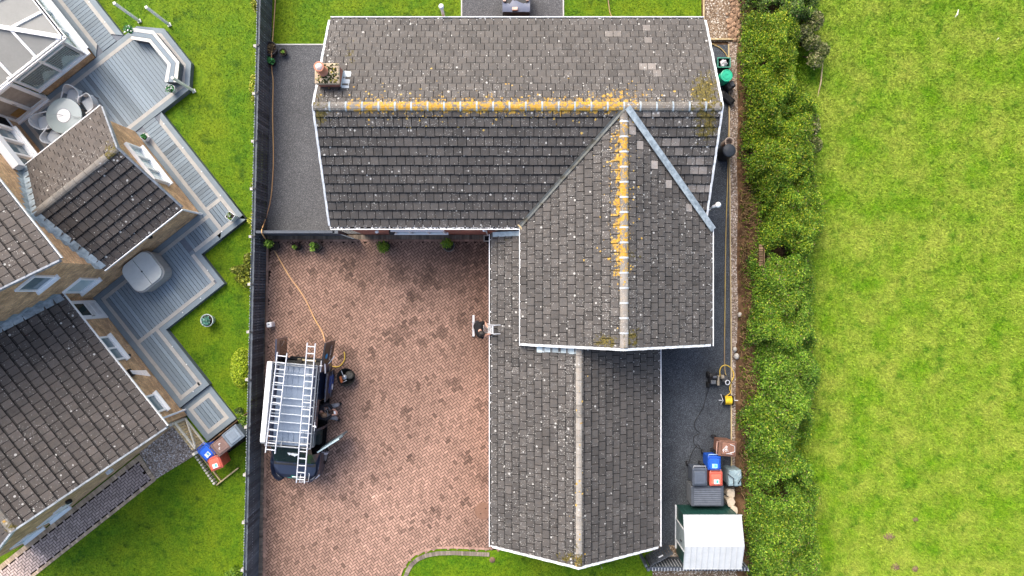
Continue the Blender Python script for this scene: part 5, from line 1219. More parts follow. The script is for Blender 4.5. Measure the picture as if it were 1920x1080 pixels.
mb = MB(vm); mb.obox((.1, .985, 1.0), (1.3, 0, 0), (0, .012, 0), (0, 0, .03)); mb.obox((.28, 1.05, .80), (1.0, 0, 0), (0, .01, 0), (0, 0, .02)); mb.build("door_rail", ALU_DARK, van)
fdn = Vector((-math.cos(math.radians(53)), math.sin(math.radians(53)), 0))
fdo = door("front_door", (3.28, .97, 0), fdn, (-fdn.y, fdn.x, 0), .98, .42, 1.15, .07); fdo_ = fdo.build("front_door", plain("blue_grey_door_shut", (.10, .14, .16), .4), van)
mb = MB(vm); fN = Vector((fdn.y, -fdn.x, 0)); o_ = Vector((3.28, .97, 1.15)) - fN * .04
for f0 in (.0, .90): mb.obox(o_ + fdn * f0, fdn * .06, fN * .04, (-.0, 0, .52))
mb.obox(o_ + Vector((0, 0, .48)), fdn * .96, fN * .05, (0, 0, .05)); mb.obox(o_ + Vector((0, 0, .0)), fdn * .96, fN * .06, (0, 0, .04)); mb.build("window_frame", simple("pale_teal_frame", (.36, .46, .48), .4), fdo_)
mb = MB(vm); mb.obox(o_ + Vector((0, 0, .04)) + fN * .02, fdn * .9, fN * .008, (0, 0, .44)); mb.build("pane", GLASS_P, fdo_)
mb = MB(vm); mb.obox(o_ + fdn * .25 - Vector((0, 0, .3)) - fN * -.05, fdn * .5, fN * .06, (0, 0, .1), 0); mb.build("armrest", BLACK, fdo_)
mb = MB(vm); mb.tube([Vector((3.38, .98, 1.12)), Vector((3.38, 1.1, 1.14))], .02, 6); mb.box((3.40, 1.17, 1.02), (.07, .16, .24), .2, bev=.03); mb.build("wing_mirror", simple("grey_mirror_shell", (.30, .29, .32), .3), van)
mb = MB(vm); mb.box((3.42, -1.1, 1.02), (.07, .16, .24), -.2, bev=.03); mb.build("wing_mirror", BLACK, van)
for x, s_ in ((.72, -1), (.72, 1), (3.72, -1), (3.72, 1)):
    mb = MB(vm); mb.tube([(x, s_ * .72, .33), (x, s_ * .955, .33)], .33, 22); wh = mb.build("wheel", RUBBER, van)
    mb = MB(vm); mb.tube([(x, s_ * .9, .33), (x, s_ * .965, .33)], .2, 16); mb.build("rim", ALU_DARK, wh)
# roof rack
mb = MB(vm)
for s_ in (-1, 1):
    mb.tube([(-.03, s_ * .80, 2.12), (3.02, s_ * .80, 2.12)], .02, 6); mb.tube([(-.03, s_ * .84, 2.20), (3.02, s_ * .84, 2.20)], .018, 6); mb.tube([(-.02, s_ * .87, 2.02), (3.0, s_ * .87, 2.02)], .014, 6)
    for x in (0, .5, 1.0, 1.5, 2.0, 2.5, 3.0): mb.tube([(x, s_ * .87, 1.90), (x, s_ * .82, 2.12), (x, s_ * .84, 2.20)], .018, 6)
mb.tube([(-.03, -.84, 2.20), (-.03, .84, 2.20)], .028, 6); mb.tube([(.05, -.80, 2.13), (.05, .80, 2.13)], .03, 6)
mb.tube([(3.02, -.84, 2.20), (3.02, .84, 2.20)], .028, 6); mb.tube([(2.86, -.80, 2.12), (2.86, .80, 2.12)], .022, 6); mb.tube([(3.02, -.25, 2.2), (2.86, -.25, 2.12)], .022, 6)
rk = mb.build("roof_rack", ALU_DARK, van)
for x in (.38, .80, 1.26, 1.52, 1.84, 2.14, 2.48):
    mb = MB(vm); mb.tube([(x, -.80, 2.12), (x, .80, 2.12)], .022, 6); mb.build("crossbar", simple("grey_bar", (.38, .42, .46), .4, .5, .1), rk)
mb = MB(vm); mb.tube([(2.02, .92, 2.2), (2.36, .92, 2.2)], .014, 5); mb.tube([(2.18, .82, 2.2), (2.18, .96, 2.22)], .02, 5); mb.box((2.18, .95, 2.18), (.09, .04, .05), .6); mb.build("ladder_clamp", ALU, rk)
mb = MB(vm); mb.tube([(-.2, .90, 1.95), (.22, .90, 1.95)], .02, 6); mb.tube([(-.02, .86, 1.95), (-.02, .96, 1.97)], .016, 5); mb.build("ladder_clamp", ALU, rk)
# what the rack carries
pt = thing("pipe_carrier", "long white pipe carrier tube along the fence side of the roof rack", "pipe carrier", vp(1.4, -.80, 2.24), va)
mb = MB(vm); mb.obox((-.06, -.95, 2.225), (2.92, -.02, 0), (0, .17, 0), (0, 0, .14)); mb.build("tube", WHITE, pt); mb = MB(vm); mb.obox((2.87, -.96, 2.24), (.05, 0, 0), (0, .15, 0), (0, 0, .11)); mb.build("end_cap", ALU_DARK, pt)
def ladder(label, p0, p1, z0, z1, w, n, extra=0, name="ladder", group="ladders on the van roof", dz=None):
    a = Vector(p0); b = Vector(p1); t = thing(name, label, "ladder", (a + b) / 2, 0, group); d = (b - a).normalized(); s = d.cross(Vector((0, 0, 1))).normalized() * w / 2; up = s.cross(d).normalized()
    if up.z < 0: up = -up
    for sg in (-1, 1):
        mb = MB(); mb.obox(a + s * sg - s.normalized() * .014, b - a, s.normalized() * .028, up * .075); mb.build("rail", ALU, t)
    mb = MB(); ln = (b - a).length
    for k in range(n): mb = MB(); q = a + d * (ln * (k + .5) / n) + up * .04; mb.obox(q - s * .94 - d * .017 - up * .012, s * 1.88, d * .034, up * .026); mb.build("rung", ALU, t)
    return t
Z1 = 2.26
ladder("longer aluminium ladder overhanging the van's bonnet", P(584.5, 643, Z1), P(564, 905, Z1), 0, 0, .295, 20)
ladder("shorter aluminium ladder lying beside the white pipe carrier", P(530, 661, Z1 + .06), P(507.5, 849, Z1 + .06), 0, 0, .35, 15)
sy = thing("ladder_stay", "bent grey tubular ladder stay hanging over the van's front bumper", "ladder stay", P(570, 895, 2.2))
mb = MB(); mb.tube([P(548, 894, 2.2), P(572, 895, 2.24)], .016, 6); mb.tube([P(579, 887, 2.2), P(580, 890, 2.2), P(578, 903, 2.2), P(560, 904, 2.2)], .012, 6); mb.tube([P(564, 889, 2.22), P(562, 903, 2.22)], .012, 6); mb.build("stay_tube", ALU, sy)
# things round the van
bk = P(653, 705, .0); tg = thing("rubber_bucket", "black rubber bucket of tools standing on the paving beside the van", "bucket", bk)
mb = MB(); mb.lathe(bk, [(.27, .0), (.345, .36), (.36, .37), (.36, .39), (.33, .39), (.29, .12), (.001, .11)], 28); mb.build("tub", RUBBER, tg)
def lp(px, py, z): return P(px, py, z)
mb = MB(); mb.lathe(lp(646, 707, .30), [(.10, 0), (.10, .05), (.05, .07), (.001, .07)], 16); mb.lathe(lp(646, 707, .372), [(.05, 0), (.04, .03), (.001, .03)], 12); mb.build("silver_dish", STEEL, tg)
mb = MB(); mb.box(lp(641, 711, .2), (.09, .26, .16), .25, bev=.02); mb.build("orange_tool", simple("orange_plastic", (.45, .13, .04), .6), tg)
mb = MB(); mb.tube([lp(640, 695, .45), lp(643, 703, .42)], .014, 5); mb.tube([lp(642, 717, .3), lp(650, 713, .34)], .016, 5); mb.build("tool_handle", ALU, tg)
mb = MB(); mb.lathe(lp(656, 703, .22), [(.17, 0), (.17, .06), (.1, .09), (.001, .09)], 18, 0, .7); mb.build("grinder_disc", simple("dusty_grey_tool", (.12, .115, .10), .8, .2, .5, 20), tg)
wb = P(511, 608, 0); t = thing("utility_box", "small white utility box on the paving near the fence", "box", wb)
mb = MB(); mb.box(wb, (.2, .2, .42), .1, bev=.03); mb.build("case", WHITE, t); mb = MB(); mb.box(wb + Vector((0, .02, .421)), (.08, .05, .012), .1); mb.build("lid_slot", ALU_DARK, t)
mh = P(906, 958, 0); t = thing("manhole_cover", "round worn brown manhole cover let into the paving near the garage", "manhole cover", mh)
mb = MB(); mb.lathe(mh, [(.34, .0), (.34, .028), (.33, .032), (.001, .033)], 28, smooth=False); mb.build("plate", simple("rusty_iron", (.19, .11, .075), .8, .3, .2, 12, bump=.4), t); mb = MB(); mb.box(mh + Vector((.1, .1, .034)), (.05, .03, .006)); mb.box(mh + Vector((-.1, -.1, .034)), (.05, .03, .006)); mb.build("keyhole", DARK, t)
dr_ = P(913, 447, 0); t = thing("drain_gully", "square drain gully at the foot of the front downpipe", "drain", dr_)
mb = MB(); mb.box(dr_, (.26, .26, .045)); mb.build("frame", CONC, t); mb = MB(); mb.box(dr_ + Vector((0, 0, .046)), (.18, .18, .006)); mb.build("grating", DARK, t)
def hose(label, pts, r, mat, name="hose", cat="hose", smooth=4, group=None):
    q = [Vector(p) for p in pts]; out = []
    for i in range(len(q) - 1):
        p0, p1, p2, p3 = q[max(i - 1, 0)], q[i], q[i + 1], q[min(i + 2, len(q) - 1)]
        for k in range(smooth):
            t = k / smooth; out.append(.5 * ((2 * p1) + (p2 - p0) * t + (2 * p0 - 5 * p1 + 4 * p2 - p3) * t * t + (3 * p1 - p0 - 3 * p2 + p3) * t ** 3))
    out.append(q[-1]); mb = MB(); mb.tube(out, r, 7); o = mb.build(name, mat, origin=q[0]); tag(o, label, cat, group); return o
ORA = simple("orange_hose_rubber", (.50, .24, .12), .5, .4, .1, 4); YEL = simple("yellow_hose_rubber", (.62, .42, .06), .45, .4, .1, 4)
hose("long salmon hose running from the back lawn past the fence to the van", [P(517, -20, .03), P(515, 20, .03), P(511, 75, .05), P(509, 100, .42), P(509.5, 130, .03), P(512, 155, .03), P(511, 215, .03), P(512.5, 300, .03), P(508, 370, .03), P(498, 410, .1), P(491, 430, 1.2), P(492.5, 440, 1.2), P(504, 456, .07), P(517, 474, .045), P(530, 497, .045), P(545, 522, .045), P(560, 542, .045), P(575, 566, .045), P(590, 598, .045), P(604, 622, .045), P(609, 640, .3)], .022, simple("salmon_hose", (.52, .30, .15), .5, .4, .12, 1.2, c2=(.58, .36, .14)))
hose("loop of yellow hose lying beside the van's sliding door", [P(624, 687, .05), P(632, 688, .04), P(640, 684, .04), P(646, 674, .04), P(646, 663, .04), P(645, 660, .04)], .022, YEL)
hose("ochre hose running the length of the side path", [P(1140, -5, .03), P(1142, 12, .03), P(1148, 32, .03), P(1180, 60, .04), P(1330, 82, .05), P(1340, 85, .04), P(1352, 91, .04), P(1362, 103, .04), P(1366, 120, .04), P(1367, 200, .04), P(1366, 260, .04), P(1364.5, 330, .04), P(1361, 440, .04), P(1359.5, 560, .04), P(1358.5, 680, .04), P(1362, 706, .05)], .022, simple("ochre_hose", (.26, .18, .10), .5, .4, .12, 1.0, c2=(.36, .27, .08)))
hose("yellow hose looping between the pressure washer and the hose reel", [P(1350, 706, .15), P(1350, 693, .06), P(1355, 686, .05), P(1363, 685, .05), P(1372, 692, .05), P(1376, 704, .08), P(1372, 714, .1), P(1368, 728, .06), P(1370, 736, .05), P(1362, 742, .2)], .02, YEL)
hose("black cable snaking from the pressure washer to the bins", [P(1332, 718, .2), P(1325, 740, .02), P(1318, 765, .02), P(1306, 785, .02), P(1302, 795, .02), P(1305, 806, .02), P(1313, 812, .02), P(1302, 818, .02), P(1301, 830, .02), P(1307, 838, .02), P(1313, 842, .02), P(1308, 834, .02), P(1299, 846, .02), P(1293, 862, .02), P(1290, 880, .02)], .012, BLACK, "cable", "cable")
# pot plants in front of the house
POTG = "pot plants along the top of the drive"
pot_plant("pot_plant", "leggy bright green shrub in a dark pot where the orange hose passes", P(520, 462, 0), .17, .34, BLACK, LEAF_LIME, .22, .5, 240, .085, POTG, off=(-.16, .06))
pot_plant("pot_plant", "dark purple leaved plant with one lime sprig in a pot", P(562, 463, 0), .16, .3, BLACK, LEAF_PURPLE, .19, .28, 220, .07, POTG)
pot_plant("pot_plant", "square black pot of dark foliage with two pale green sprigs", P(597, 464, 0), .17, .34, BLACK, LEAF_DARK, .16, .2, 130, .07, POTG, square=.8)
pot_plant("pot_plant", "round clipped box ball in a pot left of the window", P(725, 463, 0), .2, .38, BLACK, LEAF_BOX, .30, .42, 900, .055, POTG, off=(-.08, .02))
pot_plant("pot_plant", "round leafy shrub in a grey pot right of the window", P(843, 462, 0), .22, .4, simple("grey_pot", (.1, .1, .1), .7), LEAF_BOX, .24, .40, 420, .085, POTG, off=(-.06, .04))
for (px, py, z) in ((552, 463, .55), (585, 458, .6), (586, 467, .6)):
    c = P(px, py, z); t = thing("lime_sprig", {552: "lime green rosette beside the purple leaved pot", 585: "upper pale green sprig beside the square black pot", 586: "lower pale green sprig beside the square black pot"}[px], "plant", (c.x, c.y, 0), 0)
    leaves("foliage", t, blob_points([(c.x, c.y, z, .10, .10, .08)], 46, .3), .10, LEAF_LIME); mb = MB(); mb.tube([(c.x + .05, c.y - .02, 0), (c.x, c.y, z)], .01, 5); mb.build("stem", STEM, t)
pot_plant("pot_plant", "big round black tub of dead leaves by the long fence", P(513, 97, 0), .26, .42, plain("dark_grey_tub", (.035, .035, .037)), LEAF_DRY, .20, .06, 60, .09, "pots at the back corner")
pot_plant("pot_plant", "small black pot of seedlings beside the big tub", P(534, 101, 0), .14, .22, BLACK, LEAF_LIME, .09, .08, 50, .06, "pots at the back corner")
pot_plant("pot_plant", "black pot of broad green leaves below the big tub", P(513, 119, 0), .15, .28, BLACK, GREENL, .17, .2, 70, .11, "pots at the back corner")

# ------------------------------------------------------------------ east side clutter
bx = P(1352, 123, 0); t = thing("recycling_box", "dark green recycling crate holding a crumpled white bag", "crate", bx)
mb = MB(); 
for (a, b, c, d_) in ((-.24, -.18, .48, .02), (-.24, .16, .48, .02), (-.24, -.16, .02, .32), (.22, -.16, .02, .32)): mb.obox(bx + Vector((a, b, 0)), (c, 0, 0), (0, d_, 0), (0, 0, .36))
mb.obox(bx + Vector((-.22, -.16, .02)), (.44, 0, 0), (0, .32, 0), (0, 0, .02)); mb.build("crate", plain("dark_green_plastic", (.012, .05, .04)), t)
mb = MB(); 
for (a, b, c, d_) in ((-.26, -.20, .52, .035), (-.26, .165, .52, .035), (-.26, -.165, .035, .33), (.225, -.165, .035, .33)): mb.obox(bx + Vector((a, b, .36)), (c, 0, 0), (0, d_, 0), (0, 0, .03))
mb.build("rim", plain("green_rim", (.05, .22, .16)), t)
mb = MB(); c = bx + Vector((0, -.0, .24)); rings = []
for i, (z, r) in enumerate(((0, .11), (.05, .15), (.12, .13), (.18, .05))): rings.append([c + Vector((math.cos(a) * r * R.uniform(.75, 1.2), math.sin(a) * r * R.uniform(.75, 1.2), z + R.uniform(-.03, .03))) for a in [2 * math.pi * k / 14 for k in range(14)]])
mb.loft(rings); mb.build("bag", simple("white_plastic_bag", (.7, .68, .7), .4, .4, .3, 20, c2=(.4, .36, .38)), t)
br = P(1352, 152, 0); t = thing("green_barrel", "bright green lidded plastic barrel behind the bungalow's gable", "barrel", br)
GRN = plain("green_barrel_plastic", (.01, .30, .16), .4); mb = MB(); mb.lathe(br, [(.19, 0), (.23, .15), (.24, .4), (.23, .62), (.20, .66)], 24); mb.build("drum", GRN, t)
mb = MB(); mb.lathe(br + Vector((0, 0, .66)), [(.235, 0), (.235, .05), (.21, .06), (.205, .045), (.14, .045), (.135, .06), (.06, .06), (.055, .05), (.001, .05)], 24, smooth=False); mb.build("lid", plain("bright_green_lid", (.02, .38, .22), .35), t)
c = P(1364, 165, 0); t = thing("black_container", "black box with a square grey cap standing below the green barrel", "container", c)
mb = MB(); mb.box(c, (.34, .28, .42), .5, bev=.03); mb.build("case", BLACK, t); mb = MB(); mb.box(c + Vector((.05, .02, .42)), (.16, .16, .04), .35, bev=.01); mb.build("cap", simple("dark_grey_cap", (.06, .065, .075), .5), t)
c = P(1361, 186, 0); t = thing("black_trough", "long black trough lying askew against the gable path edge", "trough", c)
q = math.radians(-42); mb = MB(); mb.box(c, (.62, .26, .26), q, bev=.04); mb.build("trough_body", BLACK, t); mb = MB(); mb.box(c + Vector((0, 0, .26)), (.5, .12, .02), q); mb.build("trough_rim", RUBBER, t)
c = P(1359, 272, 0); t = thing("chimney_pot_planter", "old pale clay pot open at the top beside the compost bin", "clay pot", c)
mb = MB(); mb.lathe(c, [(.17, 0), (.15, .3), (.17, .52), (.19, .55), (.19, .60), (.135, .60), (.12, .3)], 22); mb.build("pot", CLAY, t); mb = MB(); mb.lathe(c + Vector((0, 0, .28)), [(.118, 0), (.001, .01)], 14); mb.build("soil", DARK, t)
c = P(1356, 289, 0); t = thing("compost_bin", "black tapered compost bin with a domed lid below the clay pot", "compost bin", c)
mb = MB(); mb.lathe(c, [(.30, 0), (.24, .70), (.23, .72)], 24); mb.build("drum", BLACK, t); mb = MB(); mb.lathe(c + Vector((0, 0, .71)), [(.255, 0), (.255, .05), (.22, .08), (.08, .11), (.001, .112)], 24, smooth=False); mb.tube([c + Vector((-.2, 0, .80)), c + Vector((.2, .0, .80))], .016, 5); mb.tube([c + Vector((0, .1, .81)), c + Vector((0, -.2, .795))], .016, 5); mb.build("lid", plain("blue_black_lid", (.028, .034, .042)), t)
# pressure washer, pump and hose reel
c = P(1333, 711, 0); t = thing("pressure_washer", "black petrol pressure washer on the dark side path", "pressure washer", c)
mb = MB(); mb.box(c + Vector((0, .03, .12)), (.30, .48, .24), 0, bev=.05); mb.box(c + Vector((.02, .14, .36)), (.22, .2, .10), 0, bev=.03); mb.build("engine", BLACK, t)
mb = MB(); mb.box(c + Vector((-.02, -.06, .365)), (.2, .16, .08), 0, bev=.02); mb.box(c + Vector((.02, .16, .462)), (.14, .07, .03), .1); mb.build("tank", simple("grey_tank", (.11, .115, .12), .4), t)
mb = MB(); mb.tube([c + Vector((.2, .2, .3)), c + Vector((.2, -.2, .3))], .05, 10); mb.tube([c + Vector((.32, .12, .22)), c + Vector((.44, .12, .22))], .09, 10); mb.build("pump", simple("pale_bronze_pump", (.27, .23, .17), .5), t)
for a, b in ((-.16, .2), (-.16, -.2)): mb = MB(); mb.tube([c + Vector((a - .04, b, .12)), c + Vector((a + .04, b, .12))], .12, 14); mb.build("wheel", RUBBER, t)
mb = MB(); mb.tube([c + Vector((.1, .24, .1)), c + Vector((.55, .18, .1)), c + Vector((.7, 0, .14)), c + Vector((.7, -.1, .5))], .016, 6); mb.tube([c + Vector((.1, -.2, .1)), c + Vector((.6, -.16, .1)), c + Vector((.7, -.1, .5))], .016, 6); mb.build("trolley_frame", BLACK, t)
c2 = P(1362, 712, 0); mb = MB(); mb.box(c2 + Vector((-.1, .05, .08)), (.24, .26, .14), 0, bev=.03); mb.build("gearbox", simple("dark_kit", (.05, .05, .05), .5), t)
t = thing("coiled_lance", "small coil of grey lance hose beside the pressure washer", "hose coil", P(1364, 717, .0))
mb = MB(); cc = P(1364, 717, .26)
for k in range(2): mb.tube([cc + Vector((.085 * math.cos(a), .085 * math.sin(a), .03 * k)) for a in [2 * math.pi * i / 16 for i in range(17)]], .018, 6)
mb.build("coil", ALU, t)
c = P(1362, 749, 0); t = thing("hose_reel", "free standing reel wound with bright yellow hose", "hose reel", c)
mb = MB(); 
mb.tube([c + Vector((-.14, 0, .2)), c + Vector((.14, 0, .2))], [.15, .15], 18)
for k in range(9): x = -.12 + .03 * k; mb.tube([c + Vector((x + .004 * math.sin(3 * a), .158 * math.cos(a), .2 + .158 * math.sin(a))) for a in [2 * math.pi * i / 14 for i in range(15)]], .017, 5, 0, R.uniform(.8, 1.1))
mb.build("yellow_coil", simple("bright_yellow_hose", (.72, .50, .03), .4), t)
for s_ in (-1, 1): mb = MB(); mb.tube([c + Vector((s_ * .16, 0, .2)), c + Vector((s_ * .18, 0, .2))], .20, 18); mb.build("flange", BLACK, t)
mb = MB()
for s_ in (-1, 1): mb.tube([c + Vector((s_ * .22, -.2, 0)), c + Vector((s_ * .22, 0, .3)), c + Vector((s_ * .22, .2, 0))], .014, 5)
mb.tube([c + Vector((-.22, 0, .2)), c + Vector((-.36, 0, .2))], .016, 6); mb.tube([c + Vector((.2, 0, .22)), c + Vector((.38, 0, .25))], .016, 6); mb.build("stand", ALU, t)
# water sack, storage box, slabs, shed
c = P(1366, 886, 0); t = thing("covered_water_butt", "pale blue grey sheeted bin tied with a black cord behind the coral bin", "water butt", c)
mb = MB(); rings = []
for z, r in ((0, .26), (.5, .27), (.78, .28), (.83, .25), (.845, .12)): rings.append([c + Vector((max(-.9, min(.9, math.cos(a) * 1.25)) * r * R.uniform(.95, 1.03), max(-.9, min(.9, math.sin(a) * 1.25)) * r * 1.25 * R.uniform(.95, 1.03), z + R.uniform(-.02, .02) * (z > .7))) for a in [2 * math.pi * k / 24 for k in range(24)]])
mb.loft(rings); mb.build("cover_sheet", simple("blue_grey_sheet", (.20, .27, .29), .4, .4, .15, 7), t)
mb = MB(); mb.tube([c + Vector((-.30, .18, .85)), c + Vector((-.1, .02, .93)), c + Vector((-.05, -.34, .8))], .016, 5); mb.tube([c + Vector((.3, .1, .84)), c + Vector((.12, -.1, .93)), c + Vector((.1, -.36, .7))], .016, 5); mb.build("cord", BLACK, t)
mb = MB(); mb.box(c + Vector((0, -.36, 0)), (.5, .16, .55), 0, bev=.05); mb.build("base_bag", BLACK, t)
c = P(1327, 931, .86); c.z = 0; t = thing("storage_box", "grey ribbed plastic garden storage box in front of the shed", "storage box", c)
mb = MB(); mb.box(c, (1.22, .74, .76), 0, 0, 1, .97); mb.build("box_body", simple("grey_box_plastic", (.16, .175, .19), .5), t)
mb = MB(); mb.box(c + Vector((0, 0, .762)), (1.27, .79, .07), 0, bev=.025); ld = mb.build("lid", simple("slate_box_lid", (.06, .07, .085), .5), t)
mb = MB()
for k in range(8): mb.box(c + Vector((0, -.29 + k * .082, .833)), (1.04, .05, .025), 0, 0)
mb.build("lid_rib", simple("slate_box_rib", (.12, .135, .16), .5), ld)
sb = P(1364, 935, 0); t = thing("stone_slab_pile", "rough pale sandstone slabs stacked beside the storage box", "stone pile", sb)
for k in range(3):
    mb = MB(); cc = sb + Vector((R.uniform(-.04, .08), .34 - .34 * k, 0)); n = 9; pts = [(cc.x + math.cos(a) * .17 * R.uniform(.7, 1.15), cc.y + math.sin(a) * .22 * R.uniform(.75, 1.15)) for a in [2 * math.pi * i / n for i in range(n)]]; mb.prism(pts, 0, .40 + .05 * k); mb.build("slab", simple("pale_sandstone", (.46, .39, .30), .9, .2, .22, 9, bump=.4) if k == 0 else bpy.data.materials["pale_sandstone"], t)
sh = thing("garden_shed", "dark green metal shed with a bright white ridged roof", "shed", (7.6, -9.6, 0))
x0, x1, yN_, yS_, yR_, ze_, zr_ = 6.46, 8.66, -8.57, -10.60, -9.66, 1.45, 1.70
DG = simple("dark_green_metal", (.012, .055, .045), .45, .4, .15, 3)
mb = MB(); mb.obox((x0 + .08, yS_ + .06, 0), (x1 - x0 - .16, 0, 0), (0, yN_ - yS_ - .12, 0), (0, 0, ze_ - .02)); mb.face([(x0 + .08, yN_ - .06, ze_ - .02), (x0 + .08, yR_, zr_ - .03), (x0 + .08, yS_ + .06, ze_ - .02)]); mb.face([(x1 - .08, yN_ - .06, ze_ - .02), (x1 - .08, yS_ + .06, ze_ - .02), (x1 - .08, yR_, zr_ - .03)])
for k in range(14): mb.obox((x0 + .2 + k * .145, yN_ - .06, .05), (.03, 0, 0), (0, .012, 0), (0, 0, 1.35))
mb.build("wall", DG, sh)
mb = MB(); e = .03
for (ya, yb, k) in ((yN_, yR_, 0), (yR_, yS_, 1)):
    za, zb = (ze_, zr_) if k == 0 else (zr_, ze_)
    mb.face([(x0, ya, za), (x1 + (.03 if k else 0), ya, za), (x1 + (0 if k else .03), yb, zb), (x0, yb, zb)]); mb.face([(x0, ya, za - .03), (x0, yb, zb - .03), (x1, yb, zb - .03), (x1, ya, za - .03)])
    n = 10
    for i in range(n + 1):
        x = x0 + (x1 - x0 - .03) * i / n; mb.obox((x, ya, za + .001), (.022, 0, 0), (0, yb - ya, zb - za), (0, 0, .022))
for ya in (yN_, yS_): mb.obox((x0 - .004, ya - .012, ze_ - .05), (x1 - x0 + .03, 0, 0), (0, .024, 0), (0, 0, .06))
mb.face([(x0 - .003, yN_, ze_ - .04), (x0 - .003, yR_, zr_ - .04), (x0 - .003, yR_, zr_ + .02), (x0 - .003, yN_, ze_ + .02)]); mb.face([(x0 - .003, yR_, zr_ - .04), (x0 - .003, yS_, ze_ - .04), (x0 - .003, yS_, ze_ + .02), (x0 - .003, yR_, zr_ + .02)])
mb.build("roof", simple("white_roof_sheet", (.43, .45, .455), .6, .4, .09, 2.2), sh)
mb = MB(); mb.obox((x0 + .055, -9.95, .04), (.02, 0, 0), (0, .75, 0), (0, 0, 1.3)); dd = mb.build("door", simple("grey_green_door", (.24, .28, .28), .5), sh); mb = MB(); mb.obox((x0 + .03, -9.75, .85), (.02, 0, 0), (0, .06, 0), (0, 0, .16)); mb.build("handle", BLACK, dd)
mb = MB(); mb.obox((x0 + .03, yS_ + .25, .0), (.05, 0, 0), (0, 1.72, 0), (0, 0, .07)); mb.obox((x0 + .03, -9.99, .08), (.04, 0, 0), (0, .03, 0), (0, 0, 1.28)); mb.obox((x0 + .03, -9.17, .08), (.04, 0, 0), (0, .03, 0), (0, 0, 1.28)); mb.build("door_frame", WHITE_OLD, sh)
# covered barbecue at the back, weighted with bricks
c = P(968, 9, 0); t = thing("covered_barbecue", "navy sheeted barbecue weighted with pale bricks on the back path", "barbecue", (c.x, c.y + .2, 0))
b0 = Vector((P(968, 5, .95).x, P(968, 22, .95).y, 0)); mb = MB(); mb.obox(b0 + Vector((-.52, 0, .02)), (1.04, 0, 0), (0, 1.0, 0), (0, 0, .93)); mb.build("frame", BLACK, t)
mb = MB(); n = 8; vs = []; fs = []
for j in range(n + 1):
    for i in range(n + 1): vs.append((b0.x - .53 + 1.06 * i / n, b0.y - .01 + 1.02 * j / n, .955 + .02 * math.sin(i * 1.3 + j) + (.03 * math.sin(j * 1.1))))
for j in range(n):
    for i in range(n): a = j * (n + 1) + i; fs.append((a, a + 1, a + n + 2, a + n + 1))
mb.add(vs, fs, smooth=True); mb.build("cover", simple("navy_sheet", (.085, .10, .15), .45, .5, .1, 3), t)
for (px, py, w) in ((946, -2, .11), (989, -3, .11), (965.5, 17, .21)):
    q = P(px, py, .99); br_ = thing("loose_brick", {946: "pale brick holding down the sheet's left side", 989: "pale brick holding down the sheet's right side", 965.5: "pale brick lying across the sheet's near edge"}[px], "brick", q, 0, "bricks weighting the sheet"); mb = MB(); mb.box(q, (w, .21 if w < .15 else .11, .07), .02, bev=.008); mb.build("brick", simple("pale_brick", (.55, .42, .34), .85) if px == 946 else bpy.data.materials["pale_brick"], br_)
# edgings along the side path
ed_ = thing("timber_edging", "pale timber edging boards round the gravel bed and along the side path", "edging", (8.7, 4, 0))
mb = MB(); mb.obox((7.60, g(0, 70)[1], 0), (.05, 0, 0), (0, 6, 0), (0, 0, .08)); mb.obox((7.62, g(0, 76)[1], 0), (1.25, 0, 0), (0, .05, 0), (0, 0, .10)); mb.obox((8.70, -2.2, 0), (-.10, 11.9, 0), (.035, 0, 0), (0, 0, .07)); mb.obox((8.72, -10.2, 0), (-.02, 8.0, 0), (.04, 0, 0), (0, 0, .06)); mb.build("board", WOOD_PALE, ed_)
ke = thing("lawn_kerb", "narrow pale concrete kerbs beside the back path and lawn", "kerb", (0, 12, 0)); mb = MB()
mb.obox((-2.03, 9.3, -.03), (.05, 0, 0), (0, 9, 0), (0, 0, .06)); mb.obox((2.02, 9.3, -.03), (.05, 0, 0), (0, 9, 0), (0, 0, .06)); mb.obox((fx(9.6) + .1, g(0, 85)[1], -.03), (3.4, 0, 0), (0, .05, 0), (0, 0, .06)); mb.build("kerb_stone", simple("pale_kerb", (.42, .42, .4), .9), ke)
# ------------------------------------------------------------------ people
def skin_mesh(name, joints, edges, mat, parent, root_, sub=2, subp=None):
    """one continuous surface grown round connected joints {key: ((x,y,z), radius)} in world space"""
    keys = list(joints); Mi = ROOT[parent.name].inverted()
    me = bpy.data.meshes.new(name); me.from_pydata([tuple(Mi @ Vector(joints[k][0])) for k in keys], [(keys.index(a), keys.index(b)) for a, b in edges], [])
    me.materials.append(mat); o = bpy.data.objects.new(name, me); COL.objects.link(o); o.parent = subp or parent; ROOT[o.name] = ROOT[parent.name]
    md = o.modifiers.new("skin", 'SKIN'); md.use_smooth_shade = True
    sv = me.skin_vertices[0].data
    for i, k in enumerate(keys):
        r = joints[k][1]; sv[i].radius = r if isinstance(r, tuple) else (r, r); sv[i].use_root = (k == root_)
    s = o.modifiers.new("sub", 'SUBSURF'); s.levels = sub; s.render_levels = sub
    return o
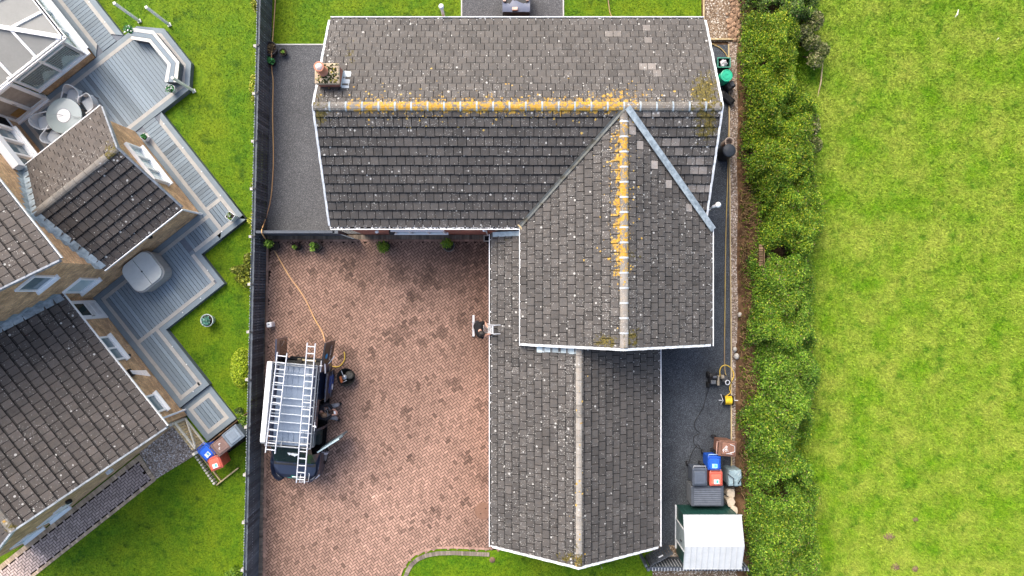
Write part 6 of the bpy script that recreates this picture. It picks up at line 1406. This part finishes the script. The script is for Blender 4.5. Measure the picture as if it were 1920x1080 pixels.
def hand(J, E, tag_, wrist, palm, side, curl):
    """palm plus five unequal bent fingers, joined to the wrist joint"""
    w = Vector(J[wrist][0]); p = Vector(palm); d = (p - w).normalized(); s = Vector(side).normalized(); n = d.cross(s).normalized(); c = Vector(curl).normalized()
    J[tag_ + "p"] = (p, (.038, .018)); E.append((wrist, tag_ + "p"))
    for k, (off, ln) in enumerate(((-.030, .060), (-.010, .072), (.010, .068), (.030, .052))):
        a = p + d * .045 + s * off; b = a + d * ln * .5 + c * ln * .15; e = b + d * ln * .25 + c * ln * .5
        for q, v, r in (("a", a, .011), ("b", b, .0095), ("c", e, .008)): J[f"{tag_}{k}{q}"] = (v, r)
        E += [(tag_ + "p", f"{tag_}{k}a"), (f"{tag_}{k}a", f"{tag_}{k}b"), (f"{tag_}{k}b", f"{tag_}{k}c")]
    a = p - s * .042 + d * .01; b = a - s * .018 + d * .035 + c * .012
    J[tag_ + "ta"] = (a, .012); J[tag_ + "tb"] = (b, .009); E += [(tag_ + "p", tag_ + "ta"), (tag_ + "ta", tag_ + "tb")]
def head_parts(t, body, neck, hc, face, up, hair, hat=None):
    """ears, nose, eyes, mouth and hair round the head centre hc"""
    f = Vector(face).normalized(); u = Vector(up).normalized(); s = f.cross(u).normalized(); hc = Vector(hc)
    mb = MB()
    def ell(c, a, b, cc, n=10):
        rings = []
        for i in range(1, n): 
            th = math.pi * i / n; rings.append([c + u * (math.cos(th) * cc) + s * (math.sin(th) * math.cos(2 * math.pi * k / 12) * a) + f * (math.sin(th) * math.sin(2 * math.pi * k / 12) * b) for k in range(12)])
        return rings
    for q in (-1, 1): mb.loft(ell(hc + s * q * .078 - f * .005 - u * .01, .012, .024, .032, 6), smooth=True)
    mb.loft(ell(hc + f * .100 - u * .015, .014, .018, .026, 6), smooth=True); mb.build("face_features", SKIN, t)
    mb = MB()
    for q in (-1, 1): mb.loft(ell(hc + f * .086 + s * q * .031 + u * .012, .013, .008, .008, 6), smooth=True)
    mb.loft(ell(hc + f * .088 - u * .055, .024, .008, .006, 6), smooth=True); mb.build("eyes_and_mouth", simple("dark_feature", (.09, .03, .025), .4), t)
    mb = MB(); rings = []
    for i in range(0, 9):
        th = math.radians(2 + 100 * i / 8); rings.append([hc + u * (.012 + math.cos(th) * .138) + (s * (math.cos(2 * math.pi * k / 22) * .104) + f * (math.sin(2 * math.pi * k / 22) * .122 - .012)) * math.sin(th) * R.uniform(.97, 1.03) + (f * -.012 + u * (.045 * max(0, math.sin(2 * math.pi * k / 22)))) * (i / 8) for k in range(22)])
    mb.loft(rings, smooth=True); mb.build("hair", hair, t)
SHIRT_B = simple("black_cotton", (.012, .012, .013), .85, .2, .3, 9, tint=False); SHIRT_D = simple("charcoal_workwear", (.016, .016, .020), .85, .2, .3, 9, tint=False)
TROU_G = simple("grey_work_trousers", (.20, .205, .22), .85, .2, .2, 12, tint=False); TROU_K = simple("dark_work_trousers", (.025, .026, .03), .85, .2, .2, 12, tint=False); BOOT = simple("black_boot", (.012, .011, .011), .6, tint=False)
HAIR_D = simple("dark_hair", (.022, .018, .016), .6, .3, .3, 40); HAIR_BR = simple("thinning_brown_hair", (.10, .062, .04), .6, .3, .3, 30)
GLOVE = simple("grey_work_glove", (.26, .27, .27), .8, .2, .2, 20, tint=False)
def person(label, loc, J, E, clothes, face, up, hair, root_="pelvis", skin_hands=True):
    t = thing("person", label, "person", loc); hid = {k for c in clothes for k in c[1]} - {"wrl", "wrr", "collar"} - ({"ell", "elr"} if "wrl" not in clothes[0][1] else set())
    thin = lambda r: tuple(x * .66 for x in r) if isinstance(r, tuple) else r * .66
    body = skin_mesh("body", {k: (v[0], thin(v[1]) if k in hid else v[1]) for k, v in J.items()}, E, SKIN, t, root_)
    for nm, keys, gr, mat, rt in clothes:
        jj = {k: (J[k][0], tuple(x + gr for x in J[k][1]) if isinstance(J[k][1], tuple) else J[k][1] + gr) for k in keys}
        skin_mesh(nm, jj, [e for e in E if e[0] in keys and e[1] in keys], mat, t, rt)
    head_parts(t, body, J["neck"][0], J["head"][0], face, up, hair); return t
# man on the ladder (facing the roof, leaning along the gutter)
bx_, by_ = -1.26, -1.48
J = {"pelvis": ((-1.34, -1.40, 1.56), (.135, .11)), "waist": ((-1.31, -1.42, 1.74), (.14, .115)), "chest": ((-1.25, -1.48, 1.98), (.17, .125)), "uchest": ((-1.20, -1.54, 2.13), (.15, .105)), "collar": ((-1.175, -1.57, 2.195), .075), "neck": ((-1.14, -1.605, 2.26), .052), "head": ((-1.09, -1.65, 2.38), (.080, .098)), "crown": ((-1.075, -1.66, 2.46), (.062, .075)),
     "shl": ((-1.18, -1.34, 2.13), .075), "ell": ((-1.02, -1.26, 1.93), .050), "wrl": ((-.90, -1.44, 2.06), .034),
     "shr": ((-1.22, -1.74, 2.10), .075), "elr": ((-1.06, -1.84, 1.92), .050), "wrr": ((-.92, -1.72, 2.05), .034),
     "hl": ((-1.33, -1.31, 1.38), .088), "knl": ((-1.27, -1.36, 1.10), .068), "anl": ((-1.30, -1.38, .72), .045), "tol": ((-1.16, -1.38, .665), .040),
     "hr": ((-1.33, -1.51, 1.40), .088), "knr": ((-1.20, -1.60, 1.22), .068), "anr": ((-1.27, -1.60, .98), .045), "tor": ((-1.10, -1.58, .945), .040)}
E = [("pelvis", "waist"), ("waist", "chest"), ("chest", "uchest"), ("uchest", "collar"), ("collar", "neck"), ("neck", "head"), ("head", "crown"), ("uchest", "shl"), ("shl", "ell"), ("ell", "wrl"), ("uchest", "shr"), ("shr", "elr"), ("elr", "wrr"), ("pelvis", "hl"), ("hl", "knl"), ("knl", "anl"), ("anl", "tol"), ("pelvis", "hr"), ("hr", "knr"), ("knr", "anr"), ("anr", "tor")]
hand(J, E, "L", "wrl", (-.84, -1.50, 2.10), (0, 1, .2), (.3, -.1, -.8)); hand(J, E, "R", "wrr", (-.85, -1.70, 2.09), (0, -1, .2), (.3, .1, -.8))
pa_ = person("person in a black top standing on a ladder at the garage gutter", (-1.3, -1.5, .66), J, E,
    [("shirt", ["pelvis", "waist", "chest", "uchest", "collar", "shl", "ell", "shr", "elr"], .024, SHIRT_B, "pelvis"), ("trousers", ["waist", "pelvis", "hl", "knl", "anl", "hr", "knr", "anr"], .016, TROU_K, "pelvis"), ("boot", ["anl", "tol"], .018, BOOT, "anl"), ("boot", ["anr", "tor"], .018, BOOT, "anr")], (.95, -.1, -.35), (.25, -.12, .95), HAIR_D)
skin_mesh("glove", {k: (v[0], tuple(x + .006 for x in v[1]) if isinstance(v[1], tuple) else v[1] + .005) for k, v in J.items() if k[0] == "L" or k == "wrl"}, [e for e in E if e[1][0] == "L" and (e[0][0] == "L" or e[0] == "wrl")], GLOVE, pa_, "wrl")
# man sitting on the van sill, legs out, hands together
J = {"pelvis": (P(603, 772, .66), (.16, .125)), "waist": (P(600, 771, .84), (.145, .12)), "chest": (P(598.5, 771, 1.02), (.175, .125)), "uchest": (P(601, 772.5, 1.15), (.15, .10)), "collar": (P(602.3, 773.5, 1.205), .075), "neck": (P(604.5, 775.5, 1.265), .052), "head": (P(608, 778, 1.33), (.080, .098)), "crown": (P(609.5, 778.5, 1.41), (.062, .075)),
     "shl": (P(603, 762, 1.13), .075), "ell": (P(615, 757, .92), .050), "wrl": (P(624, 767, .80), .034), "shr": (P(602, 783, 1.13), .075), "elr": (P(614, 786, .92), .050), "wrr": (P(623, 778, .80), .034),
     "hl": (P(607, 766, .63), .105), "knl": (P(633, 759, .60), .070), "anl": (P(634, 757.5, .12), .045), "tol": (P(641, 756.5, .05), .042),
     "hr": (P(607, 779, .63), .105), "knr": (P(630, 784, .60), .070), "anr": (P(631, 786.5, .12), .045), "tor": (P(638, 788, .05), .042)}
hand(J, E2 := [e for e in E if e[0][0] not in "LR" and e[1][0] not in "LR"], "L", "wrl", P(628.5, 770, .79), (0, 1, 0), (.2, -.7, -.3)); hand(J, E2, "R", "wrr", P(627.5, 777, .79), (0, -1, 0), (.2, .7, -.3))
pb_ = person("person in dark top and grey trousers sitting in the van's side doorway", (J["pelvis"][0].x, J["pelvis"][0].y, 0), J, E2,
    [("shirt", ["pelvis", "waist", "chest", "uchest", "collar", "shl", "ell", "wrl", "shr", "elr", "wrr"], .022, SHIRT_D, "pelvis"), ("trousers", ["waist", "pelvis", "hl", "knl", "anl", "hr", "knr", "anr"], .020, TROU_G, "pelvis"), ("boot", ["anl", "tol"], .022, BOOT, "anl"), ("boot", ["anr", "tor"], .022, BOOT, "anr")], (.85, -.12, -.6), (.5, -.08, .86), HAIR_BR)
mb = MB(); c = P(627.5, 773.5, .80); mb.box(c - Vector((0, 0, .02)), (.07, .13, .035), .1, bev=.01); o = mb.build("white_part", WHITE, origin=c); tag(o, "small white part held between the seated person's hands", "part")
mb = MB(); mb.tube([P(611, 765, 1.0), P(614.5, 772, .97), P(613.5, 778, .98)], .012, 5); mb.build("lanyard", simple("grey_strap", (.2, .21, .22), .7), pb_)
# the ladder at the gutter with its stabiliser foot
tl = thing("gutter_ladder", "aluminium ladder with a wide stabiliser foot leaning on the garage gutter", "ladder", (-1.53, -1.5, 0))
A, B = Vector((-1.53, -1.5, .06)), Vector((-.60, -1.5, 2.62)); d = (B - A); dn = d.normalized(); s = Vector((0, 1, 0)); up = dn.cross(s)
for sg in (-1, 1):
    mb = MB(); mb.obox(A + s * (sg * .16) - s * .014, d, s * .028, up * .06); mb.build("rail", ALU, tl)
mb = MB(); n = 10
for k in range(n): mb = MB(); q = A + d * ((k + .45) / n) + up * .03; mb.obox(q - s * .15 - dn * .016, s * .30, dn * .032, up * .026); mb.build("rung", ALU, tl)
mb = MB(); mb.obox((-1.57, -1.92, .03), (.08, 0, 0), (0, .84, 0), (0, 0, .06)); mb.build("stabiliser_bar", ALU, tl)
for y in (-1.93, -1.12): mb = MB(); mb.box((-1.53, y, 0), (.11, .07, .06)); mb.build("rubber_foot", RUBBER, tl)
mb = MB(); mb.obox((-.74, -1.66, 2.30), (.05, 0, 0), (0, .32, 0), (0, 0, .05)); mb.tube([(-.62, -1.66, 2.55), (-.42, -1.66, 2.43)], .016, 6); mb.tube([(-.62, -1.34, 2.55), (-.42, -1.34, 2.43)], .016, 6); mb.build("stand_off", ALU, tl)

# ------------------------------------------------------------------ planting
def shrub(name, label, cat, blobs, n, leaf, mat, group=None, lo=.72, stems=6, up=.5, extra=None):
    cx = sum(b[0] for b in blobs) / len(blobs); cy = sum(b[1] for b in blobs) / len(blobs)
    t = thing(name, label, cat, (cx, cy, 0), 0, group)
    pts = blob_points(blobs, n, lo); pts = pts[pts[:, 2] > .03]
    leaves("crown", t, pts, leaf, mat, up)
    for m_, k_, l_ in (extra or []):
        q = blob_points(blobs, k_, .8); q = q[q[:, 2] > .05]; leaves("crown", t, q + np.array([0, 0, .02]), l_, m_, up)
    mb = MB()
    for k in range(stems):
        b = R.choice(blobs); p0 = Vector((cx + (b[0] - cx) * .35 + R.uniform(-.1, .1), cy + (b[1] - cy) * .35 + R.uniform(-.1, .1), 0)); p1 = Vector((b[0] + R.uniform(-.4, .4) * b[3], b[1] + R.uniform(-.4, .4) * b[4], b[2] + R.uniform(0, .5) * b[5]))
        mid = p0.lerp(p1, .5) + Vector((R.uniform(-.1, .1), R.uniform(-.1, .1), .1)); mb.tube([p0, mid, p1], [.03, .02, .008] if b[3] > .25 else [.012, .009, .004], 5)
        if b[3] > .3:
            for q in range(3): e = p1 + Vector((R.uniform(-.3, .3), R.uniform(-.3, .3), R.uniform(-.05, .3))); mb.tube([mid, e], [.012, .004], 4)
    mb.build("stem", STEM, t); return t
HG = "shrubs of the boundary hedge"
def hedge(label, y0p, y1p, xl, xr, n, leaf, mat, hgt, extra=None, nb_=26, holes=()):
    """part of the hedge between two rows of the photograph; xl, xr are its left and right edges in pixels at crown height"""
    z = hgt * .62; y1, y0 = P(0, y0p, z).y, P(0, y1p, z).y; t = None
    bumps = np.array([(R.uniform(8, 12.5), R.uniform(y0, y1), R.uniform(.10, .34), R.uniform(-.34, .36)) for _ in range(int(60 * (y1 - y0)))])
    def pts(n):
        y = NR.uniform(y0, y1, n); py = 540 - y * F / (H - z)
        l = (np.array([xl(v) for v in py]) - 960) * (H - z) / F; r = (np.array([xr(v) for v in py]) - 960) * (H - z) / F
        q = NR.beta(1.15, 1.15, n); x = l + (r - l) * q + NR.normal(0, .09, n); e = 1 - .62 * np.abs(2 * q - 1) ** 2.4
        edge = np.minimum(1, np.minimum(y - y0, y1 - y) / .35 + .45); h = hgt * e * (.5 + .5 * edge); w = np.zeros(n)
        for bx, by, br, ba in bumps: d2 = ((x - bx) ** 2 + (y - by) ** 2) / br ** 2; m = d2 < 6; h[m] += ba * np.exp(-d2[m])
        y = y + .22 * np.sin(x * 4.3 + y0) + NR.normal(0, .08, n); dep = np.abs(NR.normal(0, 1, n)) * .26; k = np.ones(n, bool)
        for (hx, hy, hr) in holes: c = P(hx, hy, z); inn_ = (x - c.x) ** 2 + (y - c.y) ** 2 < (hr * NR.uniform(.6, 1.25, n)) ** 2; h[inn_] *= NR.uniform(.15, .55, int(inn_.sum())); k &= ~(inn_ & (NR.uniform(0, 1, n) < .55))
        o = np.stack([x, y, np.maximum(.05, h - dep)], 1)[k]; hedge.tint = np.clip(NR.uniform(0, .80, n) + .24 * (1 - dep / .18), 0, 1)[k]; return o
    t = thing("hedge_shrub", label, "hedge shrub", ((P(xl(500), 0, z).x + P(xr(500), 0, z).x) / 2, (y0 + y1) / 2, 0), 0, HG)
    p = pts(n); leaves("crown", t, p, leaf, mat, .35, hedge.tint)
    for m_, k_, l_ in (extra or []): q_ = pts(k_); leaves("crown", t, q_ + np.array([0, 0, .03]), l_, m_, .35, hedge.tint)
    mb = MB()
    for k in range(nb_):
        e = Vector(p[R.randrange(len(p))]); a = Vector((e.x + R.uniform(-.4, .4), e.y + R.uniform(-.4, .4), 0)); mid = a.lerp(e, .55) + Vector((R.uniform(-.12, .12), R.uniform(-.12, .12), 0)); mb.tube([a, mid, e - Vector((0, 0, .05))], [.035, .022, .007], 5)
        for q in range(2): mb.tube([mid, mid + Vector((R.uniform(-.35, .35), R.uniform(-.35, .35), R.uniform(.1, .4)))], [.014, .004], 4)
    mb.build("stem", STEM, t); return t
wob = lambda a, s, ph: (lambda py: a + s * math.sin(py * .035 + ph))
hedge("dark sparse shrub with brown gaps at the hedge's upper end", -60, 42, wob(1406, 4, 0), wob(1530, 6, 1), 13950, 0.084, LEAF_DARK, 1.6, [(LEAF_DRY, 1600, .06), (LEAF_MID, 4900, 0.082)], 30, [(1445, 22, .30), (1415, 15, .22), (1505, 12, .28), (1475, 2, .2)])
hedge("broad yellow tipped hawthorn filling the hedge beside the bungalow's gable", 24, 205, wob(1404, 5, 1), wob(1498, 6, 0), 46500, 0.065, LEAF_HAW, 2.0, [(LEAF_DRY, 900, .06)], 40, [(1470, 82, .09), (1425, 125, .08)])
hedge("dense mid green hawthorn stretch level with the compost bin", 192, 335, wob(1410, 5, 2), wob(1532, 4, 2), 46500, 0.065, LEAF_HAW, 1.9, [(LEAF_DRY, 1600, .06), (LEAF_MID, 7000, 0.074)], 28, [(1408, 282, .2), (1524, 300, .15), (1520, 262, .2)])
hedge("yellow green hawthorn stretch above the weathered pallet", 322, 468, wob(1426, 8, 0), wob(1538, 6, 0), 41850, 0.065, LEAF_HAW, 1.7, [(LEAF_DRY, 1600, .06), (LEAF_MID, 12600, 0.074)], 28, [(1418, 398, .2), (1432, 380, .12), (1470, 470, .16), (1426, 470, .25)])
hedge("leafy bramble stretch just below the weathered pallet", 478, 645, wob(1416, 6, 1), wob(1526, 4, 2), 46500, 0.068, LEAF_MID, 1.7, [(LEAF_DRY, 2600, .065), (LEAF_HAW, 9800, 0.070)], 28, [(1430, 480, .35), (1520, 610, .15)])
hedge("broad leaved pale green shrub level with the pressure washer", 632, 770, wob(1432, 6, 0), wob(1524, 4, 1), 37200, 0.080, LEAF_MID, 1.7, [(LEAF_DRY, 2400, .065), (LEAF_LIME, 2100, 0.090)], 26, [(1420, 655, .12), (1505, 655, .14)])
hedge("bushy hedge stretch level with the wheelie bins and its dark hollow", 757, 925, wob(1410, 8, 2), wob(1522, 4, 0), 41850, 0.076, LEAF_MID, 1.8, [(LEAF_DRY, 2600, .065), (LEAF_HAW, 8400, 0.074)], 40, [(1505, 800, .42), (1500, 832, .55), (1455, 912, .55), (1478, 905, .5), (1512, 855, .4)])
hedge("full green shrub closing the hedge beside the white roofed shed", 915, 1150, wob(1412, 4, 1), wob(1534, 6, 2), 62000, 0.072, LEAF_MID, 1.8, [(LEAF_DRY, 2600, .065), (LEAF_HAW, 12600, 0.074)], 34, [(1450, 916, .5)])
def bl(px, py, z, rx, ry, rz): p = P(px, py, z); return (p.x, p.y, p.z, rx, ry, rz)
shrub("gorse_bush", "pale tipped gorse bush on the field side of the hedge's upper end", "bush", [bl(1505, 62, .9, .32, .3, .4), bl(1528, 40, 1.0, .3, .38, .35), bl(1520, 80, .9, .35, .3, .35), bl(1540, 95, .8, .3, .3, .3), bl(1528, 112, .7, .3, .35, .3)], 3600, .10, LEAF_GORSE, None, .6, 14)
shrub("gorse_bush", "small dull gorse bush on the field edge halfway down the upper hedge", "bush", [bl(1524, 240, .8, .26, .3, .3), bl(1528, 272, .8, .26, .3, .3), bl(1520, 225, .7, .3, .3, .3)], 1600, .09, LEAF_GORSE, None, .6, 8)
YG = "plants along the long fence"
shrub("golden_shrub", "yellow leaved shrub against the fence at the very top", "shrub", [bl(478, 8, .5, .14, .22, .25), bl(482, 18, .4, .12, .14, .2)], 260, .10, LEAF_GOLD, YG, .4, 5)
shrub("golden_shrub", "straggly yellow green climber on the fence beside the round deck end", "shrub", [bl(476, 150, .7, .13, .2, .25), bl(474, 165, .6, .14, .22, .25), bl(477, 185, .45, .10, .2, .2)], 260, .085, LEAF_GOLD, YG, .4, 6)
shrub("golden_shrub", "wispy yellow green plant against the fence level with the square planter", "shrub", [bl(478, 335, .5, .08, .25, .25), bl(475, 350, .4, .09, .2, .2)], 130, .085, LEAF_OLIVE, YG, .4, 5)
shrub("golden_shrub", "bright lemon leaved shrub by the fence at the deck's outer corner", "shrub", [bl(472, 414, .6, .17, .16, .22), bl(476, 426, .55, .13, .12, .2), bl(475, 403, .5, .07, .14, .2), bl(474, 441, .4, .10, .05, .1)], 360, .09, LEAF_GOLD, YG, .4, 6)
shrub("feathery_bush", "feathery olive green bush spilling from the fence onto the lawn", "bush", [bl(462, 508, .5, .32, .26, .3), bl(446, 506, .4, .28, .16, .2), bl(468, 488, .5, .2, .3, .3), bl(464, 528, .5, .24, .22, .3), bl(452, 522, .4, .22, .16, .2)], 1500, .13, LEAF_OLIVE, YG, .5, 30)
shrub("ball_bush", "rounded lime green ball bush against the fence level with the van", "bush", [bl(455, 690, .55, .40, .78, .55), bl(452, 676, .5, .34, .38, .45), bl(453, 706, .5, .34, .38, .45)], 7500, .075, leaf_mat("euonymus_leaf", (.09, .17, .008), (.30, .40, .018), (.50, .55, .05)), YG, .86, 10)
shrub("fern_clump", "dark leafy clump in the gap beside the grey bin and fence", "plant", [bl(462, 792, .4, .16, .3, .25), bl(456, 785, .3, .2, .2, .2)], 320, .10, LEAF_MID, YG, .5, 5)
shrub("low_shrub", "low leafy green shrub at the lawn's bottom corner by the fence", "shrub", [bl(445, 1073, .3, .32, .24, .25), bl(432, 1078, .25, .24, .2, .2)], 700, .09, LEAF_BOX, YG, .5, 6)
shrub("creeper", "small dark creeper behind the end of the low wall panel", "plant", [bl(450, 770, .3, .2, .14, .2)], 90, .10, LEAF_DARK, YG, .4, 3)
# dry grass and weeds on the bank (uncountable)
pts = []
for k in range(9000):
    py = R.uniform(20, 1080); px = R.choice((R.gauss(1396, 9), R.gauss(1402, 14))); 
    if px < 1384 or (py > 925 and px < 1396): continue
    dens = .35 + .65 * (math.sin(py * .041) * math.sin(py * .013 + 1) > -.15)
    if R.random() < dens: x, y = g(px, py); pts.append((x, y, .12 + .3 * min(1, max(0, (x - 9.0)) / .8) + R.uniform(-.05, .12)))
def blades(name, pts, lng, wid, mat, lean=.8, kind=None, label=None, tint=None):
    pts = np.asarray(pts, dtype=float); n = len(pts); a = NR.uniform(0, 2 * math.pi, n); ln = lng * NR.uniform(.5, 1.4, n)[:, None]; tl_ = NR.uniform(.3, 1, n)[:, None] * lean
    dr = np.stack([np.cos(a), np.sin(a), np.zeros(n)], 1); sd = np.stack([-np.sin(a), np.cos(a), np.zeros(n)], 1) * wid * NR.uniform(.6, 1.4, n)[:, None]
    tip = pts + (dr * tl_ + np.array([0, 0, 1]) * np.sqrt(np.maximum(.04, 1 - tl_ ** 2))) * ln
    v = np.stack([pts - sd, pts + sd, tip], 1).reshape(-1, 3)
    o = raw_mesh(name, v, 3, mat, NR.uniform(.6, 1.5, n) if tint is None else tint, origin=tuple(pts.mean(0))); return tag(o, label, None, None, kind)
pts = np.array(pts); h = int(len(pts) * .78)
blades("dry_bank_grass", pts[:h], .28, .014, simple("straw", (.27, .18, .085), .8, .2, .4, 3, c2=(.12, .075, .038)), .9, "stuff", "dry straw coloured grass and roots along the soil bank")
blades("bank_weeds", pts[h:], .24, .018, G_LAWN, .8, "stuff", "green weeds scattered over the soil bank under the hedge")
# weathered pallet, stick, stones, logs
pl_ = thing("weathered_pallet", "weathered brown slatted pallet half buried in the hedge", "pallet", P(1431, 481, .8))
mb = MB(); a = P(1423, 460, .9); 
for k in range(9): q = P(1422.5, 462 + k * 4.6, 1.0); mb.obox(q, (.16, 0, 0), (0, .065, 0), (0, 0, .03), 0, R.uniform(.7, 1.4))
for k in range(5): q = P(1439, 480 + k * 4.6, .9); mb.obox(q, (.15, 0, 0), (0, .065, 0), (0, 0, .03), 0, R.uniform(.5, 1.0))
mb.build("slat", WOOD_BROWN, pl_); mb = MB(); p = P(1424, 502, .9); mb.obox(p, (.03, 0, 0), (0, .9, 0), (0, 0, .08)); p = P(1431, 502, .9); mb.obox(p, (.03, 0, 0), (0, .9, 0), (0, 0, .08)); p = P(1444, 502, .8); mb.obox(p, (.03, 0, 0), (0, .6, 0), (0, 0, .08)); mb.build("bearer", WOOD_BROWN, pl_)
for (px, py, z, s_) in ((1433, 478, .75, .07), (1436, 490, .7, .05)): pass
def single(name, label, cat, mb, mat, c, group=None): o = mb.build(name, mat, origin=c); return tag(o, label, cat, group)
mb = MB(); mb.tube([P(1543, 118, .15), P(1541, 135, .2), P(1539, 155, .18), P(1536, 168, .12), P(1533, 182, .06)], [.012, .03, .035, .025, .012], 6); single("pale_branch", "pale bare branch lying at the field edge of the hedge", "branch", mb, WOOD_PALE, P(1540, 145, 0))
mb = MB(); mb.tube([P(1790, 33, .05), P(1795, 27, .1), P(1797, 18, .12)], [.02, .035, .018], 6); single("white_debris", "curved white scrap lying in the field grass near the top", "debris", mb, simple("bleached_scrap", (.7, .68, .6), .7), P(1795, 26, 0))
mb = MB(); mb.tube([P(1868, 76, .05), P(1873, 71, .08)], [.012, .018], 5); single("white_debris", "tiny white scrap in the field at the photo's upper right", "debris", mb, bpy.data.materials["bleached_scrap"], P(1870, 74, 0))
for i, (px, py, sx, sy, lb) in enumerate(((1665, 1005, .34, .2, "dark oval molehill in the lower field, longest of four"), (1677, 1062, .24, .22, "bare soil patch at the foot of the field, left of a pair"), (1714, 1066, .2, .18, "bare soil patch at the foot of the field, right of a pair"), (1715, 973, .16, .13, "small bare soil patch above the other molehills"))):
    c = P(px, py, 0); mb = MB(); rings = []
    for r, z in ((1, -.01), (.75, .06), (.4, .10), (.02, .11)): rings.append([c + Vector((math.cos(a) * sx * r * R.uniform(.75, 1.2), math.sin(a) * sy * r * R.uniform(.75, 1.2), z)) for a in [2 * math.pi * k / 14 for k in range(14)]])
    mb.loft(rings, smooth=True); single("molehill", lb, "molehill", mb, simple("molehill_soil", (.17, .11, .075), .95, .1, .4, 12) if i == 0 else bpy.data.materials["molehill_soil"], c, "molehills in the field")
c = P(1363, 1001, 0)
ms = P(923, 1050, 0); mb = MB(); mb.lathe(ms, [(.12, -.01), (.09, .03), (.001, .05)], 10); single("molehill", "small brown molehill on the front lawn below the garage", "molehill", mb, bpy.data.materials["molehill_soil"], ms)
# clods of earth and stones beside the gravel bed (each countable but tiny: one heap)
mb = MB()
for k in range(150):
    px, py = R.gauss(1379, 6), R.uniform(-30, 75); s = R.uniform(.05, .15); c = P(px, py, .02); n = 6
    mb.loft([[c + Vector((math.cos(2 * math.pi * i / n) * s * R.uniform(.7, 1.2) * q, math.sin(2 * math.pi * i / n) * s * R.uniform(.7, 1.2) * q, z * s)) for i in range(n)] for q, z in ((1, 0), (.8, .5), (.35, .8))], 0, R.uniform(.6, 1.3))
o = mb.build("earth_clods", simple("dry_clod", (.26, .17, .11), .95, .1, .35, 10), origin=P(1379, 30, 0)); tag(o, "dry reddish earth clods heaped along the gravel bed's edge", kind="stuff")
for i, (px, py, s_) in enumerate(((1387, 590, .10), (1381, 668, .13), (1378, 655, .10))):
    c = P(px, py, .15); mb = MB(); mb.lathe(c, [(s_, -.02), (s_ * .95, s_ * .4), (s_ * .4, s_ * .75), (.001, s_ * .8)], 9, smooth=True, sx=.8); single("bank_stone", ["grey stone on the bank level with the cross gable", "paler stone on the bank above the pressure washer", "upper of two stones on the bank above the pressure washer"][i], "stone", mb, CONC, c, "stones on the bank")

# ------------------------------------------------------------------ grass blades
decks = [(-17.5, -14.0, -13.3, -4.3), (-26, -17.2, -13.3, -5.8), (-14.2, -8.6, -13.3, -6.5), (-9, -7.1, -13.3, -8.75), (-7.3, -4.35, -13.3, -11.7), (-4.5, -2.65, -13.4, -11.75), (-30, -2.74, -40, -13.4)]
def scatter(n, x0, x1, y0, y1): return np.stack([NR.uniform(x0, x1, n), NR.uniform(y0, y1, n)], 1)
p = scatter(240000, -23, -9.2, -14, 14); a = p[:, 0] * U.x + p[:, 1] * U.y; b = p[:, 0] * V.x + p[:, 1] * V.y
keep = p[:, 0] < (-9.89 + .0242 * p[:, 1] - .07)
for (a0, a1, b0, b1) in decks: keep &= ~((a > a0) & (a < a1) & (b > b0) & (b < b1))
p = p[keep]; blades("lawn_blades", np.column_stack([p, np.full(len(p), -.02)]), .045, .009, G_LAWN, .8, "stuff", "short mown grass of the neighbour's garden")
p = scatter(26000, -9.6, 7.55, 9.6, 12.2); keep = (p[:, 0] > (-9.89 + .0242 * p[:, 1] + .08)) & ~((p[:, 0] > -2.1) & (p[:, 0] < 2.1)) & ~((p[:, 0] < -6) & (p[:, 1] < 9.75)); p = p[keep]
blades("back_lawn_blades", np.column_stack([p, np.full(len(p), -.02)]), .05, .010, G_LAWN, .8, "stuff", "mown grass of the strip behind the bungalow")
p = scatter(20000, -5, 5.4, -12.4, -10.1); keep = np.array([not inside(x, y, drive) and not (inside(x, y + .28, drive) ) for x, y in p]); keep &= ~((p[:, 0] > -4.9) & (p[:, 0] < -.9) & (p[:, 1] > -10.66)); p = p[keep]
blades("front_lawn_blades", np.column_stack([p, np.full(len(p), -.02)]), .05, .010, G_LAWN, .8, "stuff", "mown grass of the rounded lawn below the garage")
p = scatter(230000, 10.9, 22, -12.4, 12.4); tn = NR.uniform(.5, 1.5, len(p))
blades("field_blades", np.column_stack([p, np.full(len(p), .06)]), .13, .010, G_FIELD, .95, "stuff", "rough meadow grass of the open field", tn)
p = scatter(14000, 10.7, 12.3, -12.4, 12.4); p = p[p[:, 0] < 11.3 + np.abs(NR.normal(0, .35, len(p)))]; blades("field_edge_grass", np.column_stack([p, np.full(len(p), .06)]), .24, .014, G_LAWN, .8, "stuff", "longer dark green grass along the foot of the hedge")
